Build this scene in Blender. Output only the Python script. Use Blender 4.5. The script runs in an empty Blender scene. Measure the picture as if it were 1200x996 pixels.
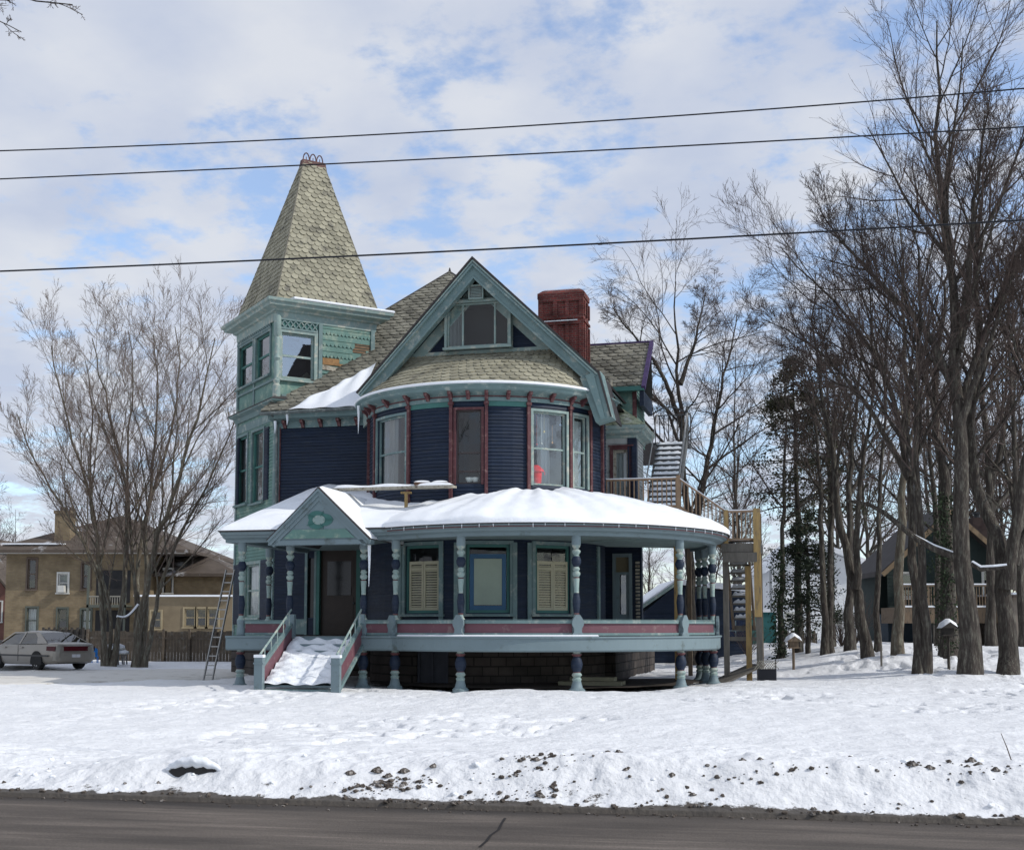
import bpy, math, random
import numpy as np
from mathutils import Vector, Matrix
random.seed(7)
rng = np.random.default_rng(7)
S = bpy.context.scene
COL = S.collection
rad = math.radians

# ------------------------------------------------------------------ camera
F = 1450.0; CY = 608.0; PIT = rad(5); CAMZ = 1.6
cd = bpy.data.cameras.new('camera'); cam = bpy.data.objects.new('camera', cd); COL.objects.link(cam)
cam.location = (0, 0, CAMZ); cam.rotation_euler = (rad(90) + PIT, 0, 0)
cd.sensor_width = 36; cd.lens = 36 * F / 1200; cd.shift_y = (CY - 498) / 1200
cd.clip_start = 0.1; cd.clip_end = 3000
S.camera = cam

def ray(px, py):
    u = (px - 600) / F; v = (CY - py) / F
    return (u, math.cos(PIT) - v * math.sin(PIT), math.sin(PIT) + v * math.cos(PIT))
def P(px, py, Y):
    """point at distance Y in front of the camera seen at that place"""
    d = ray(px, py); k = Y / d[1]
    return (d[0] * k, Y, CAMZ + d[2] * k)

# ------------------------------------------------------------------ materials
MATS = {}
def mat(name, col, rough=.75, var=.12, vs=2.0, col2=None, c2amt=.0, c2s=5.0, bump=.0, bs=20.0, spec=.3, metal=0.0, island=0.0, stretch=(1, 1, 1), emis=None):
    if name in MATS: return MATS[name]
    m = bpy.data.materials.new(name); m.use_nodes = True
    nt = m.node_tree; N = nt.nodes; L = nt.links
    b = N['Principled BSDF']
    b.inputs['Roughness'].default_value = rough
    b.inputs['Specular IOR Level'].default_value = spec
    b.inputs['Metallic'].default_value = metal
    tc = N.new('ShaderNodeTexCoord'); mp = N.new('ShaderNodeMapping'); mp.inputs['Scale'].default_value = stretch
    L.new(tc.outputs['Object'], mp.inputs[0])
    n = N.new('ShaderNodeTexNoise'); n.inputs['Scale'].default_value = vs; n.inputs['Detail'].default_value = 6; n.inputs['Roughness'].default_value = .65
    L.new(mp.outputs[0], n.inputs['Vector'])
    mr = N.new('ShaderNodeMapRange'); mr.inputs[1].default_value = .3; mr.inputs[2].default_value = .7
    mr.inputs[3].default_value = 1 - var; mr.inputs[4].default_value = 1 + var
    L.new(n.outputs['Fac'], mr.inputs[0])
    fac = mr.outputs[0]
    if island:
        g = N.new('ShaderNodeNewGeometry')
        m2 = N.new('ShaderNodeMapRange'); m2.inputs[3].default_value = 1 - island; m2.inputs[4].default_value = 1 + island
        L.new(g.outputs['Random Per Island'], m2.inputs[0])
        mm = N.new('ShaderNodeMath'); mm.operation = 'MULTIPLY'
        L.new(fac, mm.inputs[0]); L.new(m2.outputs[0], mm.inputs[1]); fac = mm.outputs[0]
    base = N.new('ShaderNodeRGB'); base.outputs[0].default_value = (*col, 1)
    c = base.outputs[0]
    if col2 is not None:
        n2 = N.new('ShaderNodeTexNoise'); n2.inputs['Scale'].default_value = c2s; n2.inputs['Detail'].default_value = 8; n2.inputs['Roughness'].default_value = .7
        L.new(mp.outputs[0], n2.inputs['Vector'])
        r2 = N.new('ShaderNodeMapRange'); r2.inputs[1].default_value = .62 - c2amt * .4; r2.inputs[2].default_value = .72 - c2amt * .3
        L.new(n2.outputs['Fac'], r2.inputs[0])
        mx = N.new('ShaderNodeMix'); mx.data_type = 'RGBA'
        L.new(r2.outputs[0], mx.inputs[0]); L.new(c, mx.inputs[6]); mx.inputs[7].default_value = (*col2, 1)
        c = mx.outputs[2]
    vm = N.new('ShaderNodeVectorMath'); vm.operation = 'SCALE'
    L.new(c, vm.inputs[0]); L.new(fac, vm.inputs['Scale'])
    L.new(vm.outputs[0], b.inputs['Base Color'])
    if bump:
        nb = N.new('ShaderNodeTexNoise'); nb.inputs['Scale'].default_value = bs; nb.inputs['Detail'].default_value = 6
        L.new(mp.outputs[0], nb.inputs['Vector'])
        bp = N.new('ShaderNodeBump'); bp.inputs['Strength'].default_value = 1.0; bp.inputs['Distance'].default_value = bump
        L.new(nb.outputs['Fac'], bp.inputs['Height']); L.new(bp.outputs[0], b.inputs['Normal'])
    MATS[name] = m
    return m

def brick_mat(name, c1, c2, mortar, sx=.22, sz=.075, var=.3, bump=.01, rough=.9, msize=.012):
    m = bpy.data.materials.new(name); m.use_nodes = True
    nt = m.node_tree; N = nt.nodes; L = nt.links; b = N['Principled BSDF']
    b.inputs['Roughness'].default_value = rough; b.inputs['Specular IOR Level'].default_value = .2
    tc = N.new('ShaderNodeTexCoord'); sp = N.new('ShaderNodeSeparateXYZ'); L.new(tc.outputs['Object'], sp.inputs[0])
    ad = N.new('ShaderNodeMath'); L.new(sp.outputs[0], ad.inputs[0]); L.new(sp.outputs[1], ad.inputs[1])
    cb = N.new('ShaderNodeCombineXYZ'); L.new(ad.outputs[0], cb.inputs[0]); L.new(sp.outputs[2], cb.inputs[1])
    br = N.new('ShaderNodeTexBrick'); L.new(cb.outputs[0], br.inputs['Vector'])
    br.inputs['Scale'].default_value = 1; br.inputs['Brick Width'].default_value = sx; br.inputs['Row Height'].default_value = sz
    br.inputs['Mortar Size'].default_value = msize; br.inputs['Color1'].default_value = (*c1, 1); br.inputs['Color2'].default_value = (*c2, 1); br.inputs['Mortar'].default_value = (*mortar, 1)
    br.inputs['Mortar Smooth'].default_value = .3
    n = N.new('ShaderNodeTexNoise'); n.inputs['Scale'].default_value = 1.6; n.inputs['Detail'].default_value = 8; L.new(tc.outputs['Object'], n.inputs['Vector'])
    mr = N.new('ShaderNodeMapRange'); mr.inputs[1].default_value = .3; mr.inputs[2].default_value = .7; mr.inputs[3].default_value = 1 - var; mr.inputs[4].default_value = 1 + var
    L.new(n.outputs['Fac'], mr.inputs[0])
    vm = N.new('ShaderNodeVectorMath'); vm.operation = 'SCALE'; L.new(br.outputs['Color'], vm.inputs[0]); L.new(mr.outputs[0], vm.inputs['Scale'])
    L.new(vm.outputs[0], b.inputs['Base Color'])
    bp = N.new('ShaderNodeBump'); bp.inputs['Distance'].default_value = bump; bp.invert = True; L.new(br.outputs['Fac'], bp.inputs['Height']); L.new(bp.outputs[0], b.inputs['Normal'])
    return m

def glass_mat(name, base=.10, tint=(.9, .95, .95), wob=.0):
    m = bpy.data.materials.new(name); m.use_nodes = True
    nt = m.node_tree; N = nt.nodes; L = nt.links; N.remove(N['Principled BSDF'])
    lw = N.new('ShaderNodeLayerWeight'); fr = N.new('ShaderNodeMath'); fr.operation = 'POWER'; fr.inputs[1].default_value = 4.0; L.new(lw.outputs['Facing'], fr.inputs[0])
    mr = N.new('ShaderNodeMapRange'); mr.inputs[3].default_value = base; L.new(fr.outputs[0], mr.inputs[0])
    t = N.new('ShaderNodeBsdfTransparent'); t.inputs[0].default_value = (*tint, 1)
    g = N.new('ShaderNodeBsdfGlossy'); g.inputs['Roughness'].default_value = .02
    tc = N.new('ShaderNodeTexCoord'); nn = N.new('ShaderNodeTexNoise'); nn.inputs['Scale'].default_value = 2.2; L.new(tc.outputs['Object'], nn.inputs['Vector'])
    bp = N.new('ShaderNodeBump'); bp.inputs['Distance'].default_value = .0015; L.new(nn.outputs['Fac'], bp.inputs['Height']); L.new(bp.outputs[0], g.inputs['Normal'])
    mx = N.new('ShaderNodeMixShader'); L.new(mr.outputs[0], mx.inputs[0]); L.new(t.outputs[0], mx.inputs[1]); L.new(g.outputs[0], mx.inputs[2])
    L.new(mx.outputs[0], N['Material Output'].inputs[0])
    return m

def snow_mat(name, col=(.80, .83, .87), b1=.05, s1=3.0, b2=.012, s2=22, dirt=None, dscale=.5, damt=0.0):
    m = bpy.data.materials.new(name); m.use_nodes = True
    nt = m.node_tree; N = nt.nodes; L = nt.links; b = N['Principled BSDF']
    b.inputs['Roughness'].default_value = .65; b.inputs['Specular IOR Level'].default_value = .25
    b.inputs['Base Color'].default_value = (*col, 1)
    tc = N.new('ShaderNodeTexCoord')
    n1 = N.new('ShaderNodeTexNoise'); n1.inputs['Scale'].default_value = s1; n1.inputs['Detail'].default_value = 5; L.new(tc.outputs['Object'], n1.inputs['Vector'])
    n2 = N.new('ShaderNodeTexNoise'); n2.inputs['Scale'].default_value = s2; n2.inputs['Detail'].default_value = 4; L.new(tc.outputs['Object'], n2.inputs['Vector'])
    p1 = N.new('ShaderNodeBump'); p1.inputs['Distance'].default_value = b1; L.new(n1.outputs['Fac'], p1.inputs['Height'])
    p2 = N.new('ShaderNodeBump'); p2.inputs['Distance'].default_value = b2; L.new(n2.outputs['Fac'], p2.inputs['Height']); L.new(p1.outputs[0], p2.inputs['Normal'])
    L.new(p2.outputs[0], b.inputs['Normal'])
    if dirt:
        n3 = N.new('ShaderNodeTexNoise'); n3.inputs['Scale'].default_value = dscale; n3.inputs['Detail'].default_value = 9; n3.inputs['Roughness'].default_value = .7; L.new(tc.outputs['Object'], n3.inputs['Vector'])
        r3 = N.new('ShaderNodeMapRange'); r3.inputs[1].default_value = .6 - damt; r3.inputs[2].default_value = .75 - damt * .6; L.new(n3.outputs['Fac'], r3.inputs[0])
        mx = N.new('ShaderNodeMix'); mx.data_type = 'RGBA'; L.new(r3.outputs[0], mx.inputs[0]); mx.inputs[6].default_value = (*col, 1); mx.inputs[7].default_value = (*dirt, 1)
        L.new(mx.outputs[2], b.inputs['Base Color'])
    return m

TEAL = mat('teal_trim_paint', (.135, .205, .208), .6, .16, 1.5, (.30, .34, .31), .22, 3.5, .002, 40)
TEALG = mat('green_siding_paint', (.115, .215, .19), .65, .15, 1.2, (.24, .32, .26), .3, 3.0, .002, 40)
TEALD = mat('deep_green_paint', (.05, .15, .135), .6, .15, 1.5)
TEALL = mat('pale_teal_paint', (.23, .31, .295), .65, .14, 1.5, (.42, .43, .37), .28, 5, .002, 40)
GREYB = mat('grey_blue_deck_paint', (.16, .215, .235), .55, .08, .8, (.10, .13, .13), .12, 2.5)
NAVY = mat('navy_siding_paint', (.0088, .0185, .041), .6, .30, 1.0, (.024, .031, .042), .25, 4, .002, 30, stretch=(.6, .6, 7))
MAROON = mat('maroon_paint', (.095, .036, .040), .6, .15, 2.5, (.2, .12, .11), .2, 8)
MAROONP = mat('maroon_panel_paint', (.14, .062, .078), .6, .08, 1.5, (.20, .13, .13), .18, 4)
PURPLE = mat('purple_trim_paint', (.06, .035, .11), .6, .1)
OCHRE = mat('bare_ochre_board', (.28, .16, .07), .8, .35, 6)
BARE = mat('bare_weathered_board', (.36, .34, .28), .85, .25, 6, (.14, .11, .08), .3, 8)
SLATE = mat('slate_shingle', (.275, .262, .198), .85, .14, .9, (.12, .115, .095), .18, 1.6, .004, 30, island=.20)
SLATEL = mat('old_slate_shingle', (.205, .198, .162), .85, .20, .8, (.11, .105, .085), .42, 2.2, .004, 30, island=.22)
DARKROOF = mat('dark_roof_edge', (.05, .045, .045), .8, .2)
GUTTER = mat('old_gutter_metal', (.10, .12, .12), .5, .2, 3, (.25, .27, .25), .3, 5)
SNOW = snow_mat('roof_snow', b1=.03, s1=1.5, b2=.006, s2=14)
SNOWG = snow_mat('ground_snow', b1=.045, s1=2.2, b2=.02, s2=11)
ICE = mat('ice', (.75, .8, .85), .15, .03, spec=.5)
GLASS = glass_mat('window_glass', .13)
GLASSM = glass_mat('mirror_like_glass', .55)
GLASSD = glass_mat('dim_glass', .05)
DPANE = mat('dark_door_glass', (.012, .013, .015), .12, .1, spec=.5)
ROOM = mat('room_inside', (.03, .03, .032), .95, .2)
CURT = mat('net_curtain', (.40, .42, .42), .9, .25, 3, stretch=(3, 3, .3))
CURTD = mat('grey_curtain', (.16, .17, .17), .9, .3, 3, stretch=(4, 4, .3))
CREAM = mat('cream_shutter', (.42, .40, .29), .7, .1)
SAGE = mat('sage_blind', (.30, .36, .30), .8, .1, 1.0)
TAPE = mat('blue_tape', (.035, .105, .20), .5, .1)
DOORM = mat('dark_door', (.035, .025, .02), .45, .2, 3)
STONE = brick_mat('foundation_stone', (.065, .055, .05), (.045, .04, .037), (.025, .024, .022), .55, .26, .35, .03, msize=.02)
BRICKR = brick_mat('painted_red_brick', (.19, .046, .040), (.11, .034, .034), (.16, .10, .085), .22, .075, .5, .014)
BRICKY = brick_mat('buff_brick', (.215, .168, .10), (.18, .135, .082), (.18, .15, .11), .24, .08, .25, .006)
TIMBER = mat('weathered_timber', (.17, .125, .085), .85, .25, 4, (.09, .08, .07), .2, 6, .003, 50, stretch=(3, 3, .6))
TIMBERY = mat('yellow_treated_timber', (.34, .235, .10), .8, .2, 3, (.2, .15, .09), .3, 5, .003, 50, stretch=(3, 3, .6))
TIMBERG = mat('grey_old_timber', (.13, .12, .105), .9, .25, 4, stretch=(3, 3, .6))
RAILW = mat('tan_railing_wood', (.28, .19, .12), .8, .2, 4)
BLACKM = mat('dark_metal', (.06, .065, .07), .5, .2, 4)
ALU = mat('aluminium', (.32, .32, .31), .45, .1, 3, metal=.6)
BARK = mat('tree_bark', (.056, .047, .040), .95, .5, 2.5, (.11, .105, .085), .3, 5, .06, 12, stretch=(3, 3, .5))  # darkened for the backlit right-hand trunks, shade put into the colour
BARKL = mat('sunlit_grey_bark', (.125, .105, .080), .95, .35, 2.5, (.19, .19, .15), .3, 5, .05, 12, stretch=(3, 3, .5))  # paler copy of the bark with sunlight put into its colour
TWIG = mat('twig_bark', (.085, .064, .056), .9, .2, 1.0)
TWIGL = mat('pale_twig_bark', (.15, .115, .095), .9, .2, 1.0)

# ------------------------------------------------------------------ mesh builder
class MB:
    def __init__(s): s.v = []; s.f = []; s.mi = []; s.m = 0
    def add(s, vs, fs):
        o = len(s.v); s.v += [tuple(p) for p in vs]
        for f in fs: s.f.append([i + o for i in f]); s.mi.append(s.m)
    def box(s, x0, x1, y0, y1, z0, z1, M=None):
        c = [(x0, y0, z0), (x1, y0, z0), (x1, y1, z0), (x0, y1, z0), (x0, y0, z1), (x1, y0, z1), (x1, y1, z1), (x0, y1, z1)]
        if M: c = [tuple(M @ Vector(p)) for p in c]
        s.add(c, [(0, 3, 2, 1), (4, 5, 6, 7), (0, 1, 5, 4), (1, 2, 6, 5), (2, 3, 7, 6), (3, 0, 4, 7)])
    def beam(s, a, b, w, h, up=(0, 0, 1)):
        a = Vector(a); b = Vector(b); d = (b - a); L = d.length; d.normalize()
        r = d.cross(Vector(up));
        if r.length < 1e-4: r = d.cross(Vector((1, 0, 0)))
        r.normalize(); u = r.cross(d)
        c = []
        for q in (a, b):
            for sx, sy in ((-1, -1), (1, -1), (1, 1), (-1, 1)): c.append(q + r * (w / 2 * sx) + u * (h / 2 * sy))
        s.add(c, [(0, 1, 2, 3), (4, 7, 6, 5), (0, 4, 5, 1), (1, 5, 6, 2), (2, 6, 7, 3), (3, 7, 4, 0)])
    def prism(s, pts, f0, f1):
        """pts 2d; f0,f1 map a 2d point to 3d on both ends"""
        n = len(pts); a = [f0(*p) for p in pts]; b = [f1(*p) for p in pts]
        s.add(a + b, [tuple(range(n)), tuple(range(2 * n - 1, n - 1, -1))] + [(i, n + i, n + (i + 1) % n, (i + 1) % n) for i in range(n)])
    def tube(s, pts, rs, n=8, cap=True):
        pts = [Vector(p) for p in pts]
        if not hasattr(rs, '__len__'): rs = [rs] * len(pts)
        vs = []; ref = Vector((.31, .22, .93))
        for i, p in enumerate(pts):
            t = (pts[min(i + 1, len(pts) - 1)] - pts[max(i - 1, 0)]).normalized()
            a = t.cross(ref)
            if a.length < .05: a = t.cross(Vector((1, 0, 0)))
            a.normalize(); b = t.cross(a)
            for k in range(n):
                th = 2 * math.pi * k / n; vs.append(p + a * (rs[i] * math.cos(th)) + b * (rs[i] * math.sin(th)))
        fs = []
        for i in range(len(pts) - 1):
            for k in range(n): fs.append((i * n + k, i * n + (k + 1) % n, (i + 1) * n + (k + 1) % n, (i + 1) * n + k))
        if cap: fs.append(tuple(range(n))); fs.append(tuple(range(len(pts) * n - 1, (len(pts) - 1) * n - 1, -1)))
        s.add(vs, fs)
    def lathe(s, cx, cy, prof, n=14, sq=None):
        """prof: (r, z, mat index of the band above)"""
        vs = []
        for r, z, *_ in prof:
            for k in range(n):
                th = 2 * math.pi * (k + .5) / n; vs.append((cx + r * math.cos(th), cy + r * math.sin(th), z))
        o = len(s.v); s.v += vs
        for i in range(len(prof) - 1):
            mi = prof[i][2] if len(prof[i]) > 2 else s.m
            for k in range(n):
                s.f.append([o + i * n + k, o + i * n + (k + 1) % n, o + (i + 1) * n + (k + 1) % n, o + (i + 1) * n + k]); s.mi.append(mi)
        s.f.append([o + k for k in range(n)][::-1]); s.mi.append(s.m)
        s.f.append([o + (len(prof) - 1) * n + k for k in range(n)]); s.mi.append(s.m)
    def build(s, name, mats, parent=None, smooth=False, loc=None, **tags):
        me = bpy.data.meshes.new(name); me.from_pydata(s.v, [], s.f)
        if not isinstance(mats, (list, tuple)): mats = [mats]
        for m in mats: me.materials.append(m)
        me.polygons.foreach_set('material_index', s.mi)
        if smooth: me.polygons.foreach_set('use_smooth', [True] * len(s.f))
        me.update()
        o = bpy.data.objects.new(name, me); COL.objects.link(o)
        if parent: o.parent = parent
        if loc: o.location = loc
        for k, v in tags.items(): o[k] = v
        return o

def mgrid(mb, fn, nu, nv):
    vs = [fn(i / nu, j / nv) for j in range(nv + 1) for i in range(nu + 1)]
    mb.add(vs, [(j * (nu + 1) + i, j * (nu + 1) + i + 1, (j + 1) * (nu + 1) + i + 1, (j + 1) * (nu + 1) + i) for j in range(nv) for i in range(nu)])

def smooth_shade(o, ang=35):
    me = o.data
    me.polygons.foreach_set('use_smooth', [True] * len(me.polygons))
    try: me.set_sharp_from_angle(angle=rad(ang))
    except Exception: pass
    return o

def thing(name, label, cat, loc=(0, 0, 0), rz=0, group=None):
    o = bpy.data.objects.new(name, None); COL.objects.link(o)
    o.empty_display_size = .3
    o.location = loc; o.rotation_euler = (0, 0, rz); o['label'] = label; o['category'] = cat
    if group: o['group'] = group
    return o
def tag(o, label, cat, group=None):
    o['label'] = label; o['category'] = cat
    if group: o['group'] = group
    return o
def copy_tree(o, parent=None):
    c = o.copy(); COL.objects.link(c)
    if parent: c.parent = parent
    for ch in list(o.children): copy_tree(ch, c)
    return c

# ------------------------------------------------------------------ mapped surfaces (plane and arc) in a thing's own frame
class Frame:
    def __init__(s, ox, oy, yaw): s.ox, s.oy, s.c, s.s = ox, oy, math.cos(yaw), math.sin(yaw)
    def loc(s, x, y): x -= s.ox; y -= s.oy; return (x * s.c + y * s.s, -x * s.s + y * s.c)
    def dirl(s, x, y): return (x * s.c + y * s.s, -x * s.s + y * s.c)
    def world(s, a, b): return (s.ox + a * s.c - b * s.s, s.oy + a * s.s + b * s.c)
    def ray(s, px, py):
        d = ray(px, py); o = s.loc(0, 0); q = s.dirl(d[0], d[1]); return o, (q[0], q[1], d[2])
class Plane:
    def __init__(s, O, U, fr):
        l = math.hypot(*U); s.O = O; s.U = (U[0] / l, U[1] / l); s.N = (s.U[1], -s.U[0]); s.fr = fr
    def __call__(s, u, z, o=0): return (s.O[0] + s.U[0] * u + s.N[0] * o, s.O[1] + s.U[1] * u + s.N[1] * o, z)
    def hit(s, px, py):
        o, d = s.fr.ray(px, py)
        k = ((s.O[0] - o[0]) * s.N[0] + (s.O[1] - o[1]) * s.N[1]) / (d[0] * s.N[0] + d[1] * s.N[1])
        x = o[0] + d[0] * k; y = o[1] + d[1] * k
        return (x - s.O[0]) * s.U[0] + (y - s.O[1]) * s.U[1], CAMZ + d[2] * k
    nu = 0
class Arc:
    def __init__(s, C, R, fr): s.C = C; s.R = R; s.fr = fr
    def __call__(s, u, z, o=0):
        a = u / s.R; return (s.C[0] + (s.R + o) * math.sin(a), s.C[1] - (s.R + o) * math.cos(a), z)
    def hit(s, px, py, far=False):
        o, d = s.fr.ray(px, py); fx = o[0] - s.C[0]; fy = o[1] - s.C[1]
        A = d[0] ** 2 + d[1] ** 2; B = 2 * (fx * d[0] + fy * d[1]); Cc = fx * fx + fy * fy - s.R ** 2
        D = B * B - 4 * A * Cc; D = max(D, 0)
        k = (-B + (1 if far else -1) * math.sqrt(D)) / (2 * A)
        x = fx + d[0] * k; y = fy + d[1] * k
        return math.atan2(x, -y) * s.R, CAMZ + d[2] * k
    nu = 1

def usteps(M, a, b, step=.3):
    n = max(1, int(abs(b - a) / step + .5)) if isinstance(M, Arc) else 1
    return [a + (b - a) * i / n for i in range(n + 1)]
def mbox(mb, M, ua, ub, za, zb, o0, o1, step=.3):
    us = usteps(M, ua, ub, step); n = len(us); vs = []
    for u in us: vs += [M(u, za, o0), M(u, za, o1), M(u, zb, o1), M(u, zb, o0)]
    fs = [(0, 1, 2, 3), tuple(4 * (n - 1) + k for k in (3, 2, 1, 0))]
    for i in range(n - 1):
        for k in range(4): fs.append((4 * i + k, 4 * i + 4 + k, 4 * i + 4 + (k + 1) % 4, 4 * i + (k + 1) % 4))
    mb.add(vs, fs)
def mprof(mb, M, ua, ub, prof, step=.3, close=True, ma=0, mc=0):
    """sweep a profile [(o,z)...] along u"""
    us = usteps(M, ua, ub, step); n = len(prof); vs = []
    for j_, u in enumerate(us): vs += [M(u + (ma * o if j_ == 0 else 0) + (mc * o if j_ == len(us) - 1 else 0), z, o) for o, z in prof]
    fs = []
    for i in range(len(us) - 1):
        for k in range(n if close else n - 1): fs.append((n * i + k, n * i + n + k, n * i + n + (k + 1) % n, n * i + (k + 1) % n))
    if close: fs += [tuple(range(n)), tuple(n * (len(us) - 1) + k for k in range(n - 1, -1, -1))]
    mb.add(vs, fs)
def wall(mb, M, u0, u1, z0, z1, holes=(), lap=.11, d=.022, reveal=.16, clip=None):
    """clapboard wall with real openings; lap=0: flat. holes: (ua,ub,za,zb)"""
    ub = sorted(set([u0, u1] + [h[i] for h in holes for i in (0, 1) if u0 < h[i] < u1]))
    us = []
    for a, b in zip(ub, ub[1:]): us += usteps(M, a, b)[:-1]
    us.append(u1)
    if clip:
        uu = []
        for a, b in zip(us, us[1:]):
            n_ = max(1, int((b - a) / .1)); uu += [a + (b - a) * k / n_ for k in range(n_)]
        us = uu + [u1]
    zs = set([z0, z1] + [h[i] for h in holes for i in (2, 3) if z0 < h[i] < z1])
    if lap:
        k = 0
        while z0 + k * lap < z1: zs.add(z0 + k * lap); k += 1
    zs = sorted(zs)
    def out(z, up):
        if not lap: return 0
        fr = ((z - z0) / lap) % 1.0
        if up and fr < 1e-6: fr = 1
        if fr > 1 - 1e-6 and not up: fr = 0
        return d * (1 - fr)
    for za, zb in zip(zs, zs[1:]):
        if zb - za < 1e-5: continue
        for a, b in zip(us, us[1:]):
            um = (a + b) / 2; zm = (za + zb) / 2
            if any(h[0] < um < h[1] and h[2] < zm < h[3] for h in holes): continue
            if clip and not clip(um, zm): continue
            oa = out(za, False); ob = out(zb, True)
            mb.add([M(a, za, oa), M(b, za, oa), M(b, zb, ob), M(a, zb, ob)], [(0, 1, 2, 3)])
            if lap and oa > d * .99: mb.add([M(a, za, 0), M(b, za, 0), M(b, za, oa), M(a, za, oa)], [(0, 1, 2, 3)])
    for h in holes:
        for (a, b, c, e) in ((h[0], h[2], h[1], h[2]), (h[1], h[2], h[1], h[3]), (h[1], h[3], h[0], h[3]), (h[0], h[3], h[0], h[2])):
            mb.add([M(a, b, 0), M(a, b, -reveal), M(c, e, -reveal), M(c, e, 0)], [(0, 1, 2, 3)])

def window(par, M, u0, u1, z0, z1, trim=TEAL, sash=TEAL, cw=.10, sw=.06, bars=('h',), glass=None, back=None, backfrac=(0, 1, 0, 1), depth=.6, coff=-.2, sill=True, name='window', head=.0, proud=.05):
    """casing (the part) > sash, pane, curtain, room"""
    w = MB()
    mbox(w, M, u0 - cw, u0, z0 - cw * .3, z1 + cw, -.02, proud); mbox(w, M, u1, u1 + cw, z0 - cw * .3, z1 + cw, -.02, proud)
    mbox(w, M, u0, u1, z1, z1 + cw, -.02, proud - .003)
    if head: mbox(w, M, u0 - cw - .04, u1 + cw + .04, z1 + cw, z1 + cw + head, -.02, proud + .06)
    if sill: mbox(w, M, u0 - cw - .03, u1 + cw + .03, z0 - cw * .3 - .07, z0 - cw * .3, -.02, proud + .07)
    f = w.build(name, trim, par)
    s_ = MB(); o0, o1 = -.11, -.05
    mbox(s_, M, u0, u0 + sw, z0, z1, o0, o1); mbox(s_, M, u1 - sw, u1, z0, z1, o0, o1)
    mbox(s_, M, u0 + sw, u1 - sw, z0, z0 + sw, o0, o1 - .002); mbox(s_, M, u0 + sw, u1 - sw, z1 - sw, z1, o0, o1 - .002)
    for b in bars:
        if b == 'h': mbox(s_, M, u0 + sw, u1 - sw, (z0 + z1) / 2 - sw / 2, (z0 + z1) / 2 + sw / 2, o0, o1 - .004)
        elif b == 'v': mbox(s_, M, (u0 + u1) / 2 - sw * .6, (u0 + u1) / 2 + sw * .6, z0 + sw, z1 - sw, o0, o1 - .004)
        elif isinstance(b, tuple) and b[0] == 'v': x = u0 + (u1 - u0) * b[1]; mbox(s_, M, x - sw / 2, x + sw / 2, z0 + sw, z1 - sw, o0, o1 - .006)
        elif isinstance(b, tuple) and b[0] == 'h': x = z0 + (z1 - z0) * b[1]; mbox(s_, M, u0 + sw, u1 - sw, x - sw / 2, x + sw / 2, o0, o1 - .008)
    s_.build('sash', sash, f)
    p = MB(); us = usteps(M, u0 + sw * .5, u1 - sw * .5)
    for a, b in zip(us, us[1:]): p.add([M(a, z0, -.085), M(b, z0, -.085), M(b, z1, -.085), M(a, z1, -.085)], [(0, 1, 2, 3)])
    p.build('pane', glass or GLASS, f)
    r = MB(); r.m = 0
    dd = -.17 - depth
    for q in ([(u0, z0), (u1, z0)], [(u1, z0), (u1, z1)], [(u1, z1), (u0, z1)], [(u0, z1), (u0, z0)]):
        (a, b), (c, e) = q; r.add([M(a, b, -.16), M(c, e, -.16), M(c, e, dd), M(a, b, dd)], [(0, 1, 2, 3)])
    r.add([M(u0, z0, dd), M(u1, z0, dd), M(u1, z1, dd), M(u0, z1, dd)], [(0, 1, 2, 3)])
    r.build('room_recess', ROOM, f)
    if back is not None:
        c = MB(); a0 = u0 + (u1 - u0) * backfrac[0]; a1 = u0 + (u1 - u0) * backfrac[1]; b0 = z0 + (z1 - z0) * backfrac[2]; b1 = z0 + (z1 - z0) * backfrac[3]
        n = max(2, int((a1 - a0) / .035))
        for i in range(n):
            ua = a0 + (a1 - a0) * i / n; ub = a0 + (a1 - a0) * (i + 1) / n
            oa = coff + .02 * math.sin(i * 1.7); ob = coff + .02 * math.sin((i + 1) * 1.7)
            c.add([M(ua, b0, oa), M(ub, b0, ob), M(ub, b1, ob), M(ua, b1, oa)], [(0, 1, 2, 3)])
        c.build('curtain', back, f)
    return f

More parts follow.
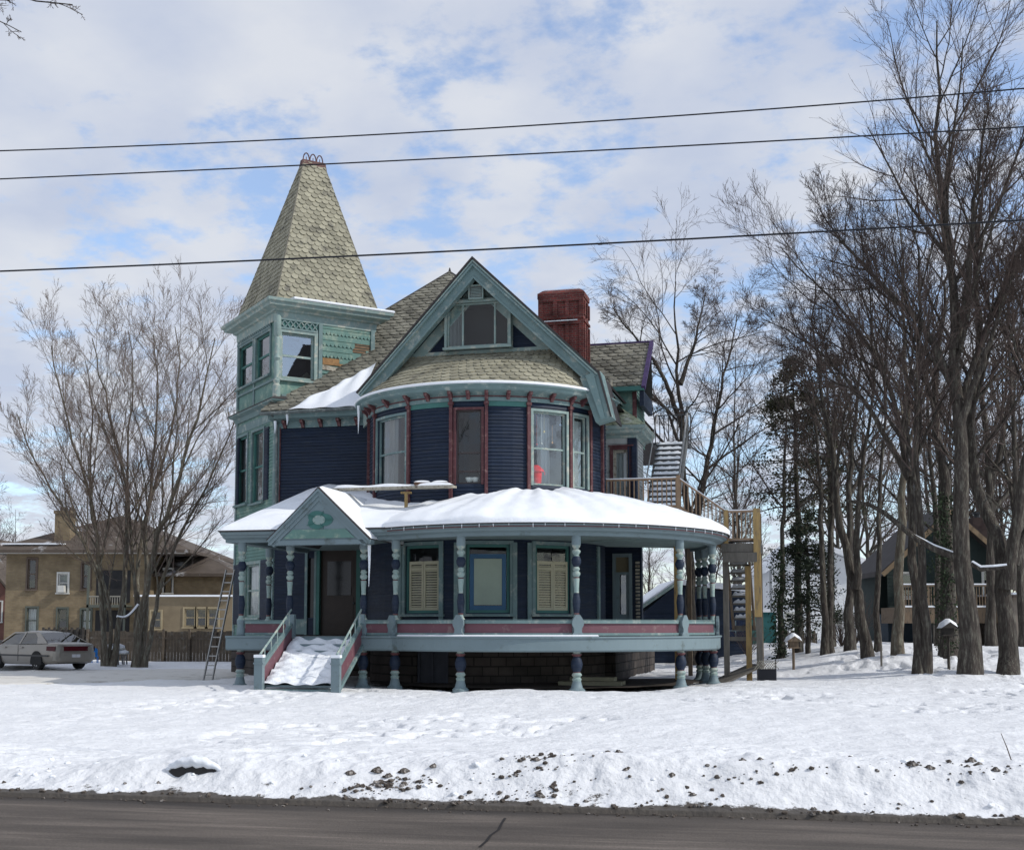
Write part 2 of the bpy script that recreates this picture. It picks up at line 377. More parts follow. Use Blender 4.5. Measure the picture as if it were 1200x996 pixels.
# ------------------------------------------------------------------ shingles
def clip_poly(sub, poly):
    out = sub
    n = len(poly)
    for i in range(n):
        ax, ay = poly[i]; bx, by = poly[(i + 1) % n]
        inp = out; out = []
        if not inp: return []
        def side(p): return (bx - ax) * (p[1] - ay) - (by - ay) * (p[0] - ax)
        for j in range(len(inp)):
            p = inp[j - 1]; q = inp[j]; sp_ = side(p); sq = side(q)
            if sq >= 0:
                if sp_ < 0: t = sp_ / (sp_ - sq); out.append((p[0] + (q[0] - p[0]) * t, p[1] + (q[1] - p[1]) * t))
                out.append(q)
            elif sp_ >= 0: t = sp_ / (sp_ - sq); out.append((p[0] + (q[0] - p[0]) * t, p[1] + (q[1] - p[1]) * t))
    return out
def poly_area(p): return .5 * sum(p[i - 1][0] * p[i][1] - p[i][0] * p[i - 1][1] for i in range(len(p)))
def shingles(mb, f, poly, w=.27, h=.17, th=.03, base=True, miss=0.0):
    if poly_area(poly) < 0: poly = poly[::-1]
    u0 = min(p[0] for p in poly); u1 = max(p[0] for p in poly); v0 = min(p[1] for p in poly); v1 = max(p[1] for p in poly)
    r = 0; v = v0
    while v < v1:
        off = (r % 2) * w / 2; u = u0 - w + off
        while u < u1 + w:
            hh = h * 1.25; j = random.uniform(-.006, .006); t2 = th * random.uniform(.75, 1.3)
            g = .004
            sh = [(u + g, v + h * .45), (u + w * .14, v + h * .10 + j), (u + w * .34, v - h * .10 + j), (u + w * .66, v - h * .10 + j), (u + w * .86, v + h * .10 + j), (u + w - g, v + h * .45), (u + w - g, v + hh), (u + g, v + hh)]
            if random.random() >= miss:
                c = clip_poly(sh, poly)
                if len(c) >= 3 and abs(poly_area(c)) > .0006:
                    def oo(p): return t2 * max(0, 1 - (p[1] - v) / (hh * 1.05)) + .003
                    top = [f(p[0], p[1], oo(p)) for p in c]; bot = [f(p[0], p[1], 0) for p in c]; n = len(c)
                    mb.add(top + bot, [tuple(range(n))] + [(i, n + i, n + (i + 1) % n, (i + 1) % n) for i in range(n) if (c[i][1] + c[(i + 1) % n][1]) / 2 < v + h * .9])
            u += w
        v += h; r += 1
def face_map(c):
    """c: 3d corners counter-clockwise seen from outside; first edge is the eave"""
    c = [Vector(p) for p in c]; U = (c[1] - c[0]).normalized(); N = U.cross(c[2] - c[0]).normalized(); V = N.cross(U)
    poly = [((p - c[0]).dot(U), (p - c[0]).dot(V)) for p in c]
    def f(u, v, o=0): return tuple(c[0] + U * u + V * v + N * o)
    return f, poly, N
def shingled_face(mb, c, w=.27, h=.17, th=.03, miss=0):
    f, poly, N = face_map(c)
    shingles(mb, f, poly, w, h, th, miss=miss)
    mb.add([tuple(p) for p in c], [tuple(range(len(c)))])
# ================================================================== THE HOUSE
HY = rad(-14); HF = Frame(-.71, 38.0, HY)
house = thing('victorian_house', 'large navy and teal Victorian house with pointed slate tower and curved snow-covered porch', 'house', (-.71, 38.0, 0), HY)
R2 = math.sqrt(.5)
A = (-7.15, 0.0); TW = 3.9; TWR = 3.42
FRONT = Plane((0, 0), (1, 0), HF)
TR = Plane(A, (R2, R2), HF)                                   # right face of the tower, u from the near corner
TL = Plane((A[0] - TW * R2, A[1] + TW * R2), (R2, -R2), HF)   # left face, u ends (TW) at the near corner
BAY = Arc((0, 0), 3.67, HF)
def hs(M, px, py=600): return M.hit(px, py)[0]
def hz(M, px, py): return M.hit(px, py)[1]
def hp(o, name, mats, **k): return o.build(name, mats, house, **k)
DEG = lambda a: BAY.R * rad(a)

# ---- main body (plain walls behind everything)
b = MB(); b.m = 0
wall(b, FRONT, -7.15, -3.3, 4.9, 8.05, [], .10, .024)      # navy second-floor front wall
hp(b, 'front_wall', NAVY)
ZD = 1.36                                                    # porch floor
b = MB()
dl, dr = hs(FRONT, 374), hs(FRONT, 421)
wall(b, FRONT, -7.15, -3.3, ZD, 4.9, [(dl, dr, ZD, hz(FRONT, 390, 641)), (hs(FRONT, 362), hs(FRONT, 370), 1.9, 3.8)], .10, .02)
hp(b, 'ground_floor_front_wall', NAVY)
# door
dz = hz(FRONT, 390, 641)
d_ = MB(); mbox(d_, FRONT, dl + .06, dr - .06, ZD, dz - .06, -.14, -.09)
for (a, c) in ((.12, .45), (.55, .9)):
    mbox(d_, FRONT, dl + .2, dr - .2, ZD + (dz - ZD) * a * .98, ZD + (dz - ZD) * c * .98, -.09, -.075)
door = hp(d_, 'front_door', DOORM)
t = MB(); mbox(t, FRONT, dl + .28, dr - .28, ZD + 1.25, dz - .45, -.075, -.068); t.build('door_pane', DPANE, door)
t = MB(); t.lathe(0, 0, [(.0, 0), (.03, .01), (.035, .03), (.02, .05), (0, .055)], 8); k = t.build('door_handle', BLACKM, door); k.rotation_euler = (rad(90), 0, 0); k.location = FRONT(dr - .18, ZD + 1.0, -.08)
t = MB(); mbox(t, FRONT, dl - .08, dl + .06, ZD, dz + .1, -.1, .05); mbox(t, FRONT, dr - .06, dr + .08, ZD, dz + .1, -.1, .05); mbox(t, FRONT, dl + .06, dr - .06, dz - .06, dz + .1, -.1, .047); t.build('door_frame', TEALD, door)
t = MB(); mbox(t, FRONT, hs(FRONT, 362), hs(FRONT, 370), 1.9, 3.8, -.12, -.08); sl = hp(t, 'sidelight', DPANE)
t = MB(); mbox(t, FRONT, hs(FRONT, 359), hs(FRONT, 362), ZD, 4.0, -.05, .06); mbox(t, FRONT, hs(FRONT, 370), hs(FRONT, 373) - .02, ZD, 4.0, -.05, .06); mbox(t, FRONT, hs(FRONT, 340), hs(FRONT, 359), ZD + .02, ZD + .5, -.02, .03); t.build('sidelight_frame', TEAL, sl)
# orange-brown post trim seen between the porch posts
t = MB(); mbox(t, FRONT, hs(FRONT, 437), hs(FRONT, 440), ZD, 3.85, 0, .09); hp(t, 'corner_board', mat('rusty_orange_board', (.22, .085, .03), .7, .2))

# ---- foundation
b = MB()
wall(b, Arc((0, 0), 3.6, HF), DEG(-85), DEG(88), -.3, 1.3, [(DEG(-19), DEG(-3), .0, 1.12)], 0)
wall(b, FRONT, -7.15, -3.3, -.3, ZD, [], 0)
b.box(-7.1, 3.9, .05, 9.0, -.3, 1.3)
for M, a, c in ((TL, 0, TW), ):
    mbox(b, M, a - .02, c + .02, -.3, 1.32, -.4, .05)
hp(b, 'stone_foundation', STONE)
b = MB(); AF = Arc((0, 0), 3.6, HF)
mbox(b, AF, DEG(-19), DEG(-3), 0, 1.12, -.1, -.06)
for a in (-18.5, -11.5, -4.2): mbox(b, AF, DEG(a), DEG(a + 1.0), 0, 1.1, -.06, -.02)
hp(b, 'basement_door', mat('basement_door_paint', (.055, .06, .075), .7, .2))

# ---- core block closing the body
b = MB()
b.box(-6.6, 3.2, .2, 8.8, 1.3, 8.4)
hp(b, 'rear_wall', NAVY)

# ---- bay, second floor
phis = [BAY.hit(p, 520)[0] for p in (441, 480, 529, 570, 619, 667.5, 690.5)]
uE = DEG(88)
ZB0, ZB1 = 4.9, hz(BAY, 573, 470)
zt = hz(BAY, 573, 475); cwid = .075
wins = [(phis[0], phis[1]), (phis[2], phis[3]), (phis[4], phis[5]), (phis[5], phis[6])]
zB_ = hz(BAY, 600, 567); print('sill', zB_); zsill = [zB_] * 4
holes = []
for (a, c), zs_ in zip(wins, zsill): holes.append((a + .14, c - .14, zs_, zt - .12))
b = MB(); wall(b, BAY, DEG(-88), uE, ZB0, ZB1, holes, .10, .024)
hp(b, 'bay_wall', NAVY)
zm = 8.0
specs = [dict(trim=TEAL, sash=TEAL, bars=('h',), back=CURTD, backfrac=(0, .62, 0, 1)),
         dict(trim=MAROON, sash=mat('brown_sash', (.06, .05, .05), .6), bars=(('h', .42), ('h', .17)), back=None, glass=glass_mat('bay_middle_glass', .08)),
         dict(trim=TEALL, sash=TEALL, bars=('h',), back=CURT, backfrac=(.5, 1, 0, 1), depth=.9, coff=-.75),
         dict(trim=TEALL, sash=TEALL, bars=('h',), back=CURT, backfrac=(0, 1, .0, .95))]
labs = ['bay window with drawn grey curtain on its left side', 'middle bay window of three stacked panes', 'bay window with red bucket and hanging ornaments inside', 'narrow curtained window at the right turn of the bay']
for (h, sp_, lb) in zip(holes, specs, labs):
    f = window(house, BAY, *h, cw=.07, sw=.05, sill=False, **sp_); f['label'] = lb
# maroon columns
ucol = [DEG(-66)] + phis + [DEG(80)]
b = MB()
for u in ucol: mbox(b, BAY, u - .055, u + .055, ZB0, ZB1 + .05, 0, .10); mbox(b, BAY, u - .085, u + .085, ZB1 - .12, ZB1 + .02, 0, .15)
for k, u in enumerate(ucol):
    c = MB(); mbox(c, BAY, u - .045, u + .045, ZB0, ZB1 + .05, 0, .09)
    mbox(c, BAY, u - .07, u + .07, ZB1 - .10, ZB1 - .02, .0, .12); mbox(c, BAY, u - .06, u + .06, ZB0, ZB0 + .18, 0, .11)
    hp(c, 'bay_pilaster', MAROON)
# thin teal strips next to panels
b = MB()
for a, c in ((phis[1], phis[2]), (phis[3], phis[4])):
    b = MB(); mbox(b, BAY, a + .06, c - .06, ZB1 - .14, ZB1, 0, .035); hp(b, 'panel_moulding', TEALD)
# bay frieze and cornice
ZC0 = ZB1; ZC1 = hz(Arc((0, 0), 4.08, HF), 573, 449)
b = MB()
prof = [(0, ZC0), (.07, ZC0), (.07, ZC0 + .10), (.05, ZC0 + .11), (.05, ZC0 + .22), (.12, ZC0 + .24), (.28, ZC0 + .27), (.30, ZC1 - .16), (.36, ZC1 - .13), (.38, ZC1 - .07), (.45, ZC1 - .04), (.46, ZC1), (0, ZC1 + .05)]
mprof(b, BAY, DEG(-86), DEG(88), prof, .12)
hp(b, 'bay_cornice', TEAL)
b = MB(); mbox(b, BAY, DEG(-86), DEG(88), ZC0 + .12, ZC0 + .155, .05, .062, .12); hp(b, 'bay_cornice_stripe', MAROON)
brk = []
mids = sorted(ucol + [(ucol[i] + ucol[i + 1]) / 2 for i in range(len(ucol) - 1)])
first = None
for u in mids:
    c = MB(); mprof(c, Plane((0, 0), (1, 0), HF), -.05, .05, [(0, 0), (.06, .02), (.10, .10), (.20, .16), (.22, .24), (0, .24)])
    if first is None: first = c.build('cornice_bracket', MAROON, house); o = first
    else: o = first.copy(); COL.objects.link(o)
    x, y, z = BAY(u, ZC0 + .03, .05); o.location = (x, y, z); o.rotation_euler = (0, 0, u / BAY.R)
b = MB(); mprof(b, BAY, DEG(-84), DEG(60), [(.22, ZC1 + .01), (.47, ZC1), (.49, ZC1 + .03), (.46, ZC1 + .075), (.25, ZC1 + .12)], .12)
hp(b, 'cornice_snow', SNOW, smooth=True)

# ---- front gable
TG = -2.05; GP = Plane((0, TG), (1, 0), HF); GW = Plane((0, -1.45), (1, 0), HF)
ap = GP.hit(555, 302); le = GP.hit(419, 461); r1 = GP.hit(703.5, 437); r2 = GP.hit(718, 489)
def lerp2(a, c, t): return (a[0] + (c[0] - a[0]) * t, a[1] + (c[1] - a[1]) * t)
def offs(a, c, d):   # perpendicular offset below the line a->c
    L = math.hypot(c[0] - a[0], c[1] - a[1]); n = ((c[1] - a[1]) / L, -(c[0] - a[0]) / L)
    if n[1] > 0: n = (-n[0], -n[1])
    return (n[0] * d, n[1] * d)
# layered rake boards
def rake(mb, a, c, w0, w1, o0, o1, ext=0.0):
    """board between offsets w0..w1 under the line a->c (a = apex)"""
    n0 = offs(a, c, w0); n1 = offs(a, c, w1)
    # mitre at the apex: push the lower edge to the vertical plane through the apex
    def at_apex(n): sl = (c[1] - a[1]) / (c[0] - a[0]); x = a[0]; return (x, a[1] + n[1] + sl * (-n[0]))
    p = [at_apex(n0), (c[0] + n0[0], c[1] + n0[1]), (c[0] + n1[0], c[1] + n1[1]), at_apex(n1)]
    mb.prism(p, lambda x, z: (x, TG - o1, z), lambda x, z: (x, TG - o0, z))
rb = MB()
for a, c in ((ap, le), (ap, r1)):
    rake(rb, a, c, .03, .15, -.12, .12); rake(rb, a, c, .15, .20, -.12, .16); rake(rb, a, c, .20, .40, -.14, .07); rake(rb, a, c, .40, .46, -.16, .10)
rk = hp(rb, 'gable_rake_board', TEAL)
rb = MB()
rake(rb, ap, le, .07, .11, .12, .15); rake(rb, ap, r1, .07, .11, .12, .15)
rb.build('rake_moulding', TEALL, rk)
# kicked lower end on the right
kb = MB(); nk = offs(r1, r2, .55)
for (w0, w1, o0, o1) in ((0, .2, -.6, .13), (.2, .32, -.6, .18), (.32, .5, -.6, .09)):
    n0 = offs(r1, r2, w0); n1 = offs(r1, r2, w1)
    kb.prism([(r1[0] + n0[0] + .02, r1[1] + n0[1] + .03), (r2[0] + n0[0], r2[1] + n0[1]), (r2[0] + n1[0], r2[1] + n1[1]), (r1[0] + n1[0] - .1, r1[1] + n1[1] + .0)], lambda x, z: (x, TG - o1, z), lambda x, z: (x, TG - o0, z))
hp(kb, 'rake_end', TEAL)
# wall of the gable
gw = MB()
gl = GW.hit(522, 380)[0]; gr = GW.hit(598, 380)[0]; gz0 = hz(GW, 560, 407.5); gz1 = hz(GW, 560, 353.5)
GWF = Plane((0, -1.45), (1, 0), HF)
za = ap[1] - .45; slL = (ap[1] - le[1]) / (ap[0] - le[0]); slR = (r1[1] - ap[1]) / (r1[0] - ap[0])
wall(gw, GWF, le[0] + .3, r1[0] - .1, 9.3, za, [(gl + .05, gr - .05, gz0 + .05, gz1 - .05)], .11, .02, clip=lambda u, z: z < (ap[1] - .12 - slL * (ap[0] - u) if u < ap[0] else ap[1] - .12 + slR * (u - ap[0])))
hp(gw, 'gable_wall', NAVY)
GWW = Plane((0, -1.72), (1, 0), HF)
gl, gr = hs(GWW, 522, 380), hs(GWW, 598, 380); gz0 = hz(GWW, 560, 407.5); gz1 = hz(GWW, 560, 353.5)
b = MB(); b.box(gl - .02, gl + .04, -1.72, -1.4, gz0 - .05, gz1 + .05); b.box(gr - .04, gr + .02, -1.72, -1.4, gz0 - .05, gz1 + .05); b.box(gl, gr, -1.72, -1.4, gz1 + .04, gz1 + .1); hp(b, 'attic_window_box', TEALL)
f = window(house, GWW, gl + .05, gr - .05, gz0 + .05, gz1 - .02, glass=GLASSD, trim=TEALL, sash=TEALL, cw=.07, sw=.05, bars=(('v', .25), ('v', .77)), back=CURTD, backfrac=(0, .24, 0, 1), sill=True)
f['label'] = 'triple attic window in the front gable'
# grey boards framing the triangles
tb = MB()
mbox(tb, GWF, gl - 1.6, gr + 1.6, gz0 - .16, gz0 - .02, 0, .07)
for (pa, pb) in (((548, 322), (484, 409)), ((548, 322), (636, 404))):
    pass
hp(tb, 'gable_base_board', TEALL)
# secondary rake inside
ri = MB()
for a, c in ((ap, le), (ap, r1)):
    sl = (c[1] - a[1]) / (c[0] - a[0])
    n1 = offs(a, c, .35); n2 = offs(a, c, .66)
    def at(n, x): return a[1] + n[1] + sl * (x - a[0] - n[0])
    xe = c[0]
    p = [(a[0], at(n1, a[0])), (xe, at(n1, xe)), (xe, at(n2, xe)), (a[0], at(n2, a[0]))]
    p = [(x, z) for x, z in p]
    ri.prism(p, lambda x, z: (x, -1.45 - .09, z), lambda x, z: (x, -1.45 + .02, z))
hp(ri, 'gable_trim_board', TEALL)
# vent
GWV = Plane((0, -1.75), (1, 0), HF); vl, vr = hs(GWV, 551), hs(GWV, 565.5); vz0, vz1 = hz(GWV, 558, 350), hz(GWV, 558, 337)
v = MB(); mbox(v, GWV, vl, vr, vz0, vz1, -.3, .11)
v2 = MB()
for k in range(6): z = vz0 + .03 + (vz1 - vz0 - .06) * k / 6; mbox(v2, GWV, vl + .03, vr - .03, z, z + .02, .11, .13)
vo = hp(v, 'gable_vent', mat('vent_dark', (.12, .13, .13), .7)); v2.build('vent_slat', TEALL, vo)
v = MB(); mbox(v, GWV, vl - .04, vl, vz0 - .05, vz1 + .05, 0, .14); mbox(v, GWV, vr, vr + .04, vz0 - .05, vz1 + .05, 0, .14); mbox(v, GWV, vl, vr, vz1, vz1 + .05, 0, .138); mbox(v, GWV, vl, vr, vz0 - .05, vz0, 0, .138); v.build('vent_frame', TEALL, vo)
# soffit + roof slabs of the gable running back
rs = MB(); TB = 5.5
for a, c in ((ap, le), (ap, r1)):
    n = offs(a, c, .05)
    rs.prism([a, c, (c[0] + n[0], c[1] + n[1]), (a[0], a[1] - .07)], lambda x, z: (x, TG - .17, z), lambda x, z: (x, TB, z))
rs.prism([r1, r2, (r2[0] - .05, r2[1]), (r1[0] - .05, r1[1] - .03)], lambda x, z: (x, TG - .17, z), lambda x, z: (x, -.3, z))
hp(rs, 'gable_roof', DARKROOF)
# plain infill between the gable underside and wall so nothing shows through
so = MB()
for a, c in ((ap, le), (ap, r1)):
    n = offs(a, c, .10); n2 = offs(a, c, .16)
    so.prism([(a[0], a[1] - .15), (c[0] + n[0], c[1] + n[1]), (c[0] + n2[0], c[1] + n2[1]), (a[0], a[1] - .23)], lambda x, z: (x, TG - .02, z), lambda x, z: (x, 3, z))
hp(so, 'gable_soffit', TEAL)
b = MB(); b.prism([(le[0] + .6, 8.3), (r1[0] - .3, 8.3), (r1[0] - .3, r1[1] - .3), (ap[0], ap[1] - .6), (le[0] + .6, le[1] + .2)], lambda x, z: (x, -.6, z), lambda x, z: (x, 5.0, z)); hp(b, 'attic_wall', NAVY)
# slate skirt between bay cornice and gable window
sk = MB(); zt2 = gz0 - .15
uA, uB = DEG(-64), DEG(63)
tl = (hs(GWF, 474, 410), -1.52); tr_ = (hs(GWF, 664, 405), -1.52)
def skirt(u, v, o=0):
    q = (u - 0) / 9.0; vv = v / 1.75
    a = BAY(uA + (uB - uA) * q, ZC1 + .03, .40)
    e = (tl[0] + (tr_[0] - tl[0]) * q, tl[1], zt2)
    return (a[0] + (e[0] - a[0]) * vv - 0, a[1] + (e[1] - a[1]) * vv - o * .75, a[2] + (e[2] - a[2]) * vv + o * .6)
shingles(sk, skirt, [(0, 0), (9, 0), (9, 1.75), (0, 1.75)], .30, .19, .035)
mgrid(sk, lambda u, v: skirt(u * 9, v * 1.75), 24, 6)
for q0, q1, s_ in ((0, 0, -1), (9, 9, 1)): pass
hp(sk, 'slate_skirt_roof', SLATE)

# ---- main eave on the left piece
e = MB(); MP = Plane((0, 0), (1, 0), HF)
u0, u1 = -7.25, -3.35; zE = 8.05
mprof(e, MP, u0, u1, [(0, zE - .05), (.05, zE - .05), (.06, zE + .16), (.42, zE + .22), (.44, zE + .30), (.50, zE + .33), (.52, zE + .42), (0, zE + .46)])
hp(e, 'main_eave', TEAL)
e = MB(); e.tube([MP(u0 - .2, zE + .36, .58), MP(u1 - .1, zE + .42, .58)], .06, 8); e.tube([MP(-7.08, zE + .34, .5), MP(-7.08, zE + .1, .12), MP(-7.06, 4.9, .08)], .04, 8)
hp(e, 'gutter', GUTTER)
for k in range(6):
    o = first.copy(); COL.objects.link(o); o.location = (-6.8 + k * .62, -.06, zE - .06); o.rotation_euler = (0, 0, 0)

# ---- main roof (pyramid-like front slope) with slates and snow
PE = Plane((0, -.5), (1, 0), HF)
zR = zE + .46; slope = .86
def roofpt(s, t): return (s, t, zR + slope * (t + .5))
def roofhit(px, py):
    o, d = HF.ray(px, py)   # z = zR + slope*(t+.5)
    k = (zR + slope * (o[1] + .5) - CAMZ) / (d[2] - slope * d[1]); return roofpt(o[0] + d[0] * k, o[1] + d[1] * k)
pk = roofhit(527, 319); lv = roofhit(440, 371); rv = roofhit(650, 396)
print('peak', pk, 'lv', lv)
mr_ = MB()
shingled_face(mr_, [roofpt(-7.5, -.5), roofpt(3.9, -.5), rv, pk, lv], .36, .23, .035)
dkb = pk[1] + (pk[1] + .5)
mr_.m = 1
mr_.add([roofpt(-7.5, -.5), lv, pk, (pk[0], dkb, zR - .2), (-7.5, dkb, zR - .2)], [(0, 1, 2), (0, 2, 3), (0, 3, 4)])
mr_.add([roofpt(3.9, -.5), rv, pk, (3.9, dkb, zR - .2), (pk[0], dkb, zR - .2)], [(0, 1, 2), (0, 2, 4), (0, 4, 3)])
hp(mr_, 'main_roof', [SLATEL, DARKROOF])
b = MB(); b.tube([lv, pk], .05, 6); b.tube([pk, rv], .05, 6); b.tube([(pk[0], pk[1], pk[2] - .05), (pk[0], pk[1], pk[2] + .16)], [.07, .02], 6); hp(b, 'roof_ridge_cap', DARKROOF)
# snow lying on the lower part, next to the gable: lumpy sheet
sn = MB(); n = 26
A0 = roofhit(340, 474); B0 = roofhit(427, 462); C0 = roofhit(444, 424); D0 = roofhit(392, 457)
def snowf(u, v):
    lx = (A0[0] * (1 - v) + D0[0] * v) * (1 - u) + (B0[0] * (1 - v) + C0[0] * v) * u
    ly = (-.56 * (1 - v) + (D0[1] * (1 - u) + C0[1] * u) * v)
    th = .13 * min(1, 7 * min(u + .03, v + .06, 1 - v + .0)) * (.7 + .5 * math.sin(u * 9 + 2 * v) ** 2)
    lx += .10 * math.sin(v * 11) * (1 - u)
    return (lx, ly, zR + slope * (ly + .5) + th + .02)
mgrid(sn, snowf, n, n); hp(sn, 'roof_snow', SNOW, smooth=True)
b = MB(); b.add([roofpt(-7.1, -.45)], []);
# ---- tower
ZT1 = hz(Plane(A, (R2, R2), HF), 321, 469)     # bottom of the upper tower
ZT2 = hz(TR, 321, 372)                           # under the frieze
print('ZT', ZT1, ZT2)
holesL1 = [(hs(TL, 278.5, 540), hs(TL, 290.5, 540), hz(TL, 285, 590), hz(TL, 285, 512)), (hs(TL, 296, 540), hs(TL, 309.5, 540), hz(TL, 303, 588), hz(TL, 303, 505))]
g0 = (hs(TL, 288, 680), hs(TL, 305, 680), 1.95, 3.7)
b = MB(); wall(b, TL, 0, TW, 1.32, ZT1, holesL1 + [g0], .11, .022)
hp(b, 'tower_left_wall', TEALG)
b = MB(); b.box(0, 0, 0, 0, 0, 0)
b = MB(); wall(b, Plane(A, (R2, R2), HF), 0, .3, 1.32, 8.0, [], 0); hp(b, 'tower_corner_wall', TEALG)
win2 = []
for h in holesL1: 
    f = window(house, TL, *h, cw=.08, sw=.06, trim=TEAL, sash=TEALD, back=CURTD, backfrac=(0, .5, 0, 1), glass=glass_mat('tower_glass', .28))
f = window(house, TL, *g0, cw=.1, sw=.06, trim=TEALL, sash=TEALL, back=CURT, glass=GLASS)
f['label'] = 'ground-floor tower window with white curtain'
# shutters
for (a, c, z0_, z1_) in ((.04, holesL1[0][0] - .1, holesL1[0][2], holesL1[0][3]), (holesL1[1][1] + .1, holesL1[1][1] + .5, holesL1[1][2], holesL1[1][3]), (.05, g0[0] - .14, 1.7, 3.75), (g0[1] + .12, TW - .18, 1.45, 3.8)):
    if c - a < .1: c = a + .25
    s_ = MB(); mbox(s_, TL, a, c, z0_, z1_, .0, .05)
    z = z0_ + .05
    while z < z1_ - .06: mbox(s_, TL, a + .04, c - .04, z, z + .035, .05, .07); z += .08
    hp(s_, 'louvre_shutter', NAVY)
# corner boards
b = MB(); mbox(b, TL, TW - .16, TW + .02, 1.32, ZT1, -.05, .045); mbox(b, TL, -.02, .14, 1.32, ZT1, -.05, .045)
mbox(b, Plane(A, (1, 0), HF), -.03, .14, 4.6, 8.05, -.05, .05)
hp(b, 'corner_trim', TEAL)
b = MB(); mbox(b, Plane(A, (1, 0), HF), .141, .18, 4.9, 8.05, -.05, .055); hp(b, 'corner_stripe', MAROON)
# panels above/below windows
b = MB()
for z0_, z1_ in ((holesL1[0][3] + .14, ZT1 - .35), (5.2, 5.35)): b = MB(); mbox(b, TL, .14, TW - .16, z0_, z1_, .0, .03); hp(b, 'tower_frieze_panel', TEAL)
# belt between tower storeys
b = MB(); bp_ = [(-.05, ZT1 - .25), (.06, ZT1 - .25), (.10, ZT1 - .10), (.24, ZT1 - .03), (.26, ZT1 + .03), (.02, ZT1 + .14), (-.05, ZT1 + .14)]
mprof(b, TL, 0, TW, bp_, ma=-1, mc=1); mprof(b, TR, 0, .75, bp_, ma=-1)
hp(b, 'tower_belt_moulding', TEAL)
b = MB(); mprof(b, TL, 0, TW, [(.20, ZT1 + .031), (.275, ZT1 + .02), (.275, ZT1 + .05), (.05, ZT1 + .16)], ma=-1, mc=1); mprof(b, TR, 0, .75, [(.20, ZT1 + .031), (.275, ZT1 + .02), (.275, ZT1 + .05), (.05, ZT1 + .16)], ma=-1); hp(b, 'belt_flashing', DARKROOF)
# upper tower walls
uw = (hs(TR, 329.5, 410), hs(TR, 368, 410), hz(TR, 345, 444), hz(TR, 345, 391))
lw1 = (hs(TL, 280.5, 425), hs(TL, 297, 425), hz(TL, 289, 450), hz(TL, 289, 402))
lw2 = (hs(TL, 300.5, 425), hs(TL, 317, 425), hz(TL, 309, 443), hz(TL, 309, 395))
zl0 = (lw1[2] + lw2[2]) / 2; zl1 = (lw1[3] + lw2[3]) / 2; lw1 = (lw1[0], lw1[1], zl0, zl1); lw2 = (lw2[0], lw2[1], zl0, zl1)
b = MB(); wall(b, TL, 0, TW, ZT1, ZT2 + .3, [lw1, lw2], 0); wall(b, TR, 0, TWR, ZT1, ZT2 + .3, [uw], 0)
TBk = Plane(TR(TWR, 0)[:2], (-R2, R2), HF); wall(b, TBk, 0, TW, ZT1 - 1, ZT2 + .3, [], .11)
hp(b, 'tower_upper_wall', TEALG)
for h, bk in ((lw1, None), (lw2, CURTD)):
    window(house, TL, *h, cw=.09, sw=.07, trim=TEAL, sash=TEALD, back=bk, glass=glass_mat('tower_glass_b', .35 if bk is None else .2), depth=1.2)
f = window(house, TR, *uw, cw=.12, sw=.07, trim=TEALL, sash=TEALL, back=None, glass=glass_mat('tower_glass_c', .32), bars=(('h', .5),), depth=1.5)
f['label'] = 'large tower window reflecting the clouds'
# lattice friezes over tower windows
fr = MB(); fd = MB()
def lattice(M, a, c, z0_, z1_):
    mbox(fd, M, a, c, z0_, z1_, .0, .02)
    n = max(3, int((c - a) / .17))
    for k in range(n):
        x = a + (c - a) * (k + .5) / n; w = (c - a) / n * .5
        for (sx) in (-1, 1):
            fr.beam(M(x - w * sx, z0_ + .02, .045), M(x + w * sx, z1_ - .02, .045), .035, .03, up=(M.N[0], M.N[1], 0))
    mbox(fr, M, a, c, z0_ - .04, z0_ + .02, .0, .07); mbox(fr, M, a, c, z1_ - .02, z1_ + .03, .0, .07)
lattice(TR, uw[0] - .1, uw[1] + .1, uw[3] + .14, uw[3] + .42); lattice(TL, lw1[0] - .1, lw2[1] + .1, zl1 + .12, zl1 + .38)
hp(fd, 'lattice_backing', TEALD); hp(fr, 'lattice_frieze', TEAL)
# turned corner column
c = MB(); cx, cy, _ = TR(-.02, 0, .02)
pr = [(.13, ZT1 + .1, 0), (.13, ZT1 + .5, 0), (.09, ZT1 + .55, 0), (.12, ZT1 + .65, 0), (.07, ZT1 + .75, 0), (.09, ZT1 + 1.2, 0), (.06, ZT1 + 1.3, 0), (.11, ZT1 + 1.4, 0), (.07, ZT1 + 1.5, 0), (.09, ZT1 + 2.0, 0), (.06, ZT1 + 2.1, 0), (.12, ZT1 + 2.2, 0), (.12, ZT2 + .1, 0)]
c.lathe(cx, cy, pr, 12); smooth_shade(hp(c, 'tower_corner_column', TEALL))
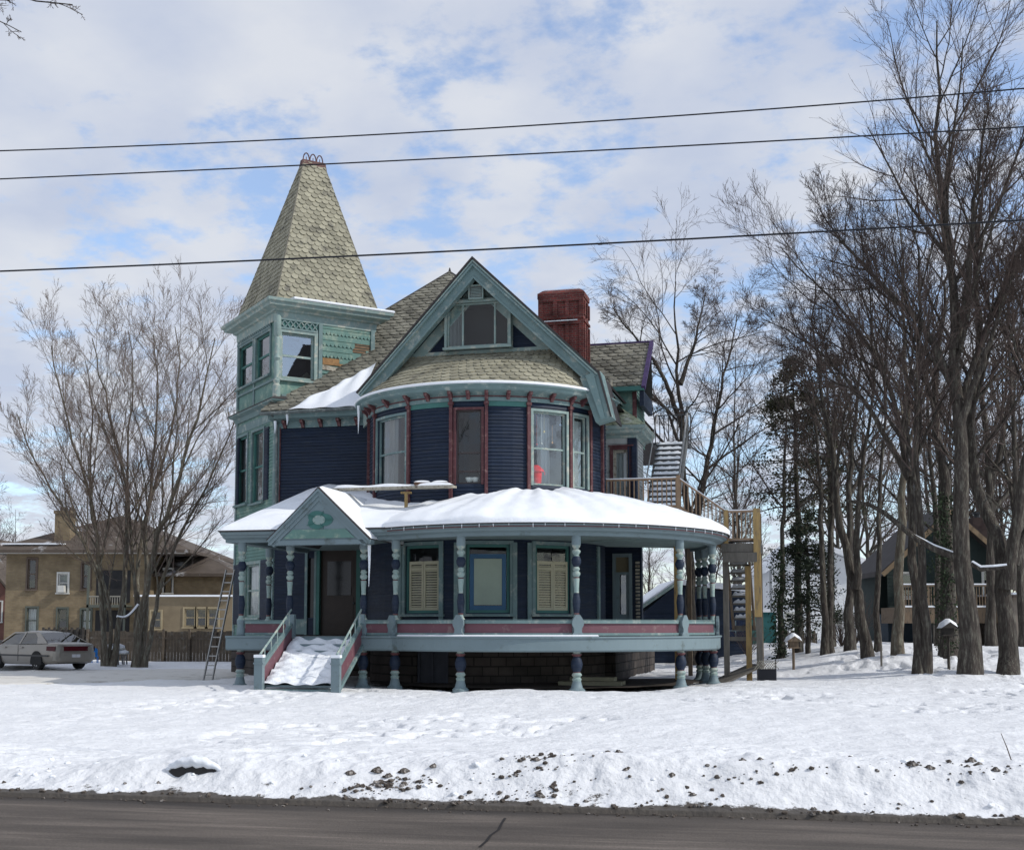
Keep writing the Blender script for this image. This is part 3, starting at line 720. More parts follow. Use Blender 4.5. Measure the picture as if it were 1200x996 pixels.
# scalloped and broken siding on the right part of the right face
sc = MB(); sx0 = uw[1] + .28; sx1 = TWR - .12; zc = ZT2 + .02
rows = 9; rh = .19
for r in range(rows):
    zt_ = zc - r * rh; kind = r % 2
    a0, a1 = sx0, sx1
    if r == 3: segs = [(a0, a0 + (a1 - a0) * .66)]
    elif r == 4: segs = [(a0, a0 + (a1 - a0) * .62), (a0 + (a1 - a0) * .9, a1)]
    elif r == 6: segs = [(a0 + (a1 - a0) * .35, a1)]
    elif r == 7: segs = [(a0 + (a1 - a0) * .7, a1)]
    else: segs = [(a0, a1)]
    for (p, q) in segs:
        if kind == 0:
            mbox(sc, TR, p, q, zt_ - rh + .02, zt_, .01, .035)
        else:
            n = max(2, int((q - p) / .13)); pts = [(p, zt_), ]
            mbox(sc, TR, p, q, zt_ - rh * .45, zt_, .012, .05)
            for k in range(n):
                x0 = p + (q - p) * k / n; x1 = p + (q - p) * (k + 1) / n; zz = zt_ - rh * .45
                sc.prism([(x0, zz), (x0 + .01, zz - .06), ((x0 + x1) / 2, zz - .12), (x1 - .01, zz - .06), (x1, zz)], lambda x, z: TR(x, z, .05), lambda x, z: TR(x, z, .02))
hp(sc, 'scalloped_siding', TEALG)
sc = MB(); 
for k in range(5): mbox(sc, TR, sx0 + (sx1 - sx0) * .6, sx1, zc - 4 * rh - .1 + k * .045 * 2, zc - 4 * rh - .04 + k * .09, .0, .022)
hp(sc, 'bare_lath', mat('bare_brown_lath', (.20, .13, .08), .9, .3, 6))
sc = MB(); mbox(sc, TR, sx0 + .02, sx0 + (sx1 - sx0) * .55, zc - 7.3 * rh, zc - 6.1 * rh, .012, .03); hp(sc, 'exposed_sheathing', OCHRE)
sc = MB(); Mz = zc - 7.4 * rh
sc.prism([(sx0, Mz - .16), (sx0 + 1.0, Mz - .22), (sx0 + 1.05, Mz - .10), (sx0, Mz)], lambda x, z: TR(x, z, .07), lambda x, z: TR(x, z, .03)); hp(sc, 'loose_white_board', BARE)
b = MB(); mbox(b, TR, sx0 - .14, sx0 - .01, ZT1 + .1, ZT2, .0, .08); mbox(b, TR, TWR - .13, TWR + .01, ZT1 + .1, ZT2, .0, .08); mbox(b, TL, TW - .14, TW + .0, ZT1 + .14, ZT2, 0, .05); mbox(b, TL, -.01, .12, ZT1 + .14, ZT2, 0, .06)
mbox(b, TL, lw1[1] + .09, lw2[0] - .09, ZT1 + .14, ZT2 - .1, 0, .04); mbox(b, TL, .12, TW - .14, zl0 - .32, zl0 - .24, 0, .06)
mbox(b, TR, .14, sx0 - .14, ZT1 + .14, ZT1 + .22, 0, .06)
hp(b, 'tower_trim', TEAL)
# tower cornice
b = MB(); cp = [(-.05, ZT2 - .05), (.06, ZT2 - .05), (.08, ZT2 + .20), (.16, ZT2 + .22), (.18, ZT2 + .28), (.40, ZT2 + .34), (.42, ZT2 + .42), (.50, ZT2 + .46), (.52, ZT2 + .55), (-.05, ZT2 + .60)]
TB2 = Plane(TBk(TW, 0)[:2], (-R2, -R2), HF)
for M in (TL, TR, TBk, TB2): mprof(b, M, 0, TW if M in (TL, TBk) else TWR, cp, ma=-1, mc=1)
hp(b, 'tower_cornice', TEALL)
b = MB(); cap = [(.12, ZT2 + .60), (.53, ZT2 + .565), (.545, ZT2 + .60), (.52, ZT2 + .64), (.12, ZT2 + .68)]
mprof(b, TR, .35, TWR, cap, mc=1); hp(b, 'tower_cornice_snow', SNOW)
# spire
zS = ZT2 + .58; ov = .12
def tw(u, v): # u along right face, v back
    return (A[0] + R2 * u - R2 * v, A[1] + R2 * u + R2 * v)
zTop = 17.9
SP = Plane(tw(0, TW / 2 + .12), (R2, R2), HF)
tpL, zz1 = SP.hit(353.5, 191); tpR, _ = SP.hit(377, 191)
zTop = zz1; mid = (tpL + tpR) / 2; print('spire', zTop, tpL, tpR)
hl = (tpR - tpL) / 2; cu = mid; dep = .07
base = [tw(-ov, -ov), tw(TWR + ov, -ov), tw(TWR + ov, TW + ov), tw(-ov, TW + ov)]
top = [tw(cu - hl, TW / 2 - dep), tw(cu + hl, TW / 2 - dep), tw(cu + hl, TW / 2 + dep), tw(cu - hl, TW / 2 + dep)]
B3 = [(p[0], p[1], zS) for p in base]; T3 = [(p[0], p[1], zTop) for p in top]
sp = MB()
for i in range(4):
    j = (i + 1) % 4; shingled_face(sp, [B3[i], B3[j], T3[j], T3[i]], .25, .185, .035, miss=.012)
hp(sp, 'tower_spire_roof', SLATE)
b = MB()
for i in range(4): b.tube([B3[i], T3[i]], [.035, .03], 6)
hp(b, 'spire_hip_flashing', mat('hip_lead', (.16, .15, .12), .7, .2))
# cresting
RUST = mat('rusty_iron', (.11, .06, .055), .8, .3, 6)
b = MB(); b.add([], [])
cT = [tw(cu - hl - .05, TW / 2 - dep - .04), tw(cu + hl + .05, TW / 2 - dep - .04), tw(cu + hl + .05, TW / 2 + dep + .04), tw(cu - hl - .05, TW / 2 + dep + .04)]
cB = [tw(cu - hl - .12, TW / 2 - dep - .10), tw(cu + hl + .12, TW / 2 - dep - .10), tw(cu + hl + .12, TW / 2 + dep + .10), tw(cu - hl - .12, TW / 2 + dep + .10)]
b.add([(p[0], p[1], zTop - .42) for p in cB] + [(p[0], p[1], zTop + .06) for p in cT], [(0, 1, 5, 4), (1, 2, 6, 5), (2, 3, 7, 6), (3, 0, 4, 7), (4, 5, 6, 7)])
for k in range(3):
    x = cu - hl + hl * 2 * (k + .5) / 3; w = hl / 3 * .95
    pts = []
    for q in range(9):
        th = math.pi * q / 8; p = tw(x - w * math.cos(th), TW / 2); pts.append((p[0], p[1], zTop + .06 + .28 * math.sin(th)))
    b.tube(pts, .022, 6)
    p = tw(x, TW / 2); b.tube([(p[0], p[1], zTop + .05), (p[0], p[1], zTop + .2)], .015, 5)
hp(b, 'iron_roof_cresting', RUST)

# ---- chimney
CHP = Plane((0, 2.6), (1, 0), HF)
c0 = CHP.hit(631, 372)[0]; c1 = CHP.hit(684, 372)[0]; cz1 = CHP.hit(657, 339)[1]; czm = CHP.hit(657, 372)[1]
cw_ = (c1 - c0); cx = (c0 + c1) / 2
b = MB()
b.box(c0, c1, 2.6, 2.6 + .9, 8.5, cz1 - .12)
b.box(c0 - .05, c1 + .05, 2.56, 3.55, czm + .2 - .38, czm + .28 - .38)
b.add([(c0 - .03, 2.57, cz1 - .3), (c1 + .03, 2.57, cz1 - .3), (c1 + .03, 3.53, cz1 - .3), (c0 - .03, 3.53, cz1 - .3), (c0 - .03, 2.57, cz1 - .12), (c1 + .03, 2.57, cz1 - .12), (c1 + .03, 3.53, cz1 - .12), (c0 - .03, 3.53, cz1 - .12), (c0 + .12, 2.7, cz1), (c1 - .12, 2.7, cz1), (c1 - .12, 3.4, cz1), (c0 + .12, 3.4, cz1)],
      [(0, 1, 5, 4), (1, 2, 6, 5), (2, 3, 7, 6), (3, 0, 4, 7), (4, 5, 9, 8), (5, 6, 10, 9), (6, 7, 11, 10), (7, 4, 8, 11), (8, 9, 10, 11), (3, 2, 1, 0)])
for z0_, z1_ in ((czm - 1.5, czm - .25), (czm + .05, cz1 - .42)):
    for a, c in ((0, .10), (.33, .42), (.60, .68), (.90, 1.0)):
        b.box(c0 + cw_ * a, c0 + cw_ * c, 2.545, 2.6, z0_ + .004, z1_ - .004)
    b.box(c0, c1, 2.54, 2.6, z1_, z1_ + .14); b.box(c0, c1, 2.542, 2.6, z0_ - .12, z0_)
    for a, c in ((0, .16), (.42, .58), (.84, 1.0)): b.box(c1, c1 + .05, 2.6 + .9 * a, 2.6 + .9 * c, z0_, z1_)
ch = hp(b, 'chimney', BRICKR)
b = MB(); b.box(c0 + .15, c1 - .15, 2.75, 3.35, cz1 - .02, cz1 + .04); b.box(c0 + .03, c1 - .2, 2.525, 2.56, czm - .14, czm - .11); b.build('chimney_snow', SNOW, ch)

# ---- right wing with gable roof facing right
WP = Plane((0, 4.7), (1, 0), HF); WE = Plane((0, 2.6), (1, 0), HF)
wr, wz = WP.hit(753, 402); we, wez = WE.hit(750, 452)
print('wing', wr, wz, we, wez)
wr = max(wr, we)
b = MB()
shingled_face(b, [(2.2, 2.6, wez), (wr + .1, 2.6, wez), (wr + .1, 4.7, wz), (2.2, 4.7, wz)], .34, .22, .035)
b.m = 1; b.add([(2.2, 4.7, wz), (wr + .1, 4.7, wz), (wr + .1, 4.95, wez), (2.2, 4.95, wez)], [(0, 1, 2, 3)])
hp(b, 'wing_roof', [SLATEL, DARKROOF])
b = MB(); b.beam((wr + .12, 2.5, wez - .1), (wr + .12, 4.7, wz + .0), .12, .16); b.beam((2.2, 4.7, wz + .03), (wr + .18, 4.7, wz + .03), .07, .06)
hp(b, 'wing_rake_board', PURPLE)
b = MB(); b.box(2.2, wr + .14, 2.5, 2.7, wez - .16, wez - .02); hp(b, 'wing_eave', TEALD); b = MB(); b.box(wr - .02, wr + .12, 2.6, 4.7, wez - .65, wez - .165); hp(b, 'wing_side_fascia', NAVY)
ws = WE.hit(748, 470)[0] - .3
WW = Plane((0, 2.9), (1, 0), HF); wR = WW.hit(745, 480)[0]
b = MB(); wall(b, WW, 2.0, wR, 7.6, wez, [], .13, .02); wall(b, Plane((wR, 2.9), (0, 1), HF), 0, 2.0, 7.6, wez, [], .13, .02); b.prism([(2.9, wez), (4.85, wez), (4.7, wz - .2)], lambda x, z: (wR, x, z), lambda x, z: (wR - .1, x, z))
hp(b, 'wing_wall', TEALG)
b = MB(); b.box(wR - .1, wR + .03, 2.86, 2.96, 7.6, wez - .1); hp(b, 'wing_corner_board', MAROON)
b = MB(); b.tube([WE(hs(WE, 715, 480), 8.4, .05), WE(hs(WE, 716, 450), 9.6, .05)], .06, 6); hp(b, 'wing_downspout', BARE)
# ---- vestibule below it, second floor
VT = 1.2; VP = Plane((0, VT), (1, 0), HF)
vl = VP.hit(708, 540)[0]; vr = VP.hit(744, 540)[0]; vzb = 5.2; vzt = VP.hit(727, 513)[1]; vrz = VP.hit(715, 470)[1]
print('vest', vl, vr, vzt, vrz)
vd = (hs(VP, 719), hs(VP, 738), 5.3, hz(VP, 727, 527))
b = MB(); wall(b, VP, vl - .6, vr, vzb, vzt, [vd], .11, .02); wall(b, Plane((vr, VT), (0, 1), HF), 0, 1.8, vzb, vzt, [], .11, .02)
hp(b, 'vestibule_wall', mat('pale_grey_siding', (.42, .44, .43), .7, .15, 2, (.25, .27, .27), .2, 6))
b = MB(); mbox(b, VP, vr - .22, vr + .02, vzb, vzt, 0, .05); mbox(b, Plane((vr, VT), (0, 1), HF), -.04, .25, vzb, vzt, 0, .05); hp(b, 'vestibule_corner_board', NAVY)
f = window(house, VP, *vd, cw=.10, sw=.09, trim=MAROON, sash=BARE, bars=(), back=CURT, sill=False, head=.04); f['label'] = 'maroon-framed glazed door of the vestibule'
b = MB(); vp_ = [(0, vzt - .02), (.05, vzt - .02), (.07, vzt + .06), (.26, vzt + .12), (.28, vzt + .20), (.36, vzt + .24), (.38, vzt + .34), (0, vzt + .38)]
mprof(b, VP, vl - .7, vr, vp_, mc=1); mprof(b, Plane((vr, VT), (0, 1), HF), 0, 2.0, vp_, ma=-1); hp(b, 'vestibule_cornice', TEALL)
b = MB(); shingled_face(b, [(vl - .9, VT - .36, vzt + .35), (vr + .36, VT - .36, vzt + .35), (vr - .75, 2.9, vrz + .1), (vl - .9, 2.9, vrz + .1)], .3, .2, .02)
shingled_face(b, [(vr + .36, VT - .36, vzt + .35), (vr + .36, 3.2, vzt + .35), (vr - .75, 2.9, vrz + .1)], .3, .2, .02)
hp(b, 'vestibule_roof', mat('mossy_slate', (.33, .36, .24), .85, .2, 1.0, (.5, .5, .45), .25, 3, .004, 30, island=.15))
b = MB(); b.box(vl - .6, vr - .02, VT + .9, 2.9, 1.3, vzt); hp(b, 'vestibule_core', NAVY)
# navy flat between bay and vestibule, second floor
b = MB(); b.box(3.2, vl + .05, .1, 2.4, 4.6, 8.0); hp(b, 'side_wall', NAVY)

# ---- ground floor bay
G1 = Arc((0, 0), 3.68, HF)
def gh(p0, p1, z0_, z1_): return (G1.hit(p0, 680)[0], G1.hit(p1, 680)[0], z0_, z1_)
zg0 = hz(G1, 572, 718); zg1 = hz(G1, 572, 641)
gw = [gh(475, 516, zg0, 3.9), gh(546, 597.5, zg0, 3.9), gh(627, 668, zg0, 3.9)]
b = MB(); wall(b, G1, DEG(-88), DEG(85), ZD, 4.6, gw, .10, .022); hp(b, 'ground_floor_bay_wall', NAVY)
for i, h in enumerate(gw):
    f = window(house, G1, *h, cw=.10, sw=.08, trim=TEAL, sash=TEALD, bars=(), sill=True, glass=GLASSD)
    f['label'] = ['left porch window with slatted cream shutters', 'middle porch window with blue edging and pale green blind', 'right porch window with closed cream shutters'][i]
    z1_ = 3.45
    if i == 1:
        s_ = MB(); mbox(s_, G1, h[0] + .22, h[1] - .22, h[2] + .22, z1_ + .05, -.07, -.055); s_.build('blind', SAGE, f)
        s_ = MB(); a, c = h[0] + .10, h[1] - .10; zz0, zz1 = h[2] + .08, z1_ + .18
        mbox(s_, G1, a, a + .115, zz0, zz1, -.06, -.046); mbox(s_, G1, c - .115, c, zz0, zz1, -.06, -.046); mbox(s_, G1, a + .116, c - .116, zz0, zz0 + .12, -.06, -.048); mbox(s_, G1, a + .116, c - .116, zz1 - .12, zz1, -.06, -.048); s_.build('blue_edging', TAPE, f)
    else:
        s_ = MB(); a, c = h[0] + (.12 if i == 0 else .08), h[1] - .05; n = 2
        pw = (c - a) / 2
        for k in range(2):
            x0 = a + k * pw; x1 = x0 + pw - .01
            mbox(s_, G1, x0, x0 + .06, h[2] + .08, z1_, -.075, -.04); mbox(s_, G1, x1 - .06, x1, h[2] + .08, z1_, -.075, -.04)
            for zz in (h[2] + .08, h[2] + 1.2, z1_ - .08): mbox(s_, G1, x0 + .06, x1 - .06, zz, zz + .08, -.075, -.042)
            z = h[2] + .17
            while z < z1_ - .08:
                s_.add([G1(x0 + .05, z, -.05), G1(x1 - .05, z, -.05), G1(x1 - .05, z + .045, -.072), G1(x0 + .05, z + .045, -.072)], [(0, 1, 2, 3)]); z += .07
        s_.build('slatted_shutter', CREAM, f)
b = MB()
for p in (517.5, 535, 603, 620, 541, 675, 470, 700):
    u = G1.hit(p, 680)[0]; mbox(b, G1, u - .06, u + .06, ZD, 3.95, 0, .07)
mbox(b, G1, DEG(-75), DEG(80), ZD, ZD + .3, .0, .04)
hp(b, 'ground_floor_trim', TEAL)
# ground floor side door, right
SD = Plane((0, 1.1), (1, 0), HF); sdl, sdr = hs(SD, 719, 680), hs(SD, 741, 680); szt = hz(SD, 730, 636)
b = MB(); SW = Plane((0, .9), (1, 0), HF); wall(b, SW, 2.6, hs(SW, 752, 680), ZD, 4.6, [(hs(SW, 718, 680), hs(SW, 741, 680), ZD, 3.85)], .10, .02)
hp(b, 'side_porch_wall', NAVY)
s_ = MB(); a, c = hs(SW, 718, 680), hs(SW, 741, 680)
mbox(s_, SW, a, a + .1, ZD, 3.85, -.1, .05); mbox(s_, SW, c - .1, c, ZD, 3.85, -.1, .05); mbox(s_, SW, a + .1, c - .1, 3.74, 3.85, -.1, .048); mbox(s_, SW, a + .1, c - .1, 3.2, 3.28, -.1, .045)
mbox(s_, SW, a + .1, c - .1, ZD, 2.0, -.08, -.03); mbox(s_, SW, a + .1, a + .2, 2.0, 3.2, -.08, -.03); mbox(s_, SW, c - .2, c - .1, 2.0, 3.2, -.08, -.03)
sd = hp(s_, 'side_door', GREYB)
s_ = MB(); mbox(s_, SW, a + .1, c - .1, 2.0, 3.2, -.1, -.08); s_.build('door_pane', GLASS, sd)
s_ = MB(); mbox(s_, SW, a + .1, c - .1, 3.28, 3.74, -.09, -.07); s_.build('transom_panel', mat('tan_transom', (.16, .14, .09), .7), sd)
b = MB(); k = hs(SW, 745, 680); z = ZD + .3
while z < 3.6: mbox(b, SW, k, hs(SW, 750, 680), z, z + .07, .02, .05); z += .11
hp(b, 'white_louvre_shutter', BARE)

# ================================================================== PORCH
PC = (1.73, -1.11); RP = 5.15
PA = Arc(PC, RP, HF)
PCd = lambda a: rad(a) * RP
LT = -5.43                                                   # post line of the straight left part
LP_ = Plane((0, LT), (1, 0), HF)
aL = -math.degrees(math.acos((-LT - 1.11) / RP)); aR = 122
ZE = 3.92                                                    # top of posts
sL = hs(LP_, 283, 700); sA = PA(PCd(aL), 0)[0]
print('porch aL', aL, 'sL', sL, 'sA', sA)
# posts
Tm, Nm, Mm, Lm = 0, 1, 2, 3
pmats = [TEALL, NAVY, MAROON, GREYB]
prof = [(.09, ZD, 3), (.13, ZD + .02, 3), (.13, 1.55, 3), (.10, 1.62, 3), (.125, 1.72, 3), (.14, 1.80, 0), (.09, 1.86, 0), (.075, 1.92, 2), (.085, 1.96, 1), (.105, 2.12, 1), (.12, 2.26, 1), (.10, 2.40, 1), (.075, 2.47, 0), (.072, 2.56, 0), (.095, 2.84, 2), (.07, 2.87, 0), (.12, 2.93, 0), (.12, 2.98, 0), (.075, 3.02, 0), (.11, 3.07, 0), (.075, 3.13, 1), (.14, 3.22, 1), (.15, 3.30, 1), (.10, 3.40, 0), (.07, 3.43, 0), (.13, 3.50, 0), (.13, 3.54, 0), (.07, 3.59, 0), (.12, 3.64, 0), (.12, 3.68, 3), (.13, 3.70, 3), (.13, ZE + .02, 3)]
lowprof = [(.24, -.15, 3), (.24, .03, 3), (.17, .08, 3), (.12, .25, 0), (.14, .30, 0), (.10, .34, 0), (.15, .40, 0), (.11, .46, 2), (.10, .48, 1), (.155, .58, 1), (.17, .68, 1), (.14, .80, 1), (.09, .86, 2), (.14, .90, 2), (.14, .93, 0), (.10, .95, 0), (.12, .99, 0)]
prof = [(r_ * (.84 if m_ in (0, 1, 2) else .92), z_, m_) for r_, z_, m_ in prof]; lowprof = [(r_ * .88, z_, m_) for r_, z_, m_ in lowprof]
c = MB(); c.lathe(0, 0, prof, 14); post0 = smooth_shade(c.build('porch_post', pmats, house), 50)
c = MB(); c.lathe(0, 0, lowprof, 14); low0 = smooth_shade(c.build('porch_pier', pmats, house), 50)
ppos = [(sL, LT, 0), (hs(LP_, 339.5, 700), LT, 0), (hs(LP_, 426, 700), LT, 0)]
for px in (463.5, 540, 675.5, 797, 835): u = PA.hit(px, 700)[0]; ppos.append((*PA(u, 0)[:2], u / RP))
for px in (826, 818):
    u = PA.hit(px, 700, far=True)[0]; u = min(u, PCd(118)); ppos.append((*PA(u, 0)[:2], u / RP))
lb = Plane((0, LT + 2.75), (1, 0), HF); ppos.append((hs(lb, 315, 700), LT + 2.75, 0))
print('posts', [(round(p[0], 2), round(p[1], 2), round(math.degrees(p[2]))) for p in ppos])
for i, (x, y, a) in enumerate(ppos):
    for src in (post0, low0):
        o = src if i == 0 else src.copy()
        if i: COL.objects.link(o)
        o.location = (x, y, 0); o.rotation_euler = (0, 0, a)
# flat urn-shaped pedestals on rail line, front of each post
urn = [(-.15, 1.36), (.15, 1.36), (.15, 1.42), (.10, 1.48), (.10, 1.56), (.15, 1.66), (.15, 1.76), (.09, 1.86), (.05, 1.92), (-.05, 1.92), (-.09, 1.86), (-.15, 1.76), (-.15, 1.66), (-.10, 1.56), (-.10, 1.48), (-.15, 1.42)]
c = MB(); c.prism(urn, lambda x, z: (x, -.17, z), lambda x, z: (x, -.10, z)); urn0 = c.build('post_bracket', GREYB, house)
for i, (x, y, a) in enumerate(ppos[3:8]):
    o = urn0 if i == 0 else urn0.copy()
    if i: COL.objects.link(o)
    o.location = (x, y, 0); o.rotation_euler = (0, 0, a)
# floor, bands, panels
seg = []   # (M, u0, u1) runs of the porch edge
LE = Plane((0, LT), (1, 0), HF)
stL, stR = hs(LP_, 342, 745), hs(LP_, 424, 745)
band = [(-.30, .98), (.16, .98), (.20, 1.02), (.20, 1.30), (.24, 1.33), (.24, 1.37), (-.30, 1.37)]
b = MB(); mprof(b, PA, PCd(aL), PCd(aR), band, .25); mprof(b, LE, stR, sA + .05, [(o + .001, z + .001) for o, z in band]); mprof(b, LE, sL - .35, stL - .05, band)
mprof(b, LE, stL - .05, stR, [(-.3, 1.2), (.1, 1.2), (.1, 1.36), (-.3, 1.36)])
LS = Plane((sL - .15, LT - .1), (0, -1), HF)
b.box(sL - .33, sL - .1, LT, -1.9, .98, 1.36)
hp(b, 'porch_floor_band', GREYB)
fl = MB()
us = usteps(PA, PCd(aL), PCd(aR), .3); ring = [PA(u, 1.33, 0) for u in us]; fl.add([(PC[0], PC[1], 1.33)] + ring, [(0, i, i + 1) for i in range(1, len(ring))])
fl.add([(sL, LT, 1.335), (sA + .6, LT, 1.335), (sA + 1.5, .1, 1.335), (sL - .4, .1, 1.335)], [(0, 1, 2, 3)])
hp(fl, 'porch_floor', TIMBERG)
sn = MB(); mprof(sn, PA, PCd(aL) + .3, PCd(30), [(.05, 1.37), (.24, 1.37), (.25, 1.385), (.18, 1.41), (.05, 1.41)], .25); hp(sn, 'band_snow', SNOW)
def rail_run(M, u0, u1):
    p = MB(); mbox(p, M, u0, u1, 1.44, 1.70, -.025, .025, .25); p_ = hp(p, 'railing_panel', MAROONP)
    r = MB(); mbox(r, M, u0, u1, 1.39, 1.455, -.05, .06, .25); mbox(r, M, u0, u1, 1.695, 1.77, -.06, .07, .25)
    mbox(r, M, u0, u1, 1.78, 1.795, -.05, .06, .25); r.build('railing_rail', TEAL, p_)
pu_ = sorted([a * RP for (_, _, a) in ppos[3:10]])
allu = pu_ + ([PCd(aR)] if pu_[-1] < PCd(aR) - .3 else [])
for a, c in zip(allu, allu[1:]):
    if c - a > .35: rail_run(PA, a + .12, c - .12)
rail_run(LE, stR + .12, ppos[3][0] - .12); rail_run(LE, sL + .14, stL - .10)
# eave / beam
ev = [(-.12, ZE), (.12, ZE), (.13, ZE + .08), (.30, ZE + .12), (.33, ZE + .17), (.42, ZE + .19), (.45, ZE + .27), (-.12, ZE + .30)]
b = MB(); mprof(b, PA, PCd(aL - 6), PCd(aR), ev, .2); mprof(b, LE, sL - .45, sA + .1, [(o - .001, z - .001) for o, z in ev])
b.box(sL - .45, sL - .1, LT + .1, -.6, ZE, ZE + .28)
hp(b, 'porch_eave', GREYB)
b = MB(); mprof(b, PA, PCd(aL - 2), PCd(aR), [(.30, ZE + .172), (.435, ZE + .20), (.445, ZE + .225), (.30, ZE + .21)], .2); hp(b, 'eave_stripe', MAROON)
b = MB(); mprof(b, PA, PCd(aL - 6), PCd(aR), [(.30, ZE + .28), (.50, ZE + .275), (.50, ZE + .31), (.30, ZE + .33)], .2); mprof(b, LE, sL - .5, sA + .1, [(.30, ZE + .28), (.50, ZE + .275), (.50, ZE + .31), (.30, ZE + .33)]); hp(b, 'drip_edge', DARKROOF)
cl = MB(); us = usteps(PA, PCd(aL - 6), PCd(aR), .3); ring = [PA(u, ZE + .1, 0) for u in us]; cl.add([(PC[0], PC[1], ZE + .12)] + ring, [(0, i + 1, i) for i in range(1, len(ring))])
cl.add([(sL - .3, LT, ZE + .11), (sA + .6, LT, ZE + .11), (sA + 1.5, .1, ZE + .11), (sL - .4, .1, ZE + .11)], [(3, 2, 1, 0)])
for k in range(30):   # ceiling beading ribs under the curved part
    a = rad(60 + k * 2.0); cl.beam((PC[0] + 1.5 * math.sin(a), PC[1] - 1.5 * math.cos(a), ZE + .095), (PC[0] + 5.0 * math.sin(a), PC[1] - 5.0 * math.cos(a), ZE + .085), .02, .02)
hp(cl, 'porch_ceiling', mat('ceiling_beadboard', (.22, .29, .29), .7, .15, 2))
# porch roof: curved part with a thick snow blanket
DH = hz(BAY, 600, 571) + .02 - .19 - (ZE + .32)
print('DH', DH)
def domez(r):
    t = max(0, min(1, (5.66 - r) / 4.1)); return ZE + .32 + DH * (1 - (1 - t) ** 1.35)
def dome(u, v, dz=0.0, r0=5.66):
    a = rad(aL - 22) + (rad(aR) - rad(aL - 22)) * u; r = r0 - (r0 - .8) * v
    return (PC[0] + r * math.sin(a), PC[1] - r * math.cos(a), domez(r) + dz)
def vn(x, y, s=1.0): return math.sin(x * 1.3 * s + 1.1 * math.sin(y * .9 * s)) * math.cos(y * 1.1 * s + .7)
b = MB(); mgrid(b, lambda u, v: dome(u, v), 60, 14); hp(b, 'porch_roof', DARKROOF)
def domes(u, v):
    vv = max(0, v - .02) ; p = dome(u, vv); e = min(1, v / .05) ** .5
    rr = .018 * vn(p[0], p[1], 1.6) + .012 * vn(p[0] + 3, p[1], 4) + .008 * vn(p[0] * 3, p[1] * 3 + 1, 4)
    if v == 0: return (p[0], p[1], p[2] - .02)
    e2_ = min(1, v / .12)
    return (p[0], p[1], p[2] + (.11 + .03 * math.sin(u * 50) + .03 * math.sin(u * 23 + 1) + .015 * math.sin(u * 131)) * e + .08 * e2_ + rr)
b = MB(); mgrid(b, domes, 150, 50); hp(b, 'porch_roof_snow', SNOW, smooth=True)
# left straight roof
LR0 = sL - .5; LRs = .285
def leftz(t): return ZE + .31 + LRs * (t - (LT - .48))
b = MB()
b.add([(LR0, LT - .48, leftz(LT - .48)), (1.0, LT - .48, leftz(LT - .48)), (1.0, -.02, leftz(-.02)), (LR0 + .0, -.02, leftz(-.02))], [(0, 1, 2, 3)])
b.add([(LR0, LT - .48, leftz(LT - .48)), (LR0, -.02, leftz(-.02)), (LR0, -.02, ZE + .2), (LR0, LT - .3, ZE + .2)], [(0, 1, 2, 3)])
hp(b, 'left_porch_roof', DARKROOF)
def lsn(u, v):
    s = LR0 + (3.2 - 0) * 0 + (LR0 * 0) + (u * (-.8 - LR0)); t = LT - .50 + v * (-LT + .42)
    ed = min(1, min(v + .002, u + .002) / .04) ** .5; ed2 = min(1, min(v, u) / .15)
    z = leftz(t) + (.10 * ed + .10 * ed2) + .045 * vn(s, t, 1.5) * ed2 + .02 * vn(s, t + 2, 4) * ed2
    if v == 0 or u == 0: z = leftz(t) - .01
    return (s, t, z)
b = MB(); mgrid(b, lsn, 70, 70); hp(b, 'left_porch_roof_snow', SNOW, smooth=True)
# pediment over the steps
PD = LT - .62; PDP = Plane((0, PD), (1, 0), HF)
pa_ = PDP.hit(373.5, 571); pl = PDP.hit(314, 632); pr2 = PDP.hit(435, 632)
zp = (pl[1] + pr2[1]) / 2; pl = (pl[0], zp); pr2 = (pr2[0], zp); pa_ = ((pl[0] + pr2[0]) / 2, pa_[1])
b = MB()
def prake(mb, a, c, w0, w1, o0, o1):
    n0 = offs(a, c, w0); n1 = offs(a, c, w1); sl = (c[1] - a[1]) / (c[0] - a[0])
    p = [(a[0], a[1] + n0[1] - sl * n0[0]), (c[0] + n0[0], c[1] + n0[1]), (c[0] + n1[0], c[1] + n1[1]), (a[0], a[1] + n1[1] - sl * n1[0])]
    mb.prism(p, lambda x, z: (x, PD - o1, z), lambda x, z: (x, PD - o0, z))
for c in (pl, pr2): prake(b, pa_, c, .02, .08, -.1, .12); prake(b, pa_, c, .08, .17, -.1, .07); prake(b, pa_, c, .17, .26, -.1, .035)
b.box(pl[0] + .02, pr2[0] - .02, PD - .035, PD + .3, zp - .14, zp - .02)
ped = hp(b, 'pediment', GREYB)
b = MB(); b.prism([(pl[0] + .1, zp - .02), (pr2[0] - .1, zp - .02), (pa_[0], pa_[1] - .1)], lambda x, z: (x, PD - .0, z), lambda x, z: (x, PD + .08, z)); b.build('pediment_panel', GREYB, ped)
b = MB(); H_ = pa_[1] - zp; W_ = pr2[0] - pl[0]
b.prism([(pl[0] + .45, zp + .03), (pr2[0] - .45, zp + .03), (pr2[0] - .72, zp + .27), (pl[0] + .72, zp + .27)], lambda x, z: (x, PD - .02, z), lambda x, z: (x, PD, z)); b.build('pediment_green_panel', TEALG, ped)
b = MB(); cx = pa_[0]
tre = []
for k in range(24):
    th = math.pi * k / 12 ; r_ = .19 + .07 * abs(math.sin(1.5 * th + math.pi / 2)); tre.append((cx + r_ * math.cos(th) * 1.5, zp + .52 + r_ * math.sin(th)))
b.prism(tre, lambda x, z: (x, PD - .018, z), lambda x, z: (x, PD, z))
orn = b.build('pediment_ornament', TEALD, ped)
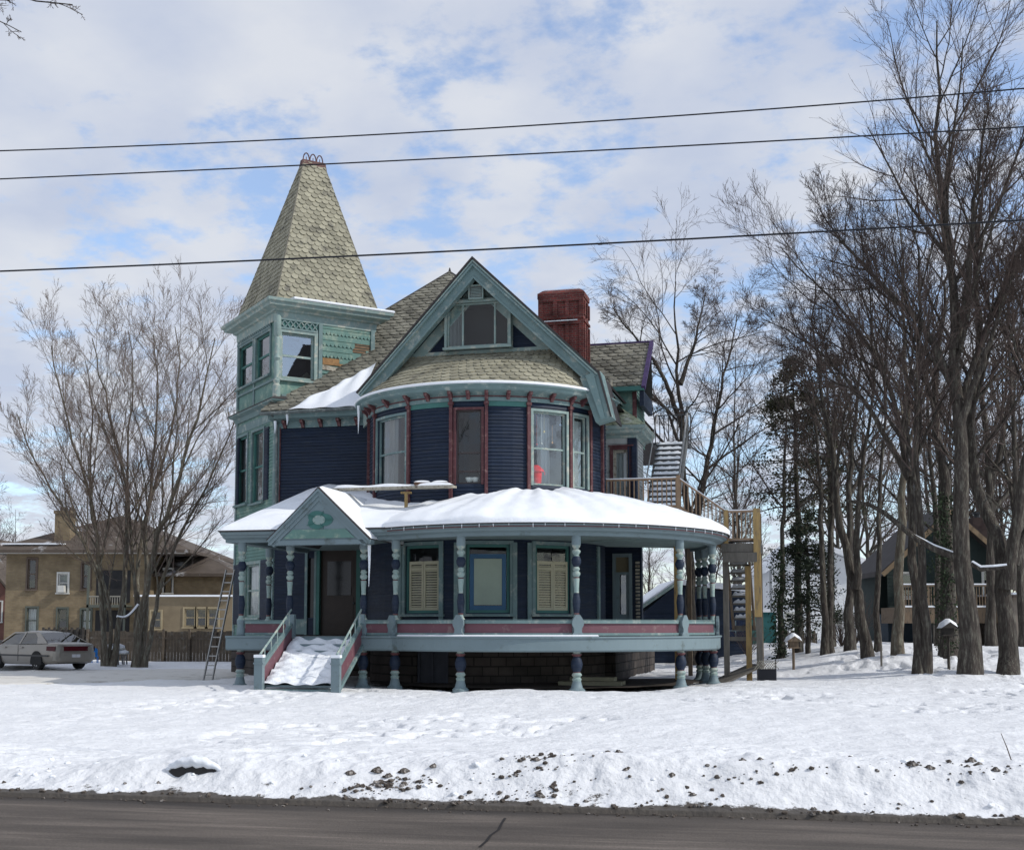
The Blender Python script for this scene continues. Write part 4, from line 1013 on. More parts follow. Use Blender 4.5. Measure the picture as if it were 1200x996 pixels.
b = MB(); b.prism([(cx + .13 * math.cos(k * .628) * 1.4, zp + .52 + .13 * math.sin(k * .628)) for k in range(10)], lambda x, z: (x, PD - .034, z), lambda x, z: (x, PD - .01, z)); b.build('pediment_rosette', TEALL, ped)
b = MB()
for k in range(5): 
    th = 2 * math.pi * k / 5; b.beam((cx + .13 * math.cos(th), PD - .03, zp + .52 + .1 * math.sin(th)), (cx + .42 * math.cos(th), PD - .03, zp + .52 + .24 * math.sin(th)), .03, .015)
b.build('pediment_scroll', TEALD, ped)
# pediment roof with snow on both slopes, running back into the porch roof
b = MB(); bk = -2.6
for c in (pl, pr2):
    n = offs(pa_, c, .03); b.prism([pa_, (c[0], c[1]), (c[0] + n[0], c[1] + n[1]), (pa_[0], pa_[1] - .04)], lambda x, z: (x, PD - .12, z), lambda x, z: (x, bk, z))
hp(b, 'pediment_roof', DARKROOF)
b = MB()
for c, sg in ((pl, 1), (pr2, -1)):
    def f_(u, v, c=c, sg=sg):
        x = pa_[0] + (c[0] - pa_[0]) * u; z = pa_[1] + (c[1] - pa_[1]) * u
        t = PD + .0 + v * (bk - PD); e = min(1, v / .05) * (1 if u > .05 else .7); e *= 1 if u < .999 else 0
        return (x, t, z + .005 + .10 * e * (.6 + .6 * u))
    mgrid(b, f_, 16, 20)
hp(b, 'pediment_roof_snow', SNOW, smooth=True)
# icicles
b = MB()
for (px, py, L_, M_, o_) in ((421.5, 480, .75, GP, .1), (438, 644, 1.0, LP_, .35), (330, 500, .3, FRONT, .5), (344, 492, .25, FRONT, .5)):
    u_, z_ = M_.hit(px, py); p = M_(u_, z_, o_); b.tube([(p[0], p[1], z_ + .1), (p[0] + .01, p[1], z_ - L_ * .4), (p[0], p[1], z_ - L_)], [.05, .03, .006], 6)
for k in range(26):
    u_ = PCd(-30 + k * 4.6 + random.uniform(-1, 1)); p = PA(u_, ZE + .29, .47); L_ = random.uniform(.03, .12); b.tube([p, (p[0], p[1], p[2] - L_)], [.018, .003], 5)
hp(b, 'icicles', ICE)
# steps
_before = set(o.name for o in S.objects)
stn = 7; runL = 2.75; front_t = LT - .15 - runL
sw0, sw1 = stL + .0, stR - .0
st = MB(); ss = MB()
for k in range(stn):
    z1_ = 1.30 - (k + 1) * (1.30 / (stn + 1)) + .02; t1 = LT - .12 - k * runL / stn; t0_ = t1 - runL / stn
    st.box(sw0 + .06, sw1 - .06, t0_, t1, z1_ - .05, z1_); st.box(sw0 + .08, sw1 - .08, t1 - .03, t1, z1_ - .002, z1_ + .16)
hp(st, 'porch_steps', GREYB)
def stsn(u, v):
    s = sw0 + .07 + u * (sw1 - sw0 - .14); t = LT - .12 - v * (runL + .1)
    k = v * stn; z = 1.18 - v * (1.18 - .1)
    z += .05 + .014 * math.cos(k * 2 * math.pi) * (1 - v * .5) + .03 * vn(s * 3.2, t * 3.2, 1.7) + .03 * vn(s * 3, t * 5 + 1, 3.1)
    z += .04 * math.exp(-((u - .1) / .1) ** 2) + .04 * math.exp(-((u - .95) / .07) ** 2)
    return (s, t, z + .05)
mgrid(ss, stsn, 50, 70); hp(ss, 'steps_snow', snow_mat('steps_snow', b1=.03, s1=5, b2=.02, s2=16), smooth=True)
b = MB(); b.box(sw0, sw1, front_t - .1, front_t - .04, -.05, .09); hp(b, 'bottom_riser', TEAL)
for sx in (sw0, sw1):
    b = MB(); b.box(sx - .11, sx + .11, front_t - .28, front_t - .06, -.1, .86); b.box(sx - .13, sx + .13, front_t - .30, front_t - .04, .70, .74); nw = hp(b, 'newel_post', GREYB)
    b = MB(); b.box(sx - .12, sx + .12, front_t - .29, front_t - .05, .862, .93); b.build('newel_snow', SNOW, nw)
    b = MB(); a_ = (sx, front_t - .1, .30); c_ = (sx, LT - .05, 1.38)
    b.prism([(front_t - .08, .05), (LT - .1, 1.16), (LT - .1, 1.62), (front_t - .08, .56)], lambda t, z: (sx - .03, t, z), lambda t, z: (sx + .03, t, z))
    sp_ = hp(b, 'stair_panel', MAROONP)
    b = MB()
    for (z0_, z1_, w_) in ((.60, 1.68, .09), (.10, 1.14, .20)): b.beam((sx, front_t - .08, z0_), (sx, LT - .08, z1_), w_, .10)
    b.build('stair_rail', TEAL, sp_)
    b = MB()
    for z0_, z1_ in ((.86, 2.02),): b.tube([(sx - .0, front_t - .08, z0_ - .15), (sx, front_t - .12, z0_ + .08), (sx, LT - .1, z1_ + .05)], .028, 6)
    for k in range(5): t_ = front_t + (LT - front_t) * (k + .5) / 5; zz = .64 + (1.75 - .64) * (k + .5) / 5; b.tube([(sx, t_, zz), (sx, t_, zz + .34)], .016, 5)
    b.build('hand_rail', TEALL, sp_)
    b = MB(); b.box(sx - .09, sx + .09, LT - .12, LT + .06, 1.3, 1.95); hp(b, 'stair_top_post', GREYB)
for o in [o for o in S.objects if o.name not in _before]:
    for v in o.data.vertices:
        if v.co.y < LT: v.co.x += (LT - v.co.y) * .17
# loose boards under the porch
b = MB(); b.box(3.0, 4.7, -4.0, -3.2, .02, .16); b.box(3.3, 4.5, -3.9, -3.4, .17, .27)
tag(b.build('lumber_pile', mat('grey_lumber', (.2, .19, .13), .9, .3)), 'low pile of old boards lying on the ground under the right part of the porch', 'lumber')
o = S.objects['lumber_pile']; o.location = (-.71, 38, 0); o.rotation_euler = (0, 0, HY)
# scaffold planks on the left porch roof
q0 = HF.world(*[0, 0]); 
pA, pB = Vector(P(392, 574, 35.0)), Vector(P(532, 570, 33.6))
sc = thing('scaffold_plank', 'snow-covered white scaffold plank lying level above the porch roof valley on yellow timber brackets', 'plank', tuple((pA + pB) / 2))
off = -(pA + pB) / 2
b = MB(); b.beam(pA + off, pB + off, .35, .06); b.build('board', BARE, sc)
b = MB()
mgrid(b, lambda u, v: tuple(pA + off + (pB - pA) * u + Vector((0, (v - .5) * .36, .03 + (.07 if 0 < v < 1 and 0 < u < 1 else 0) * (1 + .3 * math.sin(u * 17))))), 30, 6); b.build('plank_snow', SNOW, sc, smooth=True)
b = MB(); m1 = Vector(P(476, 574, 34.3)) + off; b.beam(m1 + Vector((0, 0, -.05)), m1 + Vector((.0, 0, -.50)), .09, .09); b.beam(m1 + Vector((-.15, .0, -.08)), m1 + Vector((.15, 0, -.08)), .12, .05); b.build('bracket', TIMBERY, sc)
for k, px in enumerate((495, 516)):
    c0_ = Vector(P(px, 568.5, 34.0)); s_ = MB()
    for j in range(3): s_.box(-.22, .22, -.15, .15, j * .03, j * .03 + .027, Matrix.Rotation(rad(random.uniform(-6, 6)), 4, 'Z'))
    t_ = s_.build('shingle_bundle', mat('brown_shingles', (.13, .08, .055), .9, .3), None, loc=tuple(c0_ + Vector((0, 0, -.02))))
    t_['label'] = ['left one of two small bundles of brown shingles lying on the scaffold plank', 'right one of two small bundles of brown shingles lying on the scaffold plank'][k]; t_['category'] = 'shingle bundle'
    s_ = MB(); s_.add([], []); mgrid(s_, lambda u, v: ((u - .5) * .46, (v - .5) * .32, .09 + .06 * math.sin(math.pi * u) ** .4 * math.sin(math.pi * v) ** .4), 10, 6); s_.build('snow_cap', SNOW, t_, smooth=True)

# things in the bay window
u_, z_ = BAY.hit(636, 560); p = HF.world(*Arc((0, 0), 3.22, HF)(u_ / 3.67 * 3.22, 0)[:2])
zb_ = zB_ + .02
b = MB(); b.lathe(0, 0, [(.14, 0, 0), (.16, .02, 0), (.19, .36, 0), (.235, .37, 0), (.235, .44, 0), (.20, .46, 0), (.10, .56, 0), (.0, .57, 0)], 18)
bk_ = b.build('bucket', mat('red_plastic', (.75, .012, .015), .4, .05), None, loc=(p[0], p[1], zb_ + .03), smooth=False); smooth_shade(bk_)
tag(bk_, 'bright red lidded bucket standing inside the right bay window upstairs', 'bucket')
b = MB(); b.tube([(.22, 0, .4), (.26, 0, .36), (.26, 0, .28)], .012, 5); b.build('handle', mat('red_plastic', (.75, .012, .015)), bk_)
for k, px in enumerate((548, 556)):
    u_ = BAY.hit(px, 560)[0]; p = HF.world(*Arc((0, 0), 3.42, HF)(u_ / 3.67 * 3.42, 0)[:2])
    b = MB(); b.lathe(0, 0, [(.05, 0), (.07, .02), (.10, .10), (.11, .15), (.095, .15), (.05, .04)], 14)
    o = smooth_shade(b.build('white_bowl', mat('white_china', (.75, .75, .72), .3, .03), None, loc=(p[0], p[1], zb_ + .03)))
    tag(o, ['left of two small white bowls on the sill inside the middle bay window', 'right of two small white bowls on the sill inside the middle bay window'][k], 'bowl')
oc = [(.6, .45, .15), (.5, .08, .08), (.7, .7, .65), (.25, .35, .5), (.6, .3, .1)]
for k, (px, py, r_) in enumerate(((641, 505, .035), (632, 520, .03), (638, 519, .03), (661, 497, .04), (651, 518, .03))):
    u_, z_ = BAY.hit(px, py); p = HF.world(*Arc((0, 0), 3.5, HF)(u_ / 3.67 * 3.5, 0)[:2])
    b = MB(); b.lathe(0, 0, [(.002, -r_), (r_ * .7, -r_ * .7), (r_, 0), (r_ * .7, r_ * .7), (.004, r_), (.004, .9 if k < 4 else .5)], 10)
    o = smooth_shade(b.build('ornament', mat('ornament%d' % k, oc[k], .25, .1), None, loc=(p[0], p[1], z_)))
    o.name = 'hanging_ornament'; tag(o, 'small round ornament hanging on a thread inside the right bay window upstairs', 'ornament', 'ornaments hanging in the bay window')
# ================================================================== GROUND
RD = Vector((.982, -.189)); RN = Vector((.189, .982)); R0 = Vector((-5.05, 12.2))
_perm = rng.random((256, 256))
def vnoise(x, y):
    """vectorised value noise, 0..1"""
    x = np.asarray(x, float); y = np.asarray(y, float)
    xi = np.floor(x).astype(int); yi = np.floor(y).astype(int); fx = x - xi; fy = y - yi
    fx = fx * fx * (3 - 2 * fx); fy = fy * fy * (3 - 2 * fy)
    g = lambda a, b: _perm[a & 255, b & 255]
    return (g(xi, yi) * (1 - fx) + g(xi + 1, yi) * fx) * (1 - fy) + (g(xi, yi + 1) * (1 - fx) + g(xi + 1, yi + 1) * fx) * fy
def fbm(x, y, o=4):
    r = 0; a = .5; t = 0
    for k in range(o): r = r + a * vnoise(x * 2 ** k + 17 * k, y * 2 ** k + 9 * k); t += a; a *= .5
    return r / t
def sst(a, b, x): t = np.clip((np.asarray(x, float) - a) / (b - a), 0, 1); return t * t * (3 - 2 * t)
def drive_mask(x, y):
    """where the cleared driveway lies (1) """
    yc = 41.5 + (-x - 8) * -.25
    lo = 35.0 + (x + 16) * .75
    return sst(0, 1.2, (y - (33.6 + (x + 14) * .9))) * sst(0, 1.5, -8.0 - x) * sst(0, 1.0, 47 - y + (x + 12) * .1)
DRP, DRQ = -100.0, 1.0
FOOT = []
def trail(x0, y0, x1, y1, n, w=.12):
    for k in range(n):
        f = (k + .5) / n; FOOT.append((x0 + (x1 - x0) * f + (w if k % 2 else -w) + random.uniform(-.06, .06) + .5 * math.sin(f * 4), y0 + (y1 - y0) * f + random.uniform(-.1, .1), 1))
trail(-5.2, 29.5, -8.5, 17, 22); trail(-5.0, 29.8, 6.0, 26.5, 20); trail(3, 27, 13, 31, 16); trail(-6.2, 30.0, -12, 33, 10)
def ground(x, y):
    x = np.asarray(x, float); y = np.asarray(y, float)
    q = (x + 5.05) * .189 + (y - 12.2) * .982; p = x * .982 - y * .189
    z = np.zeros_like(x)
    # bank along the road
    amp = .16 + .26 * vnoise(p * .55 + 3, q * 0 + 2) + .18 * sst(1, 5, p) - .05 * sst(-2, 0, -p - 3)
    w = 1.9
    bank = amp * sst(0, .75, q) * (1 - .62 * sst(1.1, 4.2, q))
    rough = sst(0, .3, q) * (1 - sst(1.6, 4.5, q))
    z = z + bank + rough * (.10 * (fbm(p * 2.6, q * 2.6, 4) - .5) + .07 * (fbm(p * 9, q * 9, 3) - .5))
    z = z + .015 * sst(-.02, .03, q)
    # lawn undulation
    lawn = sst(2.5, 5, q) * (1 - .7 * drive_mask(x, y))
    near = 1 - sst(55, 80, y)
    z = z + lawn * near * (.16 * (fbm(x * .25, y * .25, 3) - .5) + .07 * (fbm(x * 1.1, y * 1.4, 4) - .5) + .045 * (fbm(x * 3.4, y * 3.8, 3) - .5))
    z = z - .10 * (1 - sst(4.2, 6.2, np.hypot(x - .7, y - 36.5)))
    # rising lawn on the right, under the big trees
    rise = sst(7, 14, x) * sst(30, 44, y); z = z + rise * (.62 + .35 * (fbm(x * .5, y * .7, 3) - .5) * 1.2)
    z = z + .35 * sst(45, 52, y) * sst(4, 30, -x)
    z = z * (1 - 0) - .10 * sst(0, .02, -q)
    z = np.where(q > 4, z - .10 * sst(4, 9, q) * 1.0 * (1 - rise), z)
    # wind-drawn drifts along the street and scattered trodden places
    z = z + lawn * near * (.10 * (fbm(p * .16, q * .9, 3) - .5) + .05 * (np.abs(fbm(p * .5 + 9, q * 1.6, 3) - .5) * -2 + .3))
    tread = sst(.56, .66, vnoise(x * .33 + 5, y * .28 + 2)) * lawn * near
    z = z - tread * (.09 * sst(.5, .75, vnoise(x * 4.2, y * 3.1)) + .03)
    for fx, fy, fr in FOOT:
        m_ = (np.abs(x - fx) < .6) & (np.abs(y - fy) < .8)
        if m_.any(): e_ = np.exp(-(((x - fx) / .11) ** 2 + ((y - fy) / .2) ** 2)); z = z - .10 * e_ + .02 * np.exp(-(((x - fx) / .22) ** 2 + ((y - fy) / .34) ** 2))
    dp = p - DRP; dq = q - DRQ
    z = z - .07 * np.exp(-(np.abs(dp) / .3) ** 4) * sst(.12, 0, dq) * sst(-.5, -.1, dq)
    return z
def gz(x, y): return float(ground(np.array([x]), np.array([y]))[0])
def grid_obj(name, xs, ys, fn, m, **tags):
    X, Y = np.meshgrid(xs, ys); Z = fn(X, Y); nx, ny = len(xs), len(ys)
    V = np.stack([X, Y, Z], -1).reshape(-1, 3).astype(np.float32)
    i = np.arange(nx - 1); j = np.arange(ny - 1); I, J = np.meshgrid(i, j); a = (J * nx + I).ravel()
    Fq = np.stack([a, a + 1, a + nx + 1, a + nx], -1)
    return np_mesh(name, V, Fq, m, smooth=True, **tags)
def np_mesh(name, V, Fq, mats, parent=None, smooth=False, mi=None, **tags):
    me = bpy.data.meshes.new(name); me.vertices.add(len(V)); me.vertices.foreach_set('co', np.ascontiguousarray(V, np.float32).ravel())
    k = Fq.shape[1]; me.loops.add(Fq.size); me.loops.foreach_set('vertex_index', Fq.astype(np.int32).ravel()); me.polygons.add(len(Fq))
    me.polygons.foreach_set('loop_start', np.arange(0, Fq.size, k, dtype=np.int32))
    try: me.polygons.foreach_set('loop_total', np.full(len(Fq), k, np.int32))
    except Exception: pass
    if not isinstance(mats, (list, tuple)): mats = [mats]
    for m in mats: me.materials.append(m)
    if mi is not None: me.polygons.foreach_set('material_index', mi.astype(np.int32))
    if smooth: me.polygons.foreach_set('use_smooth', np.ones(len(Fq), bool))
    me.update(calc_edges=True)
    o = bpy.data.objects.new(name, me); COL.objects.link(o)
    if parent: o.parent = parent
    for a, b in tags.items(): o[a] = b
    return o
def on_ground(px, py):
    d = ray(px, py); k = -CAMZ / d[2]
    for _ in range(60):
        z = gz(d[0] * k, d[1] * k); e = CAMZ + d[2] * k - z
        k += e / abs(d[2]) * .5
    return (d[0] * k, d[1] * k, gz(d[0] * k, d[1] * k))
DG_ = on_ground(229, 924); DRP = (DG_[0] * .982 - DG_[1] * .189); DRQ = (DG_[0] + 5.05) * .189 + (DG_[1] - 12.2) * .982
# snow sheet: near part aligned with the road, fine; whole sheet to the horizon
def road_grid(name, ps, qs, fn, m, **tags):
    Pp, Q = np.meshgrid(ps, qs)
    X = -5.05 + .982 * (Pp) + .189 * Q; Y = 12.2 - .189 * Pp + .982 * Q
    Z = fn(X, Y); nx, ny = len(ps), len(qs)
    V = np.stack([X, Y, Z], -1).reshape(-1, 3); i = np.arange(nx - 1); j = np.arange(ny - 1); I, J = np.meshgrid(i, j); a = (J * nx + I).ravel()
    return np_mesh(name, V, np.stack([a, a + 1, a + nx + 1, a + nx], -1), m, smooth=True, **tags)
ps = np.concatenate([-np.geomspace(600, 14, 22), np.arange(-13.5, -6, .25), np.arange(-6, 17, .04), np.arange(17, 40, .3), np.geomspace(41, 600, 18)])
qs = np.concatenate([[-.06, -.03, 0.0], np.arange(.02, .3, .03), np.arange(.3, 5, .045), np.arange(5, 24, .075), np.arange(24, 60, .3), np.geomspace(61, 1500, 26)])
dirty = lambda: None
GS = SNOWG
# road dirt speckles close to the edge live in the snow's own colour
m = bpy.data.materials.new('lawn_snow'); m.use_nodes = True
nt = m.node_tree; N = nt.nodes; L = nt.links; b_ = N['Principled BSDF']; b_.inputs['Roughness'].default_value = .6; b_.inputs['Specular IOR Level'].default_value = .25
tc = N.new('ShaderNodeTexCoord'); sp = N.new('ShaderNodeSeparateXYZ'); L.new(tc.outputs['Object'], sp.inputs[0])
def mt(op, a, b=None, c=None):
    q = N.new('ShaderNodeMath'); q.operation = op
    for i, x in enumerate((a, b, c)):
        if x is None: continue
        if isinstance(x, (int, float)): q.inputs[i].default_value = x
        else: L.new(x, q.inputs[i])
    return q.outputs[0]
q = mt('ADD', mt('MULTIPLY', mt('ADD', sp.outputs[0], 5.05), .189), mt('MULTIPLY', mt('ADD', sp.outputs[1], -12.2), .982))
n1 = N.new('ShaderNodeTexNoise'); n1.inputs['Scale'].default_value = 5; n1.inputs['Detail'].default_value = 10; n1.inputs['Roughness'].default_value = .75; L.new(tc.outputs['Object'], n1.inputs['Vector'])
n0 = N.new('ShaderNodeTexNoise'); n0.inputs['Scale'].default_value = .55; n0.inputs['Detail'].default_value = 4; L.new(tc.outputs['Object'], n0.inputs['Vector'])
edge = N.new('ShaderNodeMapRange'); edge.inputs[1].default_value = 0.0; edge.inputs[2].default_value = .75; edge.inputs[3].default_value = .16; edge.inputs[4].default_value = -.06; L.new(q, edge.inputs[0])
e2 = N.new('ShaderNodeMapRange'); e2.inputs[1].default_value = 0.0; e2.inputs[2].default_value = .13; e2.inputs[3].default_value = .34; e2.inputs[4].default_value = 0; nq = N.new('ShaderNodeTexNoise'); nq.inputs['Scale'].default_value = 1.1; nq.inputs['Detail'].default_value = 7; L.new(tc.outputs['Object'], nq.inputs['Vector']); L.new(mt('ADD', q, mt('MULTIPLY', mt('ADD', nq.outputs['Fac'], -.45), -.35)), e2.inputs[0])
sm = mt('ADD', mt('ADD', mt('ADD', n1.outputs['Fac'], edge.outputs[0]), e2.outputs[0]), mt('MULTIPLY', mt('ADD', n0.outputs['Fac'], -.5), .25))
r = N.new('ShaderNodeMapRange'); r.inputs[1].default_value = .69; r.inputs[2].default_value = .76; L.new(sm, r.inputs[0])
mx = N.new('ShaderNodeMix'); mx.data_type = 'RGBA'; L.new(r.outputs[0], mx.inputs[0]); mx.inputs[6].default_value = (.70, .71, .725, 1); mx.inputs[7].default_value = (.075, .066, .057, 1)
L.new(mx.outputs[2], b_.inputs['Base Color'])
nb1 = N.new('ShaderNodeTexNoise'); nb1.inputs['Scale'].default_value = 2.6; nb1.inputs['Detail'].default_value = 6; L.new(tc.outputs['Object'], nb1.inputs['Vector'])
nb2 = N.new('ShaderNodeTexNoise'); nb2.inputs['Scale'].default_value = 14; nb2.inputs['Detail'].default_value = 5; L.new(tc.outputs['Object'], nb2.inputs['Vector'])
p1 = N.new('ShaderNodeBump'); p1.inputs['Distance'].default_value = .07; L.new(nb1.outputs['Fac'], p1.inputs['Height'])
p2 = N.new('ShaderNodeBump'); p2.inputs['Distance'].default_value = .022; L.new(nb2.outputs['Fac'], p2.inputs['Height']); L.new(p1.outputs[0], p2.inputs['Normal']); L.new(p2.outputs[0], b_.inputs['Normal'])
road_grid('snowy_ground', ps, qs, ground, m, kind='structure', label='snow-covered lawn')
# road
# dark earth sheet, added to darken the space under the porch
b = MB(); rr_ = []
for k in range(60):
    a = rad(-75 + 200 * k / 59); r_ = 4.75 + .12 * math.sin(k * 1.3); rr_.append(HF.world(PC[0] + r_ * math.sin(a), PC[1] - r_ * math.cos(a)))
cxy = HF.world(PC[0], PC[1]); b.add([(cxy[0], cxy[1], .075)] + [(x, y, max(gz(x, y), 0) + .05) for x, y in rr_], [(0, i, i + 1) for i in range(1, 60)])
b.build('earth_shade_sheet', mat('shade_dark_soil', (.045, .036, .03), .95, .3, 2.0, bump=.02, bs=9), kind='structure', label='dark earth sheet deepening the shade under the porch')
m = bpy.data.materials.new('asphalt'); m.use_nodes = True
nt = m.node_tree; N = nt.nodes; L = nt.links; b_ = N['Principled BSDF']; b_.inputs['Roughness'].default_value = .8; b_.inputs['Specular IOR Level'].default_value = .3
tc = N.new('ShaderNodeTexCoord'); sp = N.new('ShaderNodeSeparateXYZ'); L.new(tc.outputs['Object'], sp.inputs[0])
q = mt('ADD', mt('MULTIPLY', mt('ADD', sp.outputs[0], 5.05), .189), mt('MULTIPLY', mt('ADD', sp.outputs[1], -12.2), .982))
pp = mt('ADD', mt('MULTIPLY', sp.outputs[0], .982), mt('MULTIPLY', sp.outputs[1], -.189))
cb = N.new('ShaderNodeCombineXYZ'); L.new(mt('MULTIPLY', pp, .22), cb.inputs[0]); L.new(mt('MULTIPLY', q, 1.6), cb.inputs[1])
n1 = N.new('ShaderNodeTexNoise'); n1.inputs['Scale'].default_value = 1.3; n1.inputs['Detail'].default_value = 5; L.new(cb.outputs[0], n1.inputs['Vector'])
n2 = N.new('ShaderNodeTexNoise'); n2.inputs['Scale'].default_value = 60; n2.inputs['Detail'].default_value = 4; n2.inputs['Roughness'].default_value = .8; L.new(tc.outputs['Object'], n2.inputs['Vector'])
r1_ = N.new('ShaderNodeMapRange'); r1_.inputs[1].default_value = .35; r1_.inputs[2].default_value = .7; r1_.inputs[3].default_value = .65; r1_.inputs[4].default_value = 1.6; L.new(n1.outputs['Fac'], r1_.inputs[0])
r2_ = N.new('ShaderNodeMapRange'); r2_.inputs[1].default_value = .3; r2_.inputs[2].default_value = .7; r2_.inputs[3].default_value = .6; r2_.inputs[4].default_value = 1.4; L.new(n2.outputs['Fac'], r2_.inputs[0])
# wet dark strip at the snow edge
wet = N.new('ShaderNodeMapRange'); wet.interpolation_type = 'SMOOTHSTEP'; wet.inputs[1].default_value = -.55; wet.inputs[2].default_value = -.05; wet.inputs[3].default_value = 1; wet.inputs[4].default_value = .45; L.new(q, wet.inputs[0])
ns = N.new('ShaderNodeTexNoise'); ns.inputs['Scale'].default_value = 1.0; ns.inputs['Detail'].default_value = 8; ns.inputs['Roughness'].default_value = .7; cb2 = N.new('ShaderNodeCombineXYZ'); L.new(mt('MULTIPLY', pp, .5), cb2.inputs[0]); L.new(mt('MULTIPLY', q, 5.0), cb2.inputs[1]); L.new(cb2.outputs[0], ns.inputs['Vector'])
rs_ = N.new('ShaderNodeMapRange'); rs_.inputs[1].default_value = .5; rs_.inputs[2].default_value = .75; rs_.inputs[3].default_value = 1; rs_.inputs[4].default_value = 1.9; L.new(ns.outputs['Fac'], rs_.inputs[0])
wet_ = mt('MULTIPLY', wet.outputs[0], rs_.outputs[0])
vm = N.new('ShaderNodeVectorMath'); vm.operation = 'SCALE'; vm.inputs[0].default_value = (.086, .072, .061); L.new(mt('MULTIPLY', mt('MULTIPLY', r1_.outputs[0], r2_.outputs[0]), wet_), vm.inputs['Scale']); L.new(vm.outputs[0], b_.inputs['Base Color'])
rw = N.new('ShaderNodeMapRange'); rw.inputs[1].default_value = .45; rw.inputs[2].default_value = 1; rw.inputs[3].default_value = .75; rw.inputs[4].default_value = .85; L.new(wet.outputs[0], rw.inputs[0]); L.new(rw.outputs[0], b_.inputs['Roughness'])
bp = N.new('ShaderNodeBump'); bp.inputs['Distance'].default_value = .006; L.new(n2.outputs['Fac'], bp.inputs['Height']); L.new(bp.outputs[0], b_.inputs['Normal'])
road_grid('road', np.array([-600, -60, -20, 0, 20, 60, 600.]), np.array([-30, -9, -4, 0.8]), lambda X, Y: X * 0 - .03, m, kind='structure', label='wet asphalt road')
# crack in the asphalt
b = MB()
pts = [P(590, 955, 1)] ; cr_ = []
for (px, py) in ((592, 958), (588, 964), (584, 972), (575, 978), (570, 985), (562, 992)):
    d = ray(px, py); k = (-.026 - CAMZ) / d[2]; cr_.append((d[0] * k, d[1] * k))
for (a, c) in zip(cr_, cr_[1:]): b.add([(a[0] - .012, a[1], -.026), (a[0] + .012, a[1], -.026), (c[0] + .012, c[1], -.026), (c[0] - .012, c[1], -.026)], [(0, 1, 2, 3)])
b.build('road_crack', mat('crack_dark', (.012, .01, .01), .9), kind='structure', label='crack in the road')
# driveway patch (gray packed snow), 2 cm above
xs = np.arange(-34, -7.5, .35); ys = np.arange(31, 48.5, .35)
X, Y = np.meshgrid(xs, ys)
Z = ground(X, Y) + .03; dm = drive_mask(X, Y); Z = np.where(dm > .5, Z, Z - .25 * sst(.5, .05, dm) - .06)
nx, ny = len(xs), len(ys); V = np.stack([X, Y, Z], -1).reshape(-1, 3); I, J = np.meshgrid(np.arange(nx - 1), np.arange(ny - 1)); a = (J * nx + I).ravel()
np_mesh('driveway', V, np.stack([a, a + 1, a + nx + 1, a + nx], -1), snow_mat('driveway_snow', (.60, .585, .55), .02, 3, .015, 18, dirt=(.24, .21, .18), dscale=.9, damt=.06), smooth=True, kind='structure', label='driveway of packed grey snow')
# dirt clods along the road edge (as individuals) and fine crumbs (stuff)
def clod(mb, c, r, flat=.6, seed=0):
    rr = random.Random(seed); n = 7; vs = []; base = len(mb.v)
    for i in range(4):
        th = math.pi * (i + .5) / 4
        for k in range(n):
            ph = 2 * math.pi * k / n + i; q = r * rr.uniform(.65, 1.25)
            vs.append((c[0] + q * math.sin(th) * math.cos(ph), c[1] + q * math.sin(th) * math.sin(ph), c[2] + q * flat * math.cos(th)))
    fs = [(i * n + k, (i + 1) * n + k, (i + 1) * n + (k + 1) % n, i * n + (k + 1) % n) for i in range(3) for k in range(n)] + [tuple(range(n))] + [tuple(3 * n + k for k in range(n - 1, -1, -1))]
    mb.add(vs, fs)
CLOD = mat('dirty_ice_clod', (.075, .062, .052), .95, .4, 9, (.3, .28, .26), .25, 12, .01, 30)
cl = [(410, 932, .10), (442, 931, .13), (455, 934, .09), (474, 932, .11), (508, 930, .09), (633, 914, .10), (628, 928, .09), (604, 936, .06), (712, 923, .07), (725, 922, .08), (686, 939, .06), (734, 940, .06), (788, 941, .07), (871, 937, .06), (892, 941, .06), (1070, 938, .10), (1090, 940, .09), (1140, 934, .10), (1148, 938, .09), (1168, 943, .09), (1028, 941, .05), (1135, 946, .05), (953, 948, .06), (185, 933, .05), (146, 933, .04), (1180, 944, .05), (812, 945, .07), (997, 928, .07)]
lab = 'dark lump of dirt and ice lying in the snow bank along the road'
for i, (px, py, r) in enumerate(cl):
    g = on_ground(px, py); r *= .42; b = MB(); clod(b, (0, 0, 0), r, .65, i); clod(b, (r * random.uniform(.6, 1.1), 0, -r * .2), r * .6, .6, i + 50); clod(b, (-r * random.uniform(.6, 1.2), r * .2, -r * .2), r * .5, .6, i + 90)
    o = b.build('dirt_clod', CLOD, loc=(g[0], g[1], g[2] + r * .15)); tag(o, lab, 'dirt clod', 'dirt clods in the snow bank')
b = MB()
for i in range(900):
    p = random.uniform(-7, 15); q = abs(random.gauss(0, .28)) + .02
    if vnoise(np.array([p * .9]), np.array([1.0]))[0] + random.uniform(-.12, .12) < (.50 if p > 3 else .95) and q > .09: continue
    x = -5.05 + .982 * p + .189 * q; y = 12.2 - .189 * p + .982 * q
    r = random.uniform(.006, .03) * (1.4 if random.random() < .12 else 1); clod(b, (x, y, gz(x, y) + r * .2), r, .7, i)
for i in range(260):
    p = random.uniform(-7, 15); q = -abs(random.gauss(0, .10)); x = -5.05 + .982 * p + .189 * q; y = 12.2 - .189 * p + .982 * q; r = random.uniform(.005, .02); clod(b, (x, y, -.025), r, .6, i)
